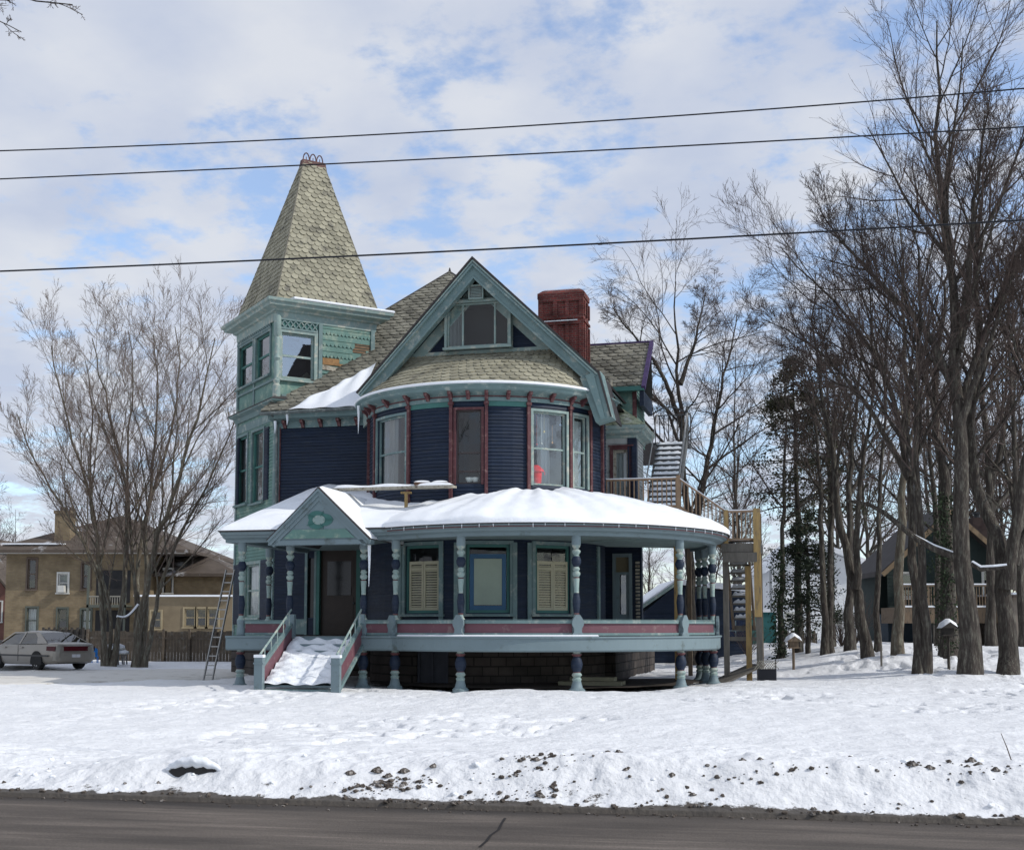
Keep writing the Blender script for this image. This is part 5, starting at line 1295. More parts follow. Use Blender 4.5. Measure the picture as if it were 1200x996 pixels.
for (px, py, sp_, nn) in ((440, 938, .3, 130), (470, 939, .25, 60), (632, 920, .18, 50), (628, 932, .25, 40), (600, 942, .5, 80), (500, 941, .5, 40), (1085, 944, .3, 25), (1150, 942, .25, 25), (880, 944, .4, 30), (960, 951, .5, 30)):
    g = on_ground(px, py)
    for k in range(nn):
        x = g[0] + random.gauss(0, sp_ * .8); y = g[1] - .03 + random.gauss(0, .045)
        if (x + 5.05) * .189 + (y - 12.2) * .982 < .0: continue
        r = random.choice((.005, .005, .008, .008, .012, .012, .018, .03)); clod(b, (x, y, gz(x, y) + r * .2), r, .6, k + int(px))
b.build('road_grit', CLOD, kind='stuff', label='grit and dirt crumbs along the snow edge')
# snow lumps
b = MB()
for i in range(110):
    p = random.uniform(-7, 15); q = random.uniform(.1, 1.6); x = -5.05 + .982 * p + .189 * q; y = 12.2 - .189 * p + .982 * q; r = random.uniform(.012, .05); clod(b, (x, y, gz(x, y)), r, .6, 1000 + i)
b.build('snow_lumps', SNOWG, kind='stuff', label='lumps of ploughed snow on the bank', smooth=True)
dr_ = thing('storm_drain', 'dark storm drain opening in the snow bank near the left end of the road edge', 'drain', (DG_[0], DG_[1], gz(DG_[0], DG_[1])), rad(-11))
b = MB(); n = 14; tp = [(-.27 + .54 * k / n, -.03 + .085 * math.sin(math.pi * k / n) ** .6 * (1 + .15 * math.sin(k * 2.1))) for k in range(n + 1)]
b.prism([(x, z) for x, z in tp] + [(.27, -.08), (-.27, -.08)], lambda x, z: (x, -.06, z), lambda x, z: (x, .25, z))
b.build('opening', mat('hole_shade', (.03, .028, .028), .5, .3), dr_)  # solid dark slab; the shade of the hole is in its colour
b = MB(); b.tube([(x * 1.04, -.05, z + .03) for x, z in tp], [.02 + .035 * math.sin(math.pi * k / n) for k in range(n + 1)], 8); b.build('snow_lip', SNOWG, dr_, smooth=True)
# thin stick
g = on_ground(1189, 917); b = MB(); b.tube([(0, 0, -.05), (-.06, 0, .14), (-.11, .0, .27)], [.006, .005, .003], 5)
tag(b.build('stick', mat('stick_brown', (.08, .06, .05)), loc=g), 'thin bare stick poking out of the snow bank at the far right', 'stick')
# ================================================================== OUTSIDE STAIRCASE
stc = thing('outside_staircase', 'tan and yellow wooden outside staircase with snowy treads beside the navy house', 'staircase', (-.71, 38.0, 0), HY)
def sp_part(b, name, m, **k): return b.build(name, m, stc, **k)
QA = Plane((0, .2), (1, 0), HF)
dz0 = 5.08; s0 = hs(QA, 703, 580); s1 = hs(QA, 795, 580); s2 = hs(QA, 851, 620); s3 = hs(QA, 887, 620); pz = 4.05
b = MB(); b.box(s0, s1, .15, 3.2, dz0 - .2, dz0); sp_part(b, 'upper_deck', TIMBER)
b = MB(); b.box(s0, s1 - .05, .3, 3.1, dz0 + .001, dz0 + .08); sp_part(b, 'deck_snow', SNOW)
def baluster_run(p, q, n, h=.95, w=.035, mat_=RAILW, post=False, name='railing'):
    p = Vector(p); q = Vector(q); r = MB(); up = Vector((0, 0, 1))
    r.beam(p + up * h, q + up * h, .10, .045); r.beam(p + up * .12, q + up * .12, .04, .08)
    rr = sp_part(r, name, mat_)
    for k in range(n):
        c = p + (q - p) * ((k + .5) / n); m_ = MB(); m_.box(-w / 2, w / 2, -w / 2, w / 2, .1, h - .02); o = m_.build('baluster', mat_, rr, loc=tuple(c)) if k == 0 else None
        if k == 0: first_ = o
        else: o = first_.copy(); COL.objects.link(o); o.location = c
    s_ = MB(); s_.beam(p + up * (h + .04), q + up * (h + .04), .08, .03); s_.build('rail_snow', SNOW, rr)
    return rr
baluster_run((s0, .2, dz0), (s1, .2, dz0), 17)
baluster_run((s1, .2, dz0), (s2, .2, pz), 12)
baluster_run((s2, .2, pz), (s3, .2, pz), 7)
baluster_run((s3, .2, pz), (s3, 1.6, pz), 6)
for (x, y, z0_, z1_, w_, m_) in ((s1, .2, dz0 - .25, dz0 + 1.05, .11, RAILW), (s2, .18, pz - .3, pz + 1.0, .12, TIMBERY), (s3, .15, 1.9, pz + 1.02, .20, TIMBERY), (s3 + .02, .17, -.2, 1.9, .17, TIMBERG), (s2 - .05, .4, -.2, pz - .3, .16, TIMBERG), (s3 - .3, .5, -.1, 3.4, .16, TIMBERY), (s3, 1.7, .0, pz + 1, .13, TIMBER), (s1, 3.1, -.1, dz0, .13, TIMBER), (s1 - .1, .3, -.1, dz0 - .2, .13, TIMBERY)):
    b = MB(); b.box(x - w_ / 2, x + w_ / 2, y - w_ / 2, y + w_ / 2, z0_, z1_); sp_part(b, 'post', m_)
b = MB(); b.box(s2 - .15, s3 + .1, .1, 1.75, pz - .26, pz); b.box(s2 - .1, s3, .04, .10, pz - .55, pz - .27); sp_part(b, 'platform', TIMBERG)
b = MB(); mgrid(b, lambda u, v: (s2 + (s3 - s2) * u, .14 + 1.5 * v, pz + .005 + .13 * (min(u, 1 - u, v + .1, .2) * 5) ** .5), 8, 8); sp_part(b, 'platform_snow', SNOW, smooth=True)
def flight(x0, x1, p0, p1, n, tm, sm, name='tread'):
    """p = (t, z) ends"""
    t_first = None
    for k in range(n):
        f_ = (k + .5) / n; t = p0[0] + (p1[0] - p0[0]) * f_; z = p0[1] + (p1[1] - p0[1]) * f_
        b = MB(); b.box(x0, x1, -.14, .14, -.025, .025); 
        if k == 0: t_first = sp_part(b, name, tm); o = t_first
        else: o = t_first.copy(); COL.objects.link(o)
        o.location = (0, t, z)
        b = MB(); sd_ = random.uniform(0, 9)
        mgrid(b, lambda u, v: (x0 + .03 + (x1 - x0 - .06) * u, -.135 + .27 * v, .022 + (.08 + .06 * vn(u * 5 + sd_, v * 2, 1.6) ** 2) * (1 if 0 < u < 1 and 0 < v < 1 else 0)), 10, 4); b.build('tread_snow', SNOW, o, smooth=True)
# side flight between deck and platform (runs along the front)
for k in range(6):
    f_ = (k + .5) / 6; b = MB(); x = s1 + (s2 - s1) * f_; z = dz0 + (pz - dz0) * f_; b.box(x - .14, x + .14, .25, 1.3, z - .025, z + .025); o = sp_part(b, 'tread', TIMBERG)
    b = MB(); b.box(x - .12, x + .12, .28, 1.27, z + .025, z + .08); b.build('tread_snow', SNOW, o)
b = MB(); b.beam((s1, .2, dz0 - .1), (s2, .2, pz - .1), .05, .26); sp_part(b, 'stringer', RAILW)
x0, x1 = s2 + .02, s3 - .28
flight(x0, x1, (.55, pz - .5), (2.6, 1.75), 8, TIMBERG, SNOW)
b = MB(); b.beam((x1 + .03, .4, pz - .4), (x1 + .03, 2.8, 1.6), .06, .24); b.beam((x0 - .03, .4, pz - .4), (x0 - .03, 2.8, 1.6), .06, .24); sp_part(b, 'stringer', TIMBER)
b = MB(); b.box(x0 - .1, s3, .45, .53, 1.20, 1.32); sp_part(b, 'cross_brace', TIMBERG)
b = MB(); b.box(x0 - .05, s3 - .2, 2.7, 3.0, 1.5, 1.65); sp_part(b, 'lower_landing', TIMBERG)
b = MB(); b.beam((x0 - .3, -.1, .0), (x1 + .2, .6, .5), .9, .05); sp_part(b, 'leaning_board', TIMBERG)
# upper metal flight to the attic
UA = Plane((0, 1.7), (1, 0), HF); xa = hs(UA, 757, 565); xb = hs(UA, 795, 565)
xa -= .0
flight(xa, xb - .05, (1.7, dz0 + .15), (4.5, 7.75), 13, BLACKM, SNOW)
b = MB()
for x in (xa, xb - .03): b.beam((x, 1.6, dz0), (x, 4.7, 7.75), .04, .2)
sp_part(b, 'metal_stringer', ALU)
b = MB(); b.tube([(xb, 1.6, dz0 + .95), (xb, 4.6, 8.75)], .035, 6); b.tube([(xa, 1.6, dz0 + .95), (xa, 4.6, 8.75)], .025, 6)
for k in range(8): t = 1.7 + k * .4; z = dz0 + (t - 1.6) * .885; b.tube([(xb, t, z), (xb, t, z + .95)], .014, 4)
sp_part(b, 'metal_handrail', ALU)
b = MB(); b.box(xa - .2, xb, 4.6, 5.8, 7.72, 7.8); sp_part(b, 'attic_landing', BLACKM)
b = MB(); zl_ = 7.8; b.tube([(xa - .2, 4.65, zl_ + .95)] + [(xa - .2 + (xb - xa + .2) * k / 10, 4.65 + .0, zl_ + .95 + .25 * math.sin(math.pi * k / 10)) for k in range(1, 10)] + [(xb, 4.65, zl_ + .95)], .025, 5)
for k in range(9): x = xa - .2 + (xb - xa + .2) * k / 8; b.tube([(x, 5.7, zl_), (x, 5.7, zl_ + 1.1)], .018, 5)
b.tube([(xa - .2, 5.7, zl_ + 1.1), (xb, 5.7, zl_ + 1.1)], .022, 5); b.tube([(xb, 4.65, zl_), (xb, 4.65, zl_ + 1.2)], .04, 5); b.tube([(xb, 4.65, zl_ + 1.0), (xb, 5.7, zl_ + 1.1)], .022, 5)
sp_part(b, 'metal_railing', BLACKM)

# ================================================================== LADDER
lo = Vector(P(243.5, 795, 37.0)); lo.z = gz(lo.x, lo.y); hi = Vector(P(270, 668, 38.4))
ld = thing('ladder', 'aluminium extension ladder leaning against the left side of the tower', 'ladder', tuple(lo)); d = hi - lo; sdv = Vector((.98, -.2, 0)).normalized() * .14
b = MB(); b.beam(-sdv, d - sdv, .03, .08); b.beam(sdv, d + sdv, .03, .08); b.build('side_rails', ALU, ld)
dn = d.normalized(); n = int(d.length / .3); r0_ = None
for k in range(n):
    c = d * ((k + .6) / n)
    if r0_ is None: b = MB(); b.beam(-sdv, sdv, .035, .035); r0_ = b.build('rung', ALU, ld); o = r0_
    else: o = r0_.copy(); COL.objects.link(o)
    o.location = c

# ================================================================== WIRES
WIRE = mat('wire_black', (.012, .014, .02), .6, .05)
def wire(pts, lab, r=.008, Y=13.5):
    # pts: seen points; the wire runs parallel to the road with a slight sag
    a = P(*pts[0], Y + 1.0); c = P(*pts[-1], Y - 1.0); a = Vector(a); c = Vector(c); mid_ = None
    dv = c - a; a2 = a - dv * .35; c2 = c + dv * .35; b = MB(); q = []
    m_ = Vector(P(*pts[1], Y)) ; f = (m_.x - a.x) / dv.x; sag = (a + dv * f).z - m_.z; kq = sag / max(.001, (f * (1 - f)))
    for i in range(41): t = -.35 + 1.7 * i / 40; p = a + dv * t; p.z -= kq * t * (1 - t); q.append(p)
    b.tube(q, r, 6); tag(b.build('overhead_wire', WIRE), lab, 'wire')
wire([(0, 177), (520, 151), (1200, 104)], 'topmost of the three dark wires across the sky, above the spire')
wire([(0, 210), (500, 183), (1200, 149)], 'middle of the three dark wires, crossing the sky at the tip of the spire')
wire([(0, 318), (520, 293), (1200, 258)], 'lowest of the three dark wires, crossing in front of the slate spire', .010)

# ================================================================== SIMPLE BUILDINGS
def bldg(name, label, px, py, Y, yaw=0.0):
    p = P(px, py, Y); z = gz(p[0], p[1]) if Y < 60 else 0
    fr = Frame(p[0], p[1], yaw); return thing(name, label, 'house', (p[0], p[1], 0), yaw), fr
def flatwin(par, M, px0, px1, py0, py1, trim, glass, inner=None, bars=('h',), sill=True):
    u0, zb = M.hit(px0, py1); u1, zt_ = M.hit(px1, py0)
    return window(par, M, u0, u1, zb, zt_, cw=.09, sw=.07, trim=trim, sash=trim, glass=glass, back=inner, bars=bars, depth=.25, sill=sill), (u0, u1, zb, zt_)
GL_ = glass_mat('far_glass', .12)
# ---- buff brick house on the left
yh, yf = bldg('brick_house', 'two-storey buff brick house with brown hip roof and square chimney behind the car', 90, 735, 70)
YF = Plane((0, 0), (1, 0), yf)
e0, e1, zE_ = hs(YF, 6, 700), hs(YF, 172, 700), hz(YF, 90, 647)
WHT = mat('off_white_trim', (.5, .5, .47), .7, .1)
BRN = mat('brown_trim', (.10, .075, .06), .7, .2)
GRN = mat('grey_green_trim', (.085, .095, .08), .7, .1); holes = []
wl = [(32, 43, 655, 690, BRN, None), (68, 80, 672, 694, WHT, CURTD), (96, 106, 660, 690, BRN, None), (31, 44, 712, 742, GRN, CURT), (67, 79, 713, 740, GRN, None), (95, 107, 714, 741, GRN, CURT)]
for (a, c, t_, bt, m_, inn) in wl:
    f, h = flatwin(yh, YF, a, c, t_, bt, m_, GL_, inn); holes.append(h)
b = MB(); wall(b, YF, e0, e1, -.2, zE_, holes, 0)
b.add([YF(e0, -.2, 0), YF(e0, -.2, -11), YF(e0, zE_, -11), YF(e0, zE_, 0)], [(0, 1, 2, 3)]); b.add([YF(e1, -.2, 0), YF(e1, -.2, -11), YF(e1, zE_, -11), YF(e1, zE_, 0)], [(3, 2, 1, 0)]); b.add([YF(e0, -.2, -11), YF(e1, -.2, -11), YF(e1, zE_, -11), YF(e0, zE_, -11)], [(3, 2, 1, 0)])
b.build('brick_wall', BRICKY, yh)
BRR = mat('brown_shingle_roof', (.085, .068, .055), .9, .25, 1.2, (.5, .51, .53), .10, .7)
def hip(par, u0, u1, t0, t1, z0, z1, ov, m, name='roof'):
    b = MB(); a = ((u0 - ov, t0 - ov), (u1 + ov, t0 - ov), (u1 + ov, t1 + ov), (u0 - ov, t1 + ov)); w = min(u1 - u0, t1 - t0) / 2 + ov
    if u1 - u0 > t1 - t0: r = ((u0 - ov + w, (t0 + t1) / 2), (u1 + ov - w, (t0 + t1) / 2))
    else: r = (((u0 + u1) / 2, t0 - ov + w), ((u0 + u1) / 2, t1 + ov - w))
    v = [(x, y, z0) for x, y in a] + [(x, y, z1) for x, y in r] + [(x, y, z0 - .18) for x, y in a]
    if u1 - u0 > t1 - t0: fs = [(0, 1, 5, 4), (1, 2, 5), (2, 3, 4, 5), (3, 0, 4)]
    else: fs = [(0, 1, 4), (1, 2, 5, 4), (2, 3, 5), (3, 0, 4, 5)]
    b.add(v, fs + [(6, 7, 1, 0), (7, 8, 2, 1), (8, 9, 3, 2), (9, 6, 0, 3), (9, 8, 7, 6)]); return b.build(name, m, par)
zr_ = hz(Plane((0, 5), (1, 0), yf), 140, 604)
hip(yh, e0, e1 + 1.8, 0, 11, zE_ + .1, zr_, .8, BRR)
b = MB(); b.box(e0 - .7, e1 + 2.3, -.70, -.62, zE_ - .12, zE_ + .08); b.build('eave_board', WHT, yh)
b = MB(); b.box(e0 - .2, e0 + 3.3, -.3, .6, zE_ + .42, zE_ + .50); b.build('roof_snow', SNOW, yh)
c0_, c1_ = hs(YF, 60, 600), hs(YF, 78, 600); ct = hz(YF, 70, 597)
b = MB(); b.box(c0_, c1_, .6, 1.5, zE_, ct); b.box(c0_ - .06, c1_ + .06, .54, 1.56, ct - .18, ct); 
cy_o = b.build('chimney', BRICKY, yh); b = MB()
for k in range(3): b.lathe(c0_ + .2 + k * .26, 1.05, [(.09, ct), (.08, ct + .25)], 8)
b.build('chimney_pot', BRN, cy_o)
# recess with porch in the middle
b = MB(); m0, m1 = hs(YF, 110, 700), hs(YF, 155, 700)
b.box(m0, m1, -1.2, -.02, hz(YF, 130, 712), hz(YF, 130, 709)); b.box(m0, m0 + .12, -1.2, -1.08, -.2, hz(YF, 130, 665)); b.box(m1 - .12, m1, -1.2, -1.08, -.2, hz(YF, 130, 665))
bk2 = b.build('balcony', GRN, yh)
b = MB(); b.box(m0 + .12, m1 - .12, -.03, -.003, -.1, hz(YF, 130, 715)); b.box(m0 + .12, m1 - .12, -.03, -.004, hz(YF, 130, 706), hz(YF, 130, 668)); b.build('recess_shade', ROOM, bk2)  # flat dark sheets on the wall, painted as the shade of the recess
for k in range(16): x = m0 + (m1 - m0) * (k + .5) / 16; 
b = MB()
for k in range(16): x = m0 + (m1 - m0) * (k + .5) / 16; b.box(x - .02, x + .02, -1.17, -1.13, hz(YF, 130, 709), hz(YF, 130, 700))
b.box(m0, m1, -1.19, -1.12, hz(YF, 130, 700), hz(YF, 130, 698.5)); b.build('balcony_rail', mat('dull_rail', (.22, .21, .18), .8), bk2)
b = MB(); a, c = hs(YF, 69, 690), hs(YF, 79, 690); b.box(a + .05, c - .08, -.35, 0, hz(YF, 70, 694), hz(YF, 70, 686)); b.build('window_air_conditioner', WHT, yh)
# low extension on the right + upper wing
YX = Plane((0, -1.5), (1, 0), yf); x0_, x1_ = hs(YX, 160, 700), hs(YX, 272, 700); zx = hz(YX, 220, 699)
holes = []
for (a, c, t_, bt) in ((177, 189, 716, 736), (216, 229, 713, 734), (230, 242, 713, 734), (243, 256, 713, 734)):
    f, h = flatwin(yh, YX, a, c, t_, bt, mat('tan_trim', (.3, .25, .16), .7), GL_); holes.append(h)
b = MB(); wall(b, YX, x0_, x1_, -.2, zx, holes, 0); b.box(x0_, x1_, -1.4, 6, zx - .1, zx); b.add([(x0_, -1.5, -.2), (x0_, 0, -.2), (x0_, 0, zx), (x0_, -1.5, zx)], [(0, 1, 2, 3)]); b.box(x1_ - .1, x1_, -1.45, 6, -.2, zx - .11)
b.build('extension_wall', mat('dull_tan_render', (.20, .16, .105), .9, .2, 1.0), yh)
b = MB(); b.box(x0_ - .1, x1_ + .1, -1.7, -1.45, zx, zx + .10); b.build('extension_snow', SNOW, yh)
YU = Plane((0, 1.5), (1, 0), yf); a, c = hs(YU, 172, 690), hs(YU, 272, 690); zu0, zu1 = zx - .2, hz(YU, 230, 672)
b = MB(); b.box(a, c, 1.5, 9, zu0, zu1); b.build('upper_wing_wall', BRICKY, yh)
hip(yh, a, c, 1.5, 9, zu1, hz(YU, 230, 655) + .5, .5, BRR, 'wing_roof')
flatwin(yh, Plane((0, 1.45), (1, 0), yf), 192, 202, 667, 694, WHT, GL_, CURT, bars=('v', 'h'))
# ---- sliver of a red-brown house at the far left edge
rh, rf = bldg('red_house', 'red-brown gabled house cut by the left edge of the picture behind the brick house', -8, 735, 82)
Mr = Plane((0, 0), (1, 0), rf); a, c = hs(Mr, -90, 700), hs(Mr, 6, 700); z1_ = hz(Mr, 0, 690); z2_ = hz(Mr, -40, 630)
b = MB(); b.box(a, c, 0, 8, -.2, z1_); b.prism([(a, z1_), (c, z1_), ((a + c) / 2, z2_)], lambda x, z: (x, 0, z), lambda x, z: (x, 8, z)); b.build('house_wall', mat('red_brown_siding', (.15, .07, .055), .8, .2), rh)
b = MB(); m_ = (a + c) / 2
for e in (a - .3, c + .3): b.prism([(m_, z2_ + .05), (e, z1_ - .1), (e, z1_ + .1), (m_, z2_ + .25)], lambda x, z: (x, -.4, z), lambda x, z: (x, 8.4, z))
b.build('house_roof', BRR, rh)
flatwin(rh, Plane((0, -.03), (1, 0), rf), -6, 2, 705, 728, WHT, GL_)

# ---- dark green house with deck, right
gh_, gf = bldg('deck_house', 'dark green gabled house with brown wooden deck behind the thick tree trunks', 1110, 740, 60)
GG = Plane((0, 0), (1, 0), gf); a, c = hs(GG, 1040, 700), hs(GG, 1182, 700); z1_ = hz(GG, 1110, 662); z2_ = hz(GG, 1112, 598); zd = hz(GG, 1100, 712)
DG = mat('dark_green_siding', (.022, .035, .033), .8, .2); 
holes = []
for (x0_, x1_, t_, bt) in ((1153, 1168, 668, 702), (1057, 1076, 672, 700)):
    f, h = flatwin(gh_, GG, x0_, x1_, t_, bt, WHT, GL_); holes.append(h)
b = MB(); wall(b, GG, a, c, zd - .2, z1_, holes, .18, .02); b.prism([(a, z1_), (c, z1_), ((a + c) / 2, z2_ - .2)], lambda x, z: (x, 0, z), lambda x, z: (x, 5, z)); b.box(a + .1, c - .1, 2, 5, 0, z1_)
b.build('green_wall', DG, gh_)
b = MB(); b.box(a, c, .0, 2, -.2, zd - .3); b.build('dark_basement', mat('dark_blue_basement', (.025, .04, .055), .8, .2), gh_)
b = MB(); m_ = (a + c) / 2
for e, s_ in ((a - .45, -1), (c + .45, 1)):
    ze = z1_ - .45 * (z2_ - z1_) / ((c - a) / 2)
    b.prism([(m_, z2_ - .15), (e, ze - .15), (e, ze + .1), (m_, z2_ + .1)], lambda x, z: (x, -.8, z), lambda x, z: (x, 5.2, z))
b.build('gable_roof', DARKROOF, gh_)
b = MB()
for e in (a - .45, c + .45): b.beam((m_, -.83, z2_ - .1), (e, -.83, ze - .1), .05, .22)
b.build('rake_board', mat('tan_rake', (.22, .16, .10), .8), gh_)
b = MB(); x0_, x1_ = hs(GG, 1032, 700), hs(GG, 1172, 700); b.box(x0_, x1_, -2.6, -.01, zd - .75, zd - .02); b.build('deck', TIMBER, gh_)
b = MB(); b.box(x0_, x1_, -2.62, -2.4, zd - .02, zd + .06); b.box(x0_, x1_, -2.64, -2.52, zd + 1.02, zd + 1.08); b.build('deck_snow', SNOW, gh_)
b = MB(); b.box(x0_, x1_, -2.62, -2.54, zd + .94, zd + 1.02)
n = 44
for k in range(n + 1): x = x0_ + (x1_ - x0_) * k / n; w_ = .06 if k % 11 == 0 else .02; b.box(x - w_, x + w_, -2.6, -2.56, zd, zd + .95)
b.build('deck_railing', TIMBER, gh_)
for px in (1034, 1075, 1120, 1170): b = MB(); x = hs(GG, px, 720); b.box(x - .08, x + .08, -2.5, -2.35, -.1, zd - .7); b.build('deck_post', TIMBERG, gh_)
b = MB(); cc = hs(GG, 1167, 620); b.box(cc - .35, cc + .35, 2, 2.8, z1_, hz(GG, 1167, 602)); co_ = b.build('chimney', mat('dark_brown_chimney', (.07, .05, .045), .9), gh_)
b = MB(); b.lathe(cc, 2.4, [(.15, hz(GG, 1167, 602)), (.15, hz(GG, 1167, 597)), (.24, hz(GG, 1167, 597)), (.24, hz(GG, 1167, 595))], 8); b.build('chimney_cap', BLACKM, co_)
# wing of another deck at the far right edge
wd, wf = bldg('brown_shed', 'brown wooden building with low snowy roof cut by the right picture edge', 1215, 740, 56)
Mw = Plane((0, 0), (1, 0), wf); a, c = hs(Mw, 1187, 700), hs(Mw, 1300, 700); z1_ = hz(Mw, 1200, 700)
b = MB(); b.box(a, c, 0, 5, -.2, z1_); b.build('shed_wall', mat('grey_board_wall', (.20, .17, .14), .85, .2), wd)
b = MB(); b.box(a - .1, c, -.3, 5.2, z1_, z1_ + .12); sr = b.build('shed_roof', BRN, wd); b = MB(); b.box(a - .1, c, -.28, 5.2, z1_ + .12, z1_ + .22); b.build('roof_snow', SNOW, wd)
b = MB(); b.box(a, c, -.02, 0.0, z1_ + .3, z1_ + 1.1); b.build('upper_rail', mat('red_brown_boards', (.09, .06, .045), .8), wd)

# ---- white house, right of the staircase
wh, whf = bldg('white_house', 'white house with snowy roof glimpsed between the small evergreen and bare trunks', 940, 735, 78)
WM = Plane((0, 0), (1, 0), whf); a, c = hs(WM, 905, 700), hs(WM, 1008, 700); z1_ = hz(WM, 940, 668); z2_ = hz(WM, 935, 636)
WS = mat('white_siding', (.68, .70, .72), .8, .08)
holes = []
for (x0_, x1_, t_, bt) in ((921, 929, 719, 729), (912, 919, 692, 706), (960, 969, 690, 705), (975, 984, 716, 730)):
    f, h = flatwin(wh, WM, x0_, x1_, t_, bt, WHT, GL_); holes.append(h)
b = MB(); wall(b, WM, a, c, -.2, z1_, holes, .2, .02); m_ = a + (c - a) * .4; b.prism([(a, z1_), (c, z1_), (c - 1, z1_ + .8), (m_, z2_)], lambda x, z: (x, 0.01, z), lambda x, z: (x, 8, z)); b.box(a, c, .8, 8, 0, z1_); b.build('white_wall', WS, wh)
b = MB(); b.prism([(m_, z2_), (a - .5, z1_ - .2), (a - .5, z1_ + .05), (m_, z2_ + .25)], lambda x, z: (x, -.5, z), lambda x, z: (x, 8.4, z)); b.prism([(m_, z2_), (m_, z2_ + .3), (c + .5, z1_ + .6), (c + .5, z1_ + .3)], lambda x, z: (x, -.5, z), lambda x, z: (x, 8.4, z)); b.build('snowy_roof', SNOW, wh)
# teal shed, in front of the white house
ts = thing('teal_shed', 'small dark teal shed standing just right of the outside staircase', 'shed', (*P(900, 740, 62)[:2], 0)); 
b = MB(); b.box(-1.2, .42, 0, 2, -.2, 2.35); b.build('shed_wall', mat('teal_shed_paint', (.03, .13, .13), .7, .15), ts); b = MB(); b.box(-1.3, .5, -.1, 2.1, 2.35, 2.5); b.build('shed_roof', SNOW, ts); b = MB(); b.box(-.9, -.2, -.03, 0, 0, 1.9); b.build('shed_door', TEALD, ts)
# navy garage seen under the porch and through the stairs
ng, nf = bldg('navy_garage', 'low navy garage with a snow-covered roof seen through the open right side of the porch', 810, 735, 56)
NM = Plane((0, 0), (1, 0), nf); a, c = hs(NM, 752, 700), hs(NM, 874, 700); z1_ = hz(NM, 800, 719); z2_ = hz(NM, 830, 684); m_ = hs(NM, 792, 700)
b = MB(); wall(b, NM, a, c, -.2, z1_, [], .16, .02); b.box(a, c, .05, 6, -.2, z1_); b.prism([(a, z1_), (c, z1_), (c, z2_ - .4), (m_, z2_ - .1)], lambda x, z: (x, 0.01, z), lambda x, z: (x, 6, z)); b.build('garage_wall', NAVY, ng)
b = MB(); b.prism([(m_, z2_), (a - .5, z1_ - .1), (a - .55, z1_ + .1), (m_, z2_ + .2)], lambda x, z: (x, -.4, z), lambda x, z: (x, 6.2, z)); b.prism([(m_, z2_ - .02), (m_, z2_ + .2), (c + .3, z2_ - .1), (c + .3, z2_ - .4)], lambda x, z: (x, -.4, z), lambda x, z: (x, 6.2, z)); b.build('snowy_roof', SNOW, ng)
b = MB(); b.beam((m_, -.43, z2_ + .02), (a - .5, -.43, z1_ - .02), .04, .14); b.build('rake_board', TEALL, ng)
b = MB(); x = hs(NM, 862, 745); b.box(x - .35, x + .35, -.05, -.02, 1.0, 1.9); gw_ = b.build('garage_window', mat('dark_pane', (.02, .03, .06), .2), ng); b = MB(); b.box(x - .02, x + .02, -.07, -.05, 1.0, 1.9); b.box(x - .35, x + .35, -.072, -.05, 1.43, 1.47); b.build('muntin', GREYB, gw_)
# distant roofs
for i, (px, py0, py1, w_, Y, lb) in enumerate(((560, 0, 0, 0, 0, ''),)): pass

# ================================================================== FENCES
def fence(p0, p1, ztop, n, m, lab, hgt=None):
    a = Vector((p0[0], p0[1], 0)); c = Vector((p1[0], p1[1], 0)); t = thing('board_fence', lab, 'fence', tuple(a)); d = c - a; L_ = d.length; u = d / L_; nrm = Vector((u.y, -u.x, 0))
    b = MB(); w = L_ / n
    for k in range(n):
        z0_ = gz(a.x + d.x * k / n, a.y + d.y * k / n) - .1; h = ztop + random.uniform(-.03, .03)
        q = u * (w * k); r = u * (w * (k + 1) - .015); vs = [q, r, r + nrm * .02, q + nrm * .02]
        b.add([tuple(v + Vector((0, 0, z))) for z in (z0_, h) for v in vs], [(0, 3, 2, 1), (4, 5, 6, 7), (0, 1, 5, 4), (1, 2, 6, 5), (2, 3, 7, 6), (3, 0, 4, 7)])
    b.build('fence_boards', m, t)
    for k in range(0, n, max(1, n // 6)):
        b = MB(); q = u * (w * k) + nrm * .07; b.box(q.x - .05, q.x + .05, q.y - .05, q.y + .05, -.1, ztop + .1); b.build('fence_post', m, t)
    b = MB(); b.beam(nrm * .045 + Vector((0, 0, ztop - .3)), d + nrm * .045 + Vector((0, 0, ztop - .3)), .04, .09); b.build('fence_rail', m, t)
FEN = mat('weathered_fence', (.105, .085, .065), .9, .25, 3, (.16, .15, .13), .2, 5)
fence(P(104, 740, 56), P(300, 740, 54), 1.42, 52, FEN, 'weathered grey-brown board fence running from the bare trees to the tower')
fence(P(52, 740, 60), P(106, 740, 59), 1.5, 16, mat('dark_fence', (.05, .045, .04), .9, .25), 'dark board fence right behind the parked silver car')
fence(P(916, 745, 60), P(958, 745, 59), 1.35, 26, mat('stick_fence', (.10, .08, .06), .9, .4), 'rough brown stick fence below the small evergreen on the right')

# ================================================================== CAR
AL = rad(39); wr_ = Vector(P(46, 785, 45.5)); wr_.z = gz(wr_.x, wr_.y) + .03
cfwd = Vector((-math.cos(AL), math.sin(AL), 0)); cyaw = math.atan2(cfwd.y, cfwd.x)
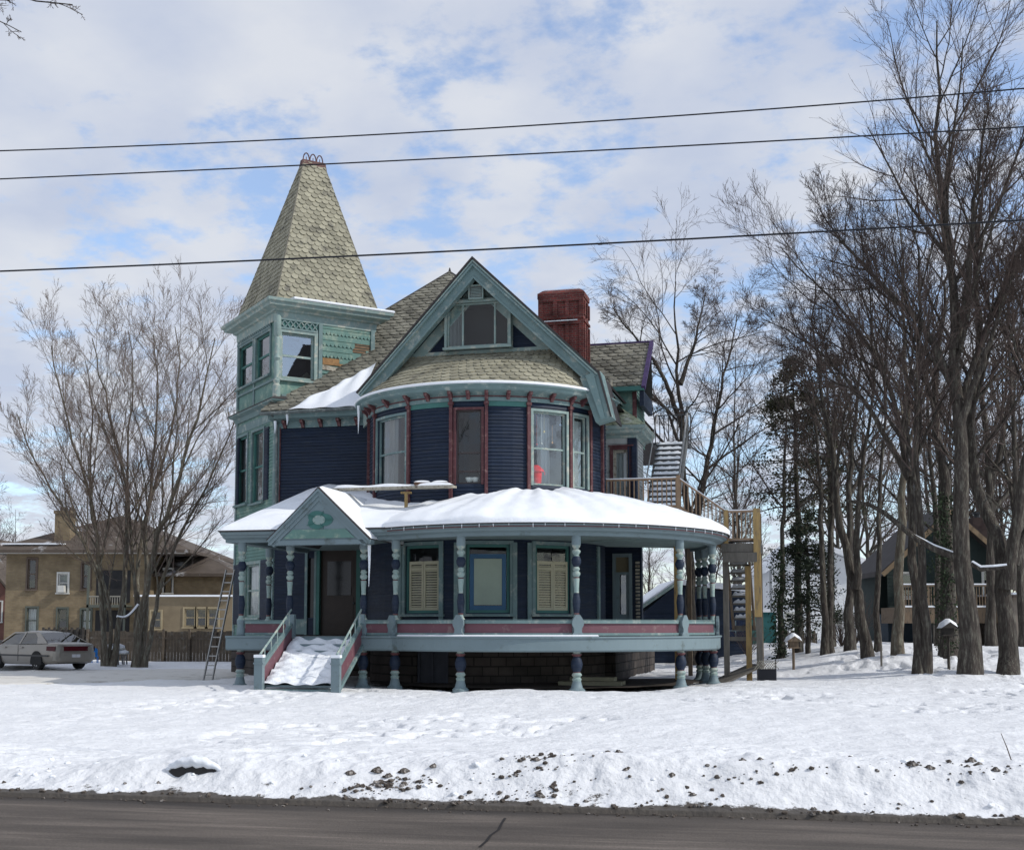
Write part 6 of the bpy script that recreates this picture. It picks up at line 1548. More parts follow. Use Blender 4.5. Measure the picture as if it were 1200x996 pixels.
# car frame: x forward, y left; near side is its left?  camera sees the left side
left = Vector((-cfwd.y, cfwd.x, 0)); 
co = wr_ + cfwd * 1.4 - left * .78
if (left.dot(Vector((0, -1, 0)))) < 0: left = -left
co = wr_ + cfwd * 1.4 - left * .78
car = thing('parked_car', 'silver four-door sedan with wide red tail lights parked on packed snow', 'car', tuple(co), cyaw)
SIL = mat('champagne_car_paint', (.26, .24, .21), .30, .05, spec=.6, metal=.35); TYR = mat('tyre_rubber', (.02, .02, .02), .85, .1); RIM = mat('alloy_rim', (.35, .35, .36), .35, .1, metal=.7); CGL = glass_mat('car_glass', .10, (.25, .28, .27)); REDL = mat('red_lens', (.06, .006, .010), .25, .1)
# side stations (x from rear -2.5 to front 2.5): half width, bottom z, waist z, deck z
st_ = [(-2.50, .66, .42, .60, .84), (-2.46, .78, .30, .62, .92), (-2.3, .86, .25, .64, .97), (-1.9, .90, .22, .66, .99), (-1.2, .92, .20, .68, .97), (-.3, .93, .19, .68, .95), (.6, .93, .19, .68, .94), (1.2, .92, .20, .66, .93), (1.8, .90, .22, .64, .86), (2.25, .84, .25, .58, .78), (2.45, .72, .32, .52, .70), (2.5, .6, .40, .50, .62)]
b = MB(); vs = []; 
for x, w, zb_, zw, zd_ in st_:
    ring = [(0, zb_), (w * .86, zb_), (w * .97, zb_ + .10), (w, zw * .8), (w * .995, zw), (w * .95, zd_ - .05), (w * .88, zd_), (w * .5, zd_ + .02), (0, zd_ + .025)]
    full = ring + [(-y, z) for y, z in ring[-2:0:-1]]; vs += [(x, y, z) for y, z in full]
n = len(full); fs = []
for i in range(len(st_) - 1):
    for k in range(n): fs.append((i * n + k, i * n + (k + 1) % n, (i + 1) * n + (k + 1) % n, (i + 1) * n + k))
fs += [tuple(range(n)), tuple((len(st_) - 1) * n + k for k in range(n - 1, -1, -1))]
b.add(vs, [f[::-1] for f in fs]); body = smooth_shade(b.build('car_body', SIL, car), 40)
# roof + pillars
gst = [(-1.95, .62, .98), (-1.75, .66, 1.03), (-1.05, .62, 1.36), (-.7, .61, 1.41), (0, .61, 1.43), (.45, .60, 1.40), (.75, .61, 1.34), (1.45, .68, .96)]
def gpt(x, f, side):   # f 0 belt,1 roof
    return None
b = MB()
roof = [(-1.05, 1.365), (-.7, 1.42), (-.1, 1.44), (.4, 1.41), (.68, 1.36)]
mgrid(b, lambda u, v: (lambda i, f: (roof[i][0] + (roof[i + 1][0] - roof[i][0]) * f, (v * 2 - 1) * .60, roof[i][1] + (roof[i + 1][1] - roof[i][1]) * f - .06 * abs(v * 2 - 1) ** 3))(min(3, int(u * 4)), u * 4 - min(3, int(u * 4))), 12, 10)
for s_ in (1, -1):
    def pan(pts): b.add([(x, y * s_, z) for x, y, z in pts], [tuple(range(len(pts)))])
    pan([(-1.35, .875, .96), (-2.0, .84, .98), (-1.75, .74, 1.06), (-1.05, .602, 1.385), (-.80, .615, 1.375), (-1.12, .72, 1.2)])
    pan([(-.20, .875, .95), (-.10, .875, .95), (-.13, .62, 1.39), (-.23, .62, 1.39)])
    pan([(1.50, .80, .94), (1.36, .84, .94), (.62, .62, 1.36), (.72, .60, 1.37)])
    pan([(-1.0, .60, 1.40), (.70, .60, 1.385), (.64, .635, 1.33), (-.85, .635, 1.345)])
b.build('car_roof', SIL, car)
b = MB()
b.add([(-1.98, -.80, .985), (-1.98, .80, .985), (-1.05, .58, 1.37), (-1.05, -.58, 1.37)], [(0, 3, 2, 1)]); rwn = b.build('rear_window', CGL, car)
b = MB(); b.add([(1.44, -.74, .95), (1.44, .74, .95), (.69, .59, 1.34), (.69, -.59, 1.34)], [(0, 1, 2, 3)]); b.build('windscreen', CGL, car)
for s_ in (1, -1):
    b = MB(); b.add([(-1.32, .865 * s_, .96), (-.2, .865 * s_, .95), (-.22, .62 * s_, 1.36), (-.85, .62 * s_, 1.35), (-1.12, .71 * s_, 1.19)], [(0, 1, 2, 3, 4)]); b.build('rear_side_window', CGL, car)
    b = MB(); b.add([(-.12, .86 * s_, .95), (1.35, .80 * s_, .94), (.66, .605 * s_, 1.31), (-.16, .615 * s_, 1.375)], [(0, 1, 2, 3)]); b.build('front_side_window', CGL, car)
b = MB(); b.box(-1.0, .9, -.6, .6, .7, 1.0)
for sx in (-.9, .3):
    for sy in (-.35, .35): b.box(sx, sx + .14, sy - .24, sy + .24, .7, 1.18)
b.build('seats', mat('grey_seat', (.1, .1, .1), .9), car)
for (x, s_) in ((-1.4, 1), (-1.4, -1), (1.42, 1), (1.42, -1)):
    b = MB(); R_ = .325; prof_ = [(-.11, .20), (-.11, .30), (-.08, R_), (.08, R_), (.11, .30), (.11, .20)]
    N_ = 24; vs = [(r_ * math.cos(2 * math.pi * k / N_), y, r_ * math.sin(2 * math.pi * k / N_)) for y, r_ in prof_ for k in range(N_)]
    b.add(vs, [(i * N_ + k, i * N_ + (k + 1) % N_, (i + 1) * N_ + (k + 1) % N_, (i + 1) * N_ + k) for i in range(5) for k in range(N_)])
    w_ = b.build('wheel', TYR, car, loc=(x, .80 * s_, R_))
    b = MB(); vs = [(.21 * math.cos(2 * math.pi * k / N_), .07 * s_, .21 * math.sin(2 * math.pi * k / N_)) for k in range(N_)]; b.add(vs, [tuple(range(N_))]); b.m = 1
    for k in range(7):
        th = 2 * math.pi * k / 7; b.beam((.03 * math.cos(th), .095 * s_, .03 * math.sin(th)), (.205 * math.cos(th), .095 * s_, .205 * math.sin(th)), .05, .02, up=(0, 1, 0))
    b.tube([(.21 * math.cos(2 * math.pi * k / 20), .09 * s_, .21 * math.sin(2 * math.pi * k / 20)) for k in range(21)], .018, 5)
    b.build('rim', [TYR, RIM], w_)
    # dark wheel arch
    b = MB(); arch = [(x + .375 * math.cos(math.pi * k / 14), R_ + .375 * math.sin(math.pi * k / 14)) for k in range(15)] + [(x - .375, .2), (x + .375, .2)]
    b.prism(arch, lambda p, z: (p, .936 * s_, z), lambda p, z: (p, .70 * s_, z)); b.build('wheel_arch', TYR, car)
    w_.location.y = .815 * s_
b = MB(); mgrid(b, lambda u, v: (-2.515 + .10 * abs(u * 2 - 1) ** 4, (u * 2 - 1) * .80, .70 + .17 * v), 14, 1); tl_ = b.build('tail_light', REDL, car)
for s_ in (1, -1):
    b = MB(); b.add([(-2.45, .815 * s_, .70), (-2.05, .915 * s_, .72), (-2.05, .905 * s_, .87), (-2.45, .80 * s_, .87)], [(0, 1, 2, 3)]); b.build('tail_light_side', REDL, car)
b = MB(); b.box(-2.53, -2.51, -.17, .17, .47, .58); b.build('number_plate', mat('plate_white', (.5, .5, .52), .5), car)
b = MB()
mgrid(b, lambda u, v: (-2.53 + .13 * abs(u * 2 - 1) ** 4, (u * 2 - 1) * .86, .36 + .28 * v), 14, 2); b.build('bumper', SIL, car)
b = MB()
for s_ in (1, -1): b.box(-2.2, 2.2, .925 * s_ - .012, .925 * s_ + .012, .50, .56)
b.build('side_moulding', mat('dark_moulding', (.05, .05, .05), .6), car)
for s_ in (1, -1):
    for xs_ in (-.15, ): b = MB(); b.box(xs_ - .008, xs_ + .008, .932 * s_ - .004, .932 * s_ + .004, .32, .92); b.build('door_gap', TYR, car)
    for xs_ in (-.45, .75): b = MB(); b.box(xs_, xs_ + .2, .93 * s_ - .02, .93 * s_ + .02, .80, .84); b.build('door_handle', SIL, car)
    b = MB(); b.box(1.0, 1.15, (.93 if s_ > 0 else -1.10), (1.10 if s_ > 0 else -.93), .95, 1.08); b.build('wing_mirror', SIL, car)

# ================================================================== SMALL THINGS
# blue chair and white tables by the trees
def at_ground(px, Y): x = P(px, 700, Y)[0]; return (x, Y, gz(x, Y))
BLUEP = mat('blue_plastic', (.02, .20, .55), .5, .08)
t = thing('blue_chair', 'small bright blue plastic chair standing in the snow beside the clump of trunks', 'chair', at_ground(113, 51), rad(30)); t.scale = (.62, .62, .62)
b = MB(); b.box(-.22, .22, -.2, .2, .38, .42); b.build('seat', BLUEP, t); b = MB(); b.box(-.22, .22, .18, .22, .42, .85); b.prism([(.22 * math.cos(a * .3), .85 + .13 * math.sin(a * .3)) for a in range(11)], lambda x, z: (x, .18, z), lambda x, z: (x, .22, z)); b.build('backrest', BLUEP, t)
for x, y in ((-.19, -.17), (.19, -.17), (-.19, .19), (.19, .19)): b = MB(); b.box(x - .025, x + .025, y - .025, y + .025, 0, .38); b.build('leg', BLUEP, t)
for px, sc_, lb in ((136, 1.0, 'taller of two small white tables with a round cap of snow beside the tree trunks'), (144, .7, 'lower of two small white tables capped with snow beside the tree trunks')):
    t = thing('small_table', lb, 'table', at_ground(px, 50.5))
    b = MB(); b.lathe(0, 0, [(.36 * sc_ + .05, .60 * sc_), (.38 * sc_ + .05, .63 * sc_), (.36 * sc_ + .05, .66 * sc_)], 14); b.build('table_top', WHT, t)
    b = MB(); b.lathe(0, 0, [(.36 * sc_ + .05, .66 * sc_), (.36 * sc_ + .04, .76 * sc_), (.2 * sc_, .84 * sc_), (.01, .85 * sc_)], 14); b.build('snow_cap', SNOW, t, smooth=True)
    for x, y in ((-.2, -.2), (.2, -.2), (-.2, .2), (.2, .2)): b = MB(); b.tube([(x * sc_, y * sc_, .6 * sc_), (x * 1.3 * sc_, y * 1.3 * sc_, 0)], .03, 6); b.build('leg', mat('grey_leg', (.2, .2, .2), .7), t)
# bird feeders
def feeder(px, Y, ztop, lab, w, m, polem):
    g = at_ground(px, Y); t = thing('bird_feeder', lab, 'bird feeder', g); h = ztop - g[2]
    b = MB(); b.tube([(0, 0, -.1), (0, 0, h - .32)], .045, 7); b.build('pole', polem, t)
    b = MB(); b.box(-w / 2, w / 2, -w / 2, w / 2, h - .35, h - .31); b.box(-w * .36, w * .36, -w * .3, w * .3, h - .31, h - .1); b.build('feeder_box', m, t)
    b = MB(); b.prism([(-w * .62, h - .12), (w * .62, h - .12), (0, h + .06)], lambda x, z: (x, -w * .55, z), lambda x, z: (x, w * .55, z)); b.build('feeder_roof', m, t)
    b = MB(); mgrid(b, lambda u, v: ((u - .5) * w * 1.25, (v - .5) * w * 1.12, h - .12 + .18 * (1 - abs(2 * u - 1)) + (.10 if 0 < u < 1 and 0 < v < 1 else .0)), 8, 6); b.build('snow_cap', SNOW, t, smooth=True)
feeder(928.5, 41.0, P(928, 747, 41)[2], 'brown snow-capped bird feeder on a thin post between the staircase and the trees', .42, TIMBER, TIMBER)
feeder(1109.5, 37.0, P(1109, 731, 37)[2], 'dark bird feeder with a cap of snow standing before the thickest dark trunk', .42, mat('dark_feeder', (.05, .045, .04), .9), BARK)
g = at_ground(1031, 38.5); b = MB(); b.tube([(0, 0, -.1), (0, 0, P(1031, 757, 38.5)[2] - g[2])], .035, 6); tag(b.build('garden_stake', TIMBERG, loc=g), 'short grey stake in the snow left of the twin trunks on the right', 'stake')
# black lattice crate
g = at_ground(897, 35.6); t = thing('lattice_crate', 'black plastic crate with a white lattice panel beside the foot of the outside staircase', 'crate', (g[0], g[1], g[2]), rad(-14))
b = MB(); b.box(-.24, .26, 0, .4, -.1, .34); b.prism([(0, .34), (.4, .34), (.4, .52), (.3, .60)], lambda y, z: (.22, y, z), lambda y, z: (.26, y, z)); b.build('crate_box', mat('black_plastic', (.012, .013, .018), .5), t)
b = MB()
for k in range(8):
    x = -.24 + .48 * k / 7; b.beam((x - .1, -.01, .34), (x + .1, -.01, .58), .018, .012, up=(0, 1, 0)); b.beam((x + .1, -.015, .34), (x - .1, -.015, .58), .018, .012, up=(0, 1, 0))
b.build('lattice_panel', BARE, t)
# ================================================================== TREES
def tubes_np(Pts, R, sides):
    """Pts (N,K,3), R (N,K) -> verts, quads"""
    N, K, _ = Pts.shape
    T = np.gradient(Pts, axis=1); T /= np.linalg.norm(T, axis=2, keepdims=True) + 1e-9
    ref = np.array([.31, .52, .11]); ref = ref / np.linalg.norm(ref)
    a = np.cross(T, ref); a /= np.linalg.norm(a, axis=2, keepdims=True) + 1e-9; b = np.cross(T, a)
    th = 2 * np.pi * np.arange(sides) / sides
    V = Pts[:, :, None, :] + R[:, :, None, None] * (a[:, :, None, :] * np.cos(th)[None, None, :, None] + b[:, :, None, :] * np.sin(th)[None, None, :, None])
    n = np.arange(N)[:, None, None]; k = np.arange(K - 1)[None, :, None]; s = np.arange(sides)[None, None, :]
    i0 = (n * K + k) * sides + s; i1 = (n * K + k) * sides + (s + 1) % sides; i2 = i1 + sides; i3 = i0 + sides
    return V.reshape(-1, 3), np.stack([i0, i1, i2, i3], -1).reshape(-1, 4)
class Acc:
    def __init__(s): s.V = []; s.F = []; s.n = 0
    def add(s, V, Fq): s.V.append(V); s.F.append(Fq + s.n); s.n += len(V)
    def get(s): return np.concatenate(s.V), np.concatenate(s.F)
def unit(v): return v / (np.linalg.norm(v, axis=-1, keepdims=True) + 1e-9)
def kids(Pts, R, L, n, tr=(.25, .98), ang=(30, 60), lr=.55, K=6, wob=.12, up=.25, rr=.6, te=.25, rmin=.006, shape=.6, out=None):
    N, Kp, _ = Pts.shape
    t = tr[0] + (tr[1] - tr[0]) * (np.arange(n)[None, :] + rng.random((N, n))) / n
    idx = t * (Kp - 1); i = np.clip(idx.astype(int), 0, Kp - 2); f = (idx - i)[..., None]; r_ = np.arange(N)[:, None]
    p0 = Pts[r_, i] * (1 - f) + Pts[r_, i + 1] * f; T = unit(Pts[r_, i + 1] - Pts[r_, i]); rp = R[r_, i] * (1 - f[..., 0]) + R[r_, i + 1] * f[..., 0]
    a = unit(np.cross(T, np.array([.3, .5, .1]) + rng.normal(0, .01, T.shape))); b = np.cross(T, a)
    phi = rng.random((N, n)) * 2 * np.pi; phi = (np.arange(n)[None, :] * 2.4 + rng.random((N, 1)) * 6.28 + rng.normal(0, .5, (N, n)))
    A = np.radians(ang[0] + (ang[1] - ang[0]) * rng.random((N, n)))
    d = T * np.cos(A)[..., None] + (a * np.cos(phi)[..., None] + b * np.sin(phi)[..., None]) * np.sin(A)[..., None]
    Ln = L[:, None] * lr * (1 - shape * (t - tr[0]) / (1 - tr[0] + 1e-6)) * (.7 + .6 * rng.random((N, n)))
    M = N * n; d = d.reshape(M, 3); p = p0.reshape(M, 3); Ln = Ln.reshape(M); r0 = np.minimum(rp.reshape(M) * rr, Ln * .0135 + .003); r0 = np.maximum(r0, rmin)
    Q = np.zeros((M, K, 3)); Q[:, 0] = p; step = (Ln / (K - 1))[:, None]
    for k in range(1, K):
        d = unit(d + rng.normal(0, wob, (M, 3)) + np.array([0, 0, up / K])); p = p + d * step; Q[:, k] = p
    Rr = r0[:, None] * (1 - (1 - te) * np.arange(K)[None, :] / (K - 1)); Rr = np.maximum(Rr, rmin * .75)
    return Q, Rr, Ln
def resample(pts, K, wob):
    pts = np.array(pts, float); s = np.concatenate([[0], np.cumsum(np.linalg.norm(np.diff(pts, axis=0), axis=1))]); t = np.linspace(0, s[-1], K)
    # smooth through points (catmull like by dense cubic of linear interpolation)
    Q = np.stack([np.interp(t, s, pts[:, i]) for i in range(3)], -1)
    for _ in range(2): Q[1:-1] = (Q[:-2] + 2 * Q[1:-1] + Q[2:]) / 4
    Q[1:-1] += rng.normal(0, wob, (K - 2, 3)); return Q, s[-1]
def make_tree(name, label, stems, levels, cat='tree', group=None, barkm=BARK, twigm=TWIG, K=18, sides=10, flare=1.35, base=None):
    """stems: (list of 3d points, r0, r1)"""
    org = np.array(base if base is not None else stems[0][0][0]); t = thing(name, label, cat, tuple(org), 0, group)
    tr_ = Acc(); cr_ = Acc(); P0 = []; R0_ = []; L0 = []
    for pts, ra, rb_ in stems:
        Q, L_ = resample(pts, K, .035 * ra / .2); s = np.linspace(0, 1, K); R_ = ra * (.56 if 'clump' in label else .76) * (1 - s) ** 1.15 + rb_; R_[0] *= flare; R_[1] *= 1.08
        P0.append(Q); R0_.append(R_); L0.append(L_)
    P0 = np.array(P0); R0_ = np.array(R0_); L0 = np.array(L0)
    tr_.add(*tubes_np(P0 - org, R0_, sides))
    cur = (P0, R0_, L0)
    for li, lv in enumerate(levels):
        lv = dict(lv); intr = lv.pop('trunk', False); sd_ = lv.pop('sides', 4 if li < 2 else 3)
        cur = kids(*cur, **lv)
        (tr_ if intr else cr_).add(*tubes_np(cur[0] - org, cur[1], sd_))
    np_mesh('trunk', *tr_.get(), barkm, t, smooth=True)
    np_mesh('crown', *cr_.get(), twigm, t)
    return t
def pst(lst, Y, dY=0.0, base=True):
    if lst[0][0] < 175: lst = [(px, 770 - (770 - py) * .89) for px, py in lst]
    out = []; n = len(lst)
    for i, (px, py) in enumerate(lst):
        y = Y + dY * i / max(1, n - 1); p = list(P(px, py, y))
        if i == 0 and base: p[2] = gz(p[0], p[1]) - .25
        out.append(p)
    return out

# ---- left clump
Yc = 50
make_tree('multi_trunk_tree', 'wide bare tree whose pale trunks rise from one clump between car and tower', [
    (pst([(126, 772), (119, 700), (116, 645), (110, 570), (92, 511), (80, 470), (66, 400), (60, 360)], Yc, -2), .17, .02),
    (pst([(131, 774), (140, 716), (150, 640), (150, 545), (130, 460), (118, 400), (108, 350)], Yc, 1.5), .20, .02),
    (pst([(159, 768), (167, 700), (183, 622), (203, 560), (222, 490), (240, 420), (252, 350)], Yc, -1.5), .26, .02),
    (pst([(167, 765), (172, 700), (170, 630), (178, 540), (182, 460), (186, 400), (180, 345)], Yc, 2), .19, .02),
    (pst([(161, 768), (160, 690), (165, 600), (190, 520), (206, 440), (212, 380), (205, 335)], Yc + .5, 3), .17, .02),
    (pst([(129, 772), (130, 690), (100, 620), (66, 560), (34, 500), (20, 450)], Yc + .3, -3), .13, .02),
    (pst([(163, 768), (158, 660), (150, 570), (148, 480), (160, 400), (150, 340)], Yc + .5, 1), .12, .02),
    (pst([(170, 765), (186, 680), (205, 620), (235, 560), (262, 500), (280, 440)], Yc - .3, -2), .15, .02),
    (pst([(122, 772), (122, 680), (112, 600), (104, 520), (110, 440), (100, 380)], Yc + .2, 2), .14, .02)],
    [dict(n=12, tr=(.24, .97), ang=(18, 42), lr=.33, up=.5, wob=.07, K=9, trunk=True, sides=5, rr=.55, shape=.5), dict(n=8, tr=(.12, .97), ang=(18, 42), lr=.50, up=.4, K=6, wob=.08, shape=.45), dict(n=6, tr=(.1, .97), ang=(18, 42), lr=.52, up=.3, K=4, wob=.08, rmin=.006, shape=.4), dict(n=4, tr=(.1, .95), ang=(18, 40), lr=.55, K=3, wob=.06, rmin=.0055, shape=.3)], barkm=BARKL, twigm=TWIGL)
# snow-topped fallen branch in the clump
a, c = Vector(P(137, 723, 49)), Vector(P(162, 709, 49.5)); b = MB(); q = [a + (c - a) * (k / 8) + Vector((0, 0, -.22 * math.sin(math.pi * k / 8))) for k in range(9)]; b.tube(q, .05, 6)
t = thing('hanging_branch', 'pale snow-topped branch hanging between the trunks of the clump', 'branch', tuple(a)); bb = MB(); bb.tube([p - a for p in q], .045, 6); bb.build('wood', BARKL, t); bb = MB(); bb.tube([p - a + Vector((0, 0, .04)) for p in q], .05, 6); bb.build('branch_snow', SNOW, t)

# ---- tree behind the house, right
make_tree('bare_tree', 'tall rounded bare tree rising behind the right end of the navy house', [
    (pst([(813, 765), (806, 640), (800, 540), (796, 460), (794, 390), (788, 355), (792, 330)], 52), .32, .02),
    (pst([(812, 640), (826, 560), (836, 500), (848, 440), (860, 400), (864, 365)], 52, 2, False), .18, .02),
    (pst([(800, 500), (778, 440), (758, 410), (735, 385), (718, 360)], 52, -1, False), .14, .02),
    (pst([(797, 450), (815, 400), (822, 365), (828, 340)], 52, 1, False), .11, .015),
    (pst([(799, 530), (782, 480), (768, 465), (752, 470), (745, 490)], 51.5, 0, False), .09, .015)],
    [dict(n=15, tr=(.24, .98), ang=(32, 66), lr=.32, up=.30, wob=.10, K=9, trunk=True, sides=5, shape=.4), dict(n=8, tr=(.15, .98), ang=(22, 50), lr=.5, up=.15, K=6, wob=.10, shape=.4), dict(n=6, ang=(22, 48), lr=.52, up=.1, K=4, wob=.1, rmin=.006, shape=.35), dict(n=4, ang=(20, 45), lr=.55, K=3, rmin=.0055, shape=.3)], twigm=TWIG)

# ---- the big trees on the right
LV = [dict(n=16, tr=(.38, .98), ang=(25, 48), lr=.33, up=.6, wob=.07, K=9, trunk=True, sides=5, shape=.5), dict(n=9, tr=(.15, .97), ang=(20, 42), lr=.50, up=.3, K=6, wob=.08, shape=.45), dict(n=6, tr=(.12, .97), ang=(20, 42), lr=.52, up=.2, K=4, wob=.08, rmin=.0055, shape=.4), dict(n=4, tr=(.1, .95), ang=(18, 40), lr=.55, K=3, wob=.06, rmin=.0048, shape=.3)]
LVs = [dict(n=11, tr=(.42, .98), ang=(25, 48), lr=.30, up=.6, wob=.07, K=9, trunk=True, sides=5, shape=.5), dict(n=8, tr=(.15, .97), ang=(20, 42), lr=.50, up=.3, K=6, wob=.08, shape=.45), dict(n=5, tr=(.12, .97), ang=(20, 42), lr=.52, up=.2, K=4, wob=.08, rmin=.0055, shape=.4), dict(n=3, tr=(.1, .95), ang=(18, 40), lr=.55, K=3, wob=.06, rmin=.0048, shape=.3)]
make_tree('tall_bare_tree', 'tallest bare tree, its straight trunk and crown reaching almost to the top edge', [
    (pst([(1136, 778), (1128, 660), (1127, 560), (1124, 480), (1118, 380), (1108, 270), (1101, 160), (1100, 80), (1098, 25)], 35.0), .36, .02),
    (pst([(1120, 410), (1135, 330), (1140, 250), (1150, 180), (1160, 110)], 35, -1.0, False), .15, .015),
    (pst([(1122, 470), (1095, 400), (1050, 350), (1010, 310), (975, 270), (960, 245)], 35, 2.0, False), .16, .015),
    (pst([(1124, 500), (1150, 430), (1175, 350), (1200, 290)], 35, -1.5, False), .14, .015)], LV)
make_tree('twin_trunk_tree', 'bare tree with two slim trunks from one base, left of the tallest tree', [
    (pst([(1076, 774), (1070, 650), (1064, 540), (1048, 460), (1020, 400), (985, 360), (940, 320), (915, 290)], 36.2, 2.5), .21, .015),
    (pst([(1084, 774), (1082, 650), (1076, 560), (1072, 470), (1080, 380), (1075, 290), (1068, 230)], 36.2, -1), .19, .015),
    (pst([(1066, 560), (1020, 480), (980, 430), (940, 395), (895, 375)], 36.5, 2, False), .12, .012)], LV)
make_tree('forked_tree', 'thick dark bare tree forking low down at the right edge of the picture', [
    (pst([(1180, 776), (1178, 700), (1180, 650), (1160, 600), (1140, 570), (1135, 500), (1150, 400), (1145, 320), (1150, 250)], 35.5, 2), .34, .02),
    (pst([(1180, 690), (1188, 640), (1200, 570), (1215, 470), (1205, 360), (1212, 260), (1204, 190)], 35.5, -1, False), .22, .02),
    (pst([(1186, 660), (1215, 600), (1250, 500), (1270, 380)], 35.5, 0, False), .18, .02)], LV)
make_tree('pale_trunk_tree', 'bare tree with one pale straight sunlit trunk just left of the twin trunks', [
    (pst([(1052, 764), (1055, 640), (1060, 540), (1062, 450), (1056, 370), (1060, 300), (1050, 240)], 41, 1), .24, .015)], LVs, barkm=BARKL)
make_tree('leaning_tree', 'bare tree whose trunk leans to the left, right of the small evergreen', [
    (pst([(1018, 764), (1005, 700), (992, 660), (982, 600), (976, 530), (960, 450), (950, 380), (955, 320)], 42, 1), .26, .015),
    (pst([(1003, 690), (1004, 620), (1010, 540), (1024, 460), (1030, 380)], 42, -1, False), .15, .015)], LVs)
make_tree('slim_tree', 'slender bare tree standing behind the short garden stake', [(pst([(1029, 764), (1029, 660), (1032, 560), (1040, 470), (1036, 400), (1044, 330)], 44, 1), .15, .012)], LVs)
make_tree('ivy_tree', 'dark ivy-wrapped bare tree directly behind the snow-capped dark bird feeder', [(pst([(1112, 770), (1112, 680), (1110, 600), (1100, 520), (1096, 430), (1110, 350), (1120, 280)], 40, 1), .36, .02)], LVs)
make_tree('thin_bare_tree', 'thin dark trunk farthest left of the pair standing behind the small evergreen', [(pst([(966, 762), (964, 680), (961, 600), (958, 520), (950, 440), (940, 380)], 47, 1), .19, .012)], LVs)
make_tree('thin_bare_tree', 'right one of the pair of thin dark trunks behind the small evergreen', [(pst([(974, 762), (972, 680), (974, 600), (978, 520), (985, 440), (990, 380)], 47.5, 1), .18, .012)], LVs)
make_tree('dark_trunk_tree', 'dark upright bare trunk immediately left of the leaning tree', [(pst([(996, 762), (996, 690), (995, 600), (1000, 500), (1010, 420), (1006, 350)], 46, 1), .25, .012)], LVs)
# snow-topped long diagonal limb
a = Vector(P(1124, 654, 35.0)); lim = [P(1124, 654, 35.0), P(1095, 643, 35.4), P(1072, 630, 35.8), P(1050, 612, 36.2), P(1035, 600, 36.5), P(1018, 591, 37), P(990, 586, 37.5)]
t = thing('diagonal_limb', 'long diagonal limb with a line of snow reaching left from the tallest tree', 'branch', tuple(a)); b = MB(); b.tube([Vector(p) - a for p in lim], [.11, .10, .09, .08, .07, .06, .04], 8); b.build('wood', BARK, t)
b = MB(); b.tube([Vector(p) - a + Vector((0, 0, r)) for p, r in zip(lim, [.09, .085, .07, .055, .04])], [.05, .05, .03, .03, .012], 6); b.build('limb_snow', SNOW, t)
lim2 = [P(1140, 661, 34.6), P(1150, 667, 34.3), P(1165, 666, 34.1), P(1180, 664, 34.0)]; a = Vector(lim2[0]); t = thing('snowy_limb', 'short drooping limb topped with snow between the tallest and the forked tree', 'branch', tuple(a)); b = MB(); b.tube([Vector(p) - a for p in lim2], [.08, .07, .06, .04], 8); b.build('wood', BARK, t); b = MB(); b.tube([Vector(p) - a + Vector((0, 0, .06)) for p in lim2], [.05, .05, .045, .03], 6); b.build('limb_snow', SNOW, t)
# ---- leafy masses
def leaves(n, centers, spread, size, droop=.3):
    c = centers[rng.integers(0, len(centers), n)] + rng.normal(0, 1, (n, 3)) * spread
    d = unit(rng.normal(0, 1, (n, 3)) + np.array([0, 0, -droop])); s = unit(np.cross(d, rng.normal(0, 1, (n, 3)))); L_ = size * (.6 + .8 * rng.random((n, 1))); w = L_ * .28
    V = np.stack([c - s * w * .3, c + d * L_ * .5 - s * w, c + d * L_, c + d * L_ * .5 + s * w], 1).reshape(-1, 3)
    return V, (np.arange(n)[:, None] * 4 + np.arange(4)[None, :])
CONF = mat('conifer_needles', (.028, .040, .024), .85, .3, 1.2, (.045, .055, .03), .2, 2, island=.35)
CONF2 = mat('brown_green_needles', (.050, .055, .032), .85, .3, 1.2, (.08, .065, .04), .3, 2, island=.35)
IVY = mat('ivy_leaves', (.022, .036, .016), .8, .3, 3, island=.35)
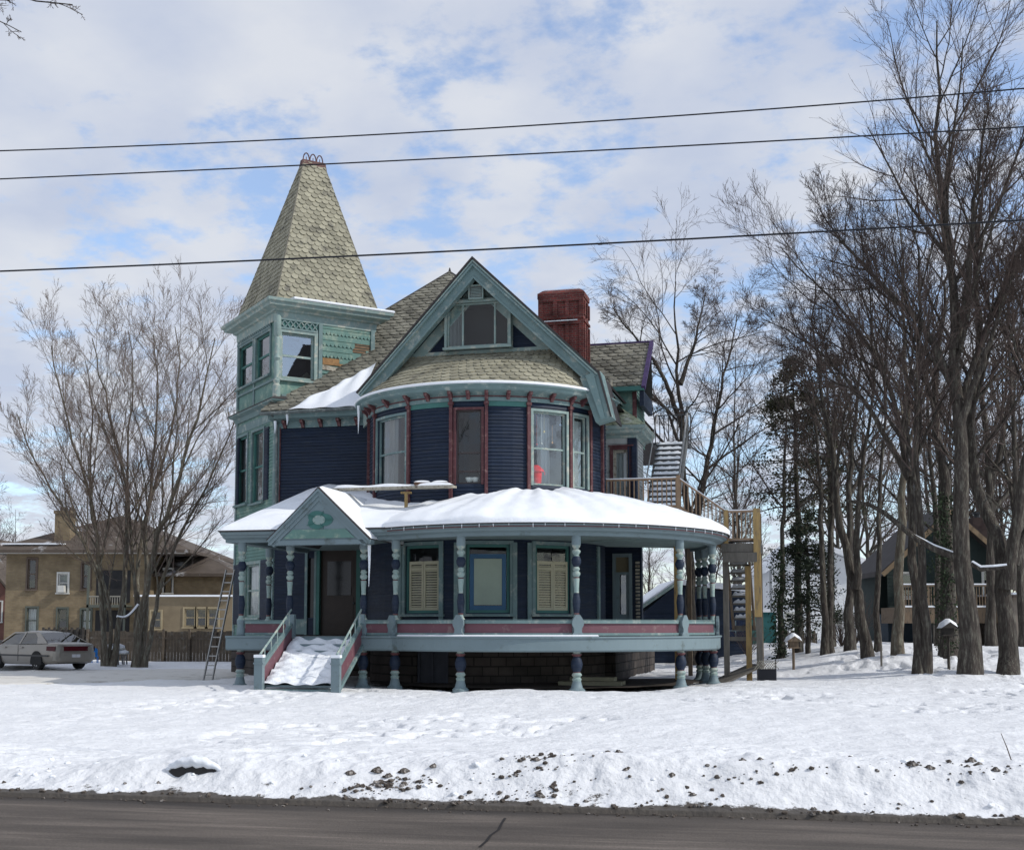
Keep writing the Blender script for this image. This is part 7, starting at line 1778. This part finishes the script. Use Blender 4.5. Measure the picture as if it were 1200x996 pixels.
def conifer(name, label, px, Y, top_py, low_py, halfw, m, nlay, nleaf, lsize, r0, gap=.0):
    x, y, _ = P(px, 700, Y); g = gz(x, y); zt_ = P(px, top_py, Y)[2]; zl_ = P(px, low_py, Y)[2]
    t = thing(name, label, 'conifer', (x, y, g)); tr_ = Acc()
    Q, L_ = resample([(0, 0, -.2), (.05, 0, (zt_ - g) * .5), (0, .05, zt_ - g)], 14, .02); R_ = r0 * (1 - np.linspace(0, 1, 14)) + .02; tr_.add(*tubes_np(Q[None], R_[None], 8))
    fr = rng.random(nlay) ** .9; zz = (zl_ - g) + fr * (zt_ - zl_); ln = halfw * (1 - fr) ** .75 * (.55 + .6 * rng.random(nlay)) + .3; th = rng.random(nlay) * 6.283
    K = 6; B = np.zeros((nlay, K, 3)); dirv = np.stack([np.cos(th), np.sin(th), np.full(nlay, .12)], -1); p = np.stack([zz * 0, zz * 0, zz], -1); B[:, 0] = p
    for k in range(1, K): dirv = unit(dirv + rng.normal(0, .09, (nlay, 3)) + np.array([0, 0, -.10])); p = p + dirv * (ln / (K - 1))[:, None]; B[:, k] = p
    tr_.add(*tubes_np(B, (.035 * (1 - np.linspace(0, .8, K)))[None, :] * np.ones((nlay, 1)), 4)); np_mesh('trunk', *tr_.get(), BARK, t, smooth=True)
    # sprays
    sp_ = kids(B, np.full((nlay, K), .02), ln, 7, tr=(.25, 1.0), ang=(25, 65), lr=.38, K=4, wob=.1, up=-.25, rmin=.006); C = Acc(); C.add(*tubes_np(sp_[0], sp_[1], 3))
    cen = np.concatenate([sp_[0].reshape(-1, 3), B[:, 2:].reshape(-1, 3)]); C.add(*leaves(nleaf, cen, np.array([.13, .13, .09]), lsize)); np_mesh('crown', *C.get(), m, t)
    return t
conifer('tall_conifer', 'tall dark sparse conifer between the tree behind the house and the big trees', 935, 50, 418, 600, 2.5, CONF2, 90, 9000, .11, .18)
conifer('tall_conifer', 'second tall dark conifer, just right of and behind the sparse one', 974, 54, 400, 610, 2.6, CONF2, 80, 8000, .11, .18)
conifer('small_conifer', 'small dark evergreen with low drooping boughs in front of the white house', 946, 49, 600, 735, 1.55, CONF, 80, 9000, .10, .10)
# ivy-covered trunk by the shed
t = make_tree('ivy_trunk_tree', 'bare tree with its trunk wrapped in dark ivy beside the small teal shed', [(pst([(914, 762), (915, 700), (917, 640), (919, 560), (922, 480), (916, 400)], 48, 1), .17, .012)], LVs)
x, y, _ = P(915, 700, 48.2); cz = rng.random((400, 1)) * 4.5; cc_ = np.concatenate([np.full((400, 1), 0) + rng.normal(0, .16, (400, 1)), rng.normal(0, .16, (400, 1)), cz], 1); np_mesh('ivy', *leaves(2600, cc_, .07, .09, .6), IVY, t)
o = S.objects['ivy_tree']; cz = rng.random((500, 1)) * 5.5; cc_ = np.concatenate([rng.normal(0, .24, (500, 1)) - cz * .01, rng.normal(0, .24, (500, 1)), cz], 1); np_mesh('ivy', *leaves(2600, cc_, .07, .09, .6), IVY, o)
# ---- thicket of more distant trees: a few shapes, copied
def generic(label, group, H=14, r=.18, lv=LVs):
    return make_tree('background_tree', label, [([(0, 0, -.3), (.15, 0, H * .3), (-.1, .1, H * .6), (.1, 0, H)], r, .015), ([(.05, 0, H * .28), (.9, .3, H * .5), (1.6, .2, H * .8)], r * .6, .012)], lv, group=group, base=(0, 0, 0))
LB = [dict(n=16, tr=(.25, .98), ang=(28, 60), lr=.36, up=.5, wob=.1, K=7, trunk=True, sides=4), dict(n=9, tr=(.2, .98), ang=(25, 55), lr=.44, up=.25, K=5, wob=.13, rmin=.009), dict(n=6, ang=(25, 55), lr=.45, up=.2, K=4, wob=.15, rmin=.008)]
g1 = generic('bare tree in the thicket far behind the big trees and houses', 'bare trees of the far thicket', 14, .18, LB)
g2 = generic('bare tree in the thicket far behind the big trees and houses', 'bare trees of the far thicket', 12, .15, LB)
spots = [(866, 62, 1.0), (1098, 52, 1.35), (1160, 50, 1.4), (1197, 47, 1.3), (1016, 76, 1.2), (860, 80, .9), (985, 90, 1.3), (1065, 82, 1.2), (1090, 70, 1.15), (1120, 66, 1.2), (1150, 70, 1.2), (1178, 64, 1.2), (1200, 58, 1.1), (1225, 62, 1.2), (835, 92, .8), (1255, 55, 1.2), (-45, 80, 1.0), (-20, 92, .95), (15, 100, .75), (800, 105, .8), (760, 110, .8), (890, 95, .9), (1000, 85, 1.2), (1170, 80, 1.3), ]
for i, (px, Y, s_) in enumerate(spots):
    if i < 2: o = (g1, g2)[i]
    else: o = copy_tree((g1, g2)[i % 2])
    x = P(px, 700, Y)[0]; o.location = (x, Y, gz(x, Y)); o.rotation_euler = (0, 0, random.uniform(0, 6.28)); o.scale = (s_, s_, s_ * random.uniform(.92, 1.08))
# far woodlot on the horizon, reads as one mass
ac = Acc(); n = 5200
X = rng.uniform(-150, 170, n); Yw = rng.uniform(135, 190, n); h = rng.uniform(2, 9, n) * (.6 + .5 * fbm(X * .06, X * 0, 3))
Q = np.zeros((n, 4, 3)); d = unit(np.stack([rng.normal(0, .22, n), rng.normal(0, .1, n), np.ones(n)], -1)); p = np.stack([X, Yw, np.zeros(n)], -1)
for k in range(4): Q[:, k] = p + rng.normal(0, .15, (n, 3)) * k; p = p + d * (h / 3)[:, None]
R_ = np.stack([np.full(n, .13), np.full(n, .10), np.full(n, .06), np.full(n, .02)], 1); ac.add(*tubes_np(Q, R_, 3))
tw = kids(Q, R_, h, 7, ang=(25, 60), lr=.45, K=3, rmin=.02, up=.2); ac.add(*tubes_np(tw[0], tw[1], 3))
np_mesh('far_woodlot', *ac.get(), mat('far_wood', (.10, .085, .08), .95, .2), kind='stuff', label='far-off bare woodlot along the horizon')
# ---- overhanging branch at the top left; its tree stands left of the picture
a0 = P(-60, -30, 17.5)
bx, by = a0[0] - 1.6, a0[1] + .6
make_tree('overhanging_tree', 'bare tree at the top left corner, only its overhanging twigs in view', [
    ([(bx, by, -.2), (bx + .1, by, 3), (bx + .1, by, 6), (bx + .3, by, 9), (bx + .1, by, 12), (bx, by, 14)], .28, .02),
    ([(bx + .2, by, 7.5), (bx + .9, by - .2, 9.2), P(-30, -20, 17.3), P(10, -5, 17.2), P(45, 2, 17.2), P(85, 6, 17.2)], .055, .008),
    ([(bx + .2, by, 8.2), P(-40, 5, 17.6), P(-10, 20, 17.5), P(25, 38, 17.5)], .035, .006)],
    [dict(n=9, tr=(.45, .99), ang=(25, 60), lr=.13, up=-.1, wob=.15, K=6, trunk=True, sides=4, rmin=.007), dict(n=6, ang=(30, 65), lr=.5, K=5, wob=.2, up=-.1, rmin=.005), dict(n=4, ang=(30, 65), lr=.5, K=4, wob=.2, rmin=.004)], K=22)
# shrubs and weeds poking through the snow
def shrub(px, Y, h, n, lab, grp=None):
    x, y, z = at_ground(px, Y); Q, R_, L_ = kids(np.array([[[0, 0, 0], [0, 0, .05], [0, 0, .1]]]), np.array([[.02, .02, .02]]), np.array([h / .6]), n, tr=(0, .98), ang=(5, 45), lr=.6, K=5, wob=.12, up=.3, rmin=.006, shape=.1)
    t = kids(Q, R_, L_, 5, ang=(20, 50), lr=.4, K=3, rmin=.004); A_ = Acc(); A_.add(*tubes_np(Q, R_, 3)); A_.add(*tubes_np(t[0], t[1], 3)); o = np_mesh('bare_shrub', *A_.get(), TWIG); o.location = (x, y, z); tag(o, lab, 'shrub', grp)
shrub(1127, 36.5, .35, 14, 'low dry weeds poking out of the snow mound right of the dark bird feeder')
shrub(1003, 50, 1.6, 60, 'twiggy dark shrub between the leaning tree and the dark upright trunk')
shrub(985, 52, 1.3, 50, 'low twiggy bush under the small evergreen')
shrub(876, 52, 1.3, 40, 'bare bush seen beyond the posts of the outside staircase')
# ================================================================== light and sky
SUN_D = Vector((.86, -.26, .0)).normalized(); EL = rad(37)
sd = Vector((SUN_D.x * math.cos(EL), SUN_D.y * math.cos(EL), math.sin(EL)))
sl_ = bpy.data.lights.new('sun', 'SUN'); sl_.energy = 3.0; sl_.angle = rad(.6); sl_.color = (1.0, .95, .87)
so = bpy.data.objects.new('sun', sl_); COL.objects.link(so); so.rotation_euler = (-sd).to_track_quat('-Z', 'Y').to_euler()
W = bpy.data.worlds.new('World'); S.world = W; W.use_nodes = True
nt = W.node_tree; N = nt.nodes; L = nt.links; bg = N['Background']; bg.inputs[1].default_value = .10
sky = N.new('ShaderNodeTexSky'); sky.sky_type = 'NISHITA'; sky.sun_disc = False; sky.sun_elevation = EL
sky.sun_rotation = math.atan2(sd.x, sd.y)
sky.air_density = 1.0; sky.dust_density = .6; sky.ozone_density = 1.6
tc = N.new('ShaderNodeTexCoord'); sp = N.new('ShaderNodeSeparateXYZ'); L.new(tc.outputs['Generated'], sp.inputs[0])
def mth(op, a, b=None):
    m = N.new('ShaderNodeMath'); m.operation = op
    for i, x in enumerate((a, b)):
        if x is None: continue
        if isinstance(x, (int, float)): m.inputs[i].default_value = x
        else: L.new(x, m.inputs[i])
    return m.outputs[0]
zc = mth('MAXIMUM', mth('ADD', sp.outputs[2], .22), .03)
cx_ = mth('DIVIDE', sp.outputs[0], zc); cy_ = mth('DIVIDE', sp.outputs[1], zc)
cv = N.new('ShaderNodeCombineXYZ'); L.new(cx_, cv.inputs[0]); L.new(cy_, cv.inputs[1])
n1 = N.new('ShaderNodeTexNoise'); n1.inputs['Scale'].default_value = 2.1; n1.inputs['Detail'].default_value = 10; n1.inputs['Roughness'].default_value = .58; n1.inputs['Distortion'].default_value = .25
mp = N.new('ShaderNodeMapping'); mp.inputs['Location'].default_value = (3.1, 1.7, 0); mp.inputs['Rotation'].default_value = (0, 0, rad(25)); L.new(cv.outputs[0], mp.inputs[0]); L.new(mp.outputs[0], n1.inputs['Vector'])
n2 = N.new('ShaderNodeTexNoise'); n2.inputs['Scale'].default_value = 9.0; n2.inputs['Detail'].default_value = 8; n2.inputs['Roughness'].default_value = .6; L.new(mp.outputs[0], n2.inputs['Vector'])
# cover: 0.55*n1+0.45*n2, with a slightly more open sky towards the right
cov = mth('ADD', mth('MULTIPLY', n1.outputs['Fac'], .46), mth('MULTIPLY', n2.outputs['Fac'], .54))
cov = mth('ADD', cov, mth('MULTIPLY', sp.outputs[0], -.09))
cov = mth('ADD', cov, mth('MULTIPLY', sp.outputs[2], .07))
mr = N.new('ShaderNodeMapRange'); mr.interpolation_type = 'SMOOTHSTEP'; mr.inputs[1].default_value = .42; mr.inputs[2].default_value = .545; mr.inputs[3].default_value = .22; mr.inputs[4].default_value = .97; L.new(cov, mr.inputs[0])
n3 = N.new('ShaderNodeTexNoise'); n3.inputs['Scale'].default_value = 4.0; n3.inputs['Detail'].default_value = 7; L.new(mp.outputs[0], n3.inputs['Vector'])
cr = N.new('ShaderNodeMix'); cr.data_type = 'RGBA'; cr.inputs[6].default_value = (5.5, 6.1, 7.5, 1); cr.inputs[7].default_value = (7.2, 7.5, 8.15, 1)
mr3 = N.new('ShaderNodeMapRange'); mr3.inputs[1].default_value = .35; mr3.inputs[2].default_value = .65; L.new(n3.outputs['Fac'], mr3.inputs[0]); L.new(mr3.outputs[0], cr.inputs[0])
mx = N.new('ShaderNodeMix'); mx.data_type = 'RGBA'; L.new(mr.outputs[0], mx.inputs[0]); sk2 = N.new('ShaderNodeVectorMath'); sk2.operation = 'MULTIPLY'; sk2.inputs[1].default_value = (2.0, 2.1, 2.25); L.new(sky.outputs[0], sk2.inputs[0]); L.new(sk2.outputs[0], mx.inputs[6]); L.new(cr.outputs[2], mx.inputs[7])
L.new(mx.outputs[2], bg.inputs[0])
S.view_settings.view_transform = 'Standard'; S.view_settings.look = 'None'; S.view_settings.exposure = 0.0; S.view_settings.gamma = 1
S.render.film_transparent = False
S.cycles.max_bounces = 6; S.cycles.transparent_max_bounces = 16
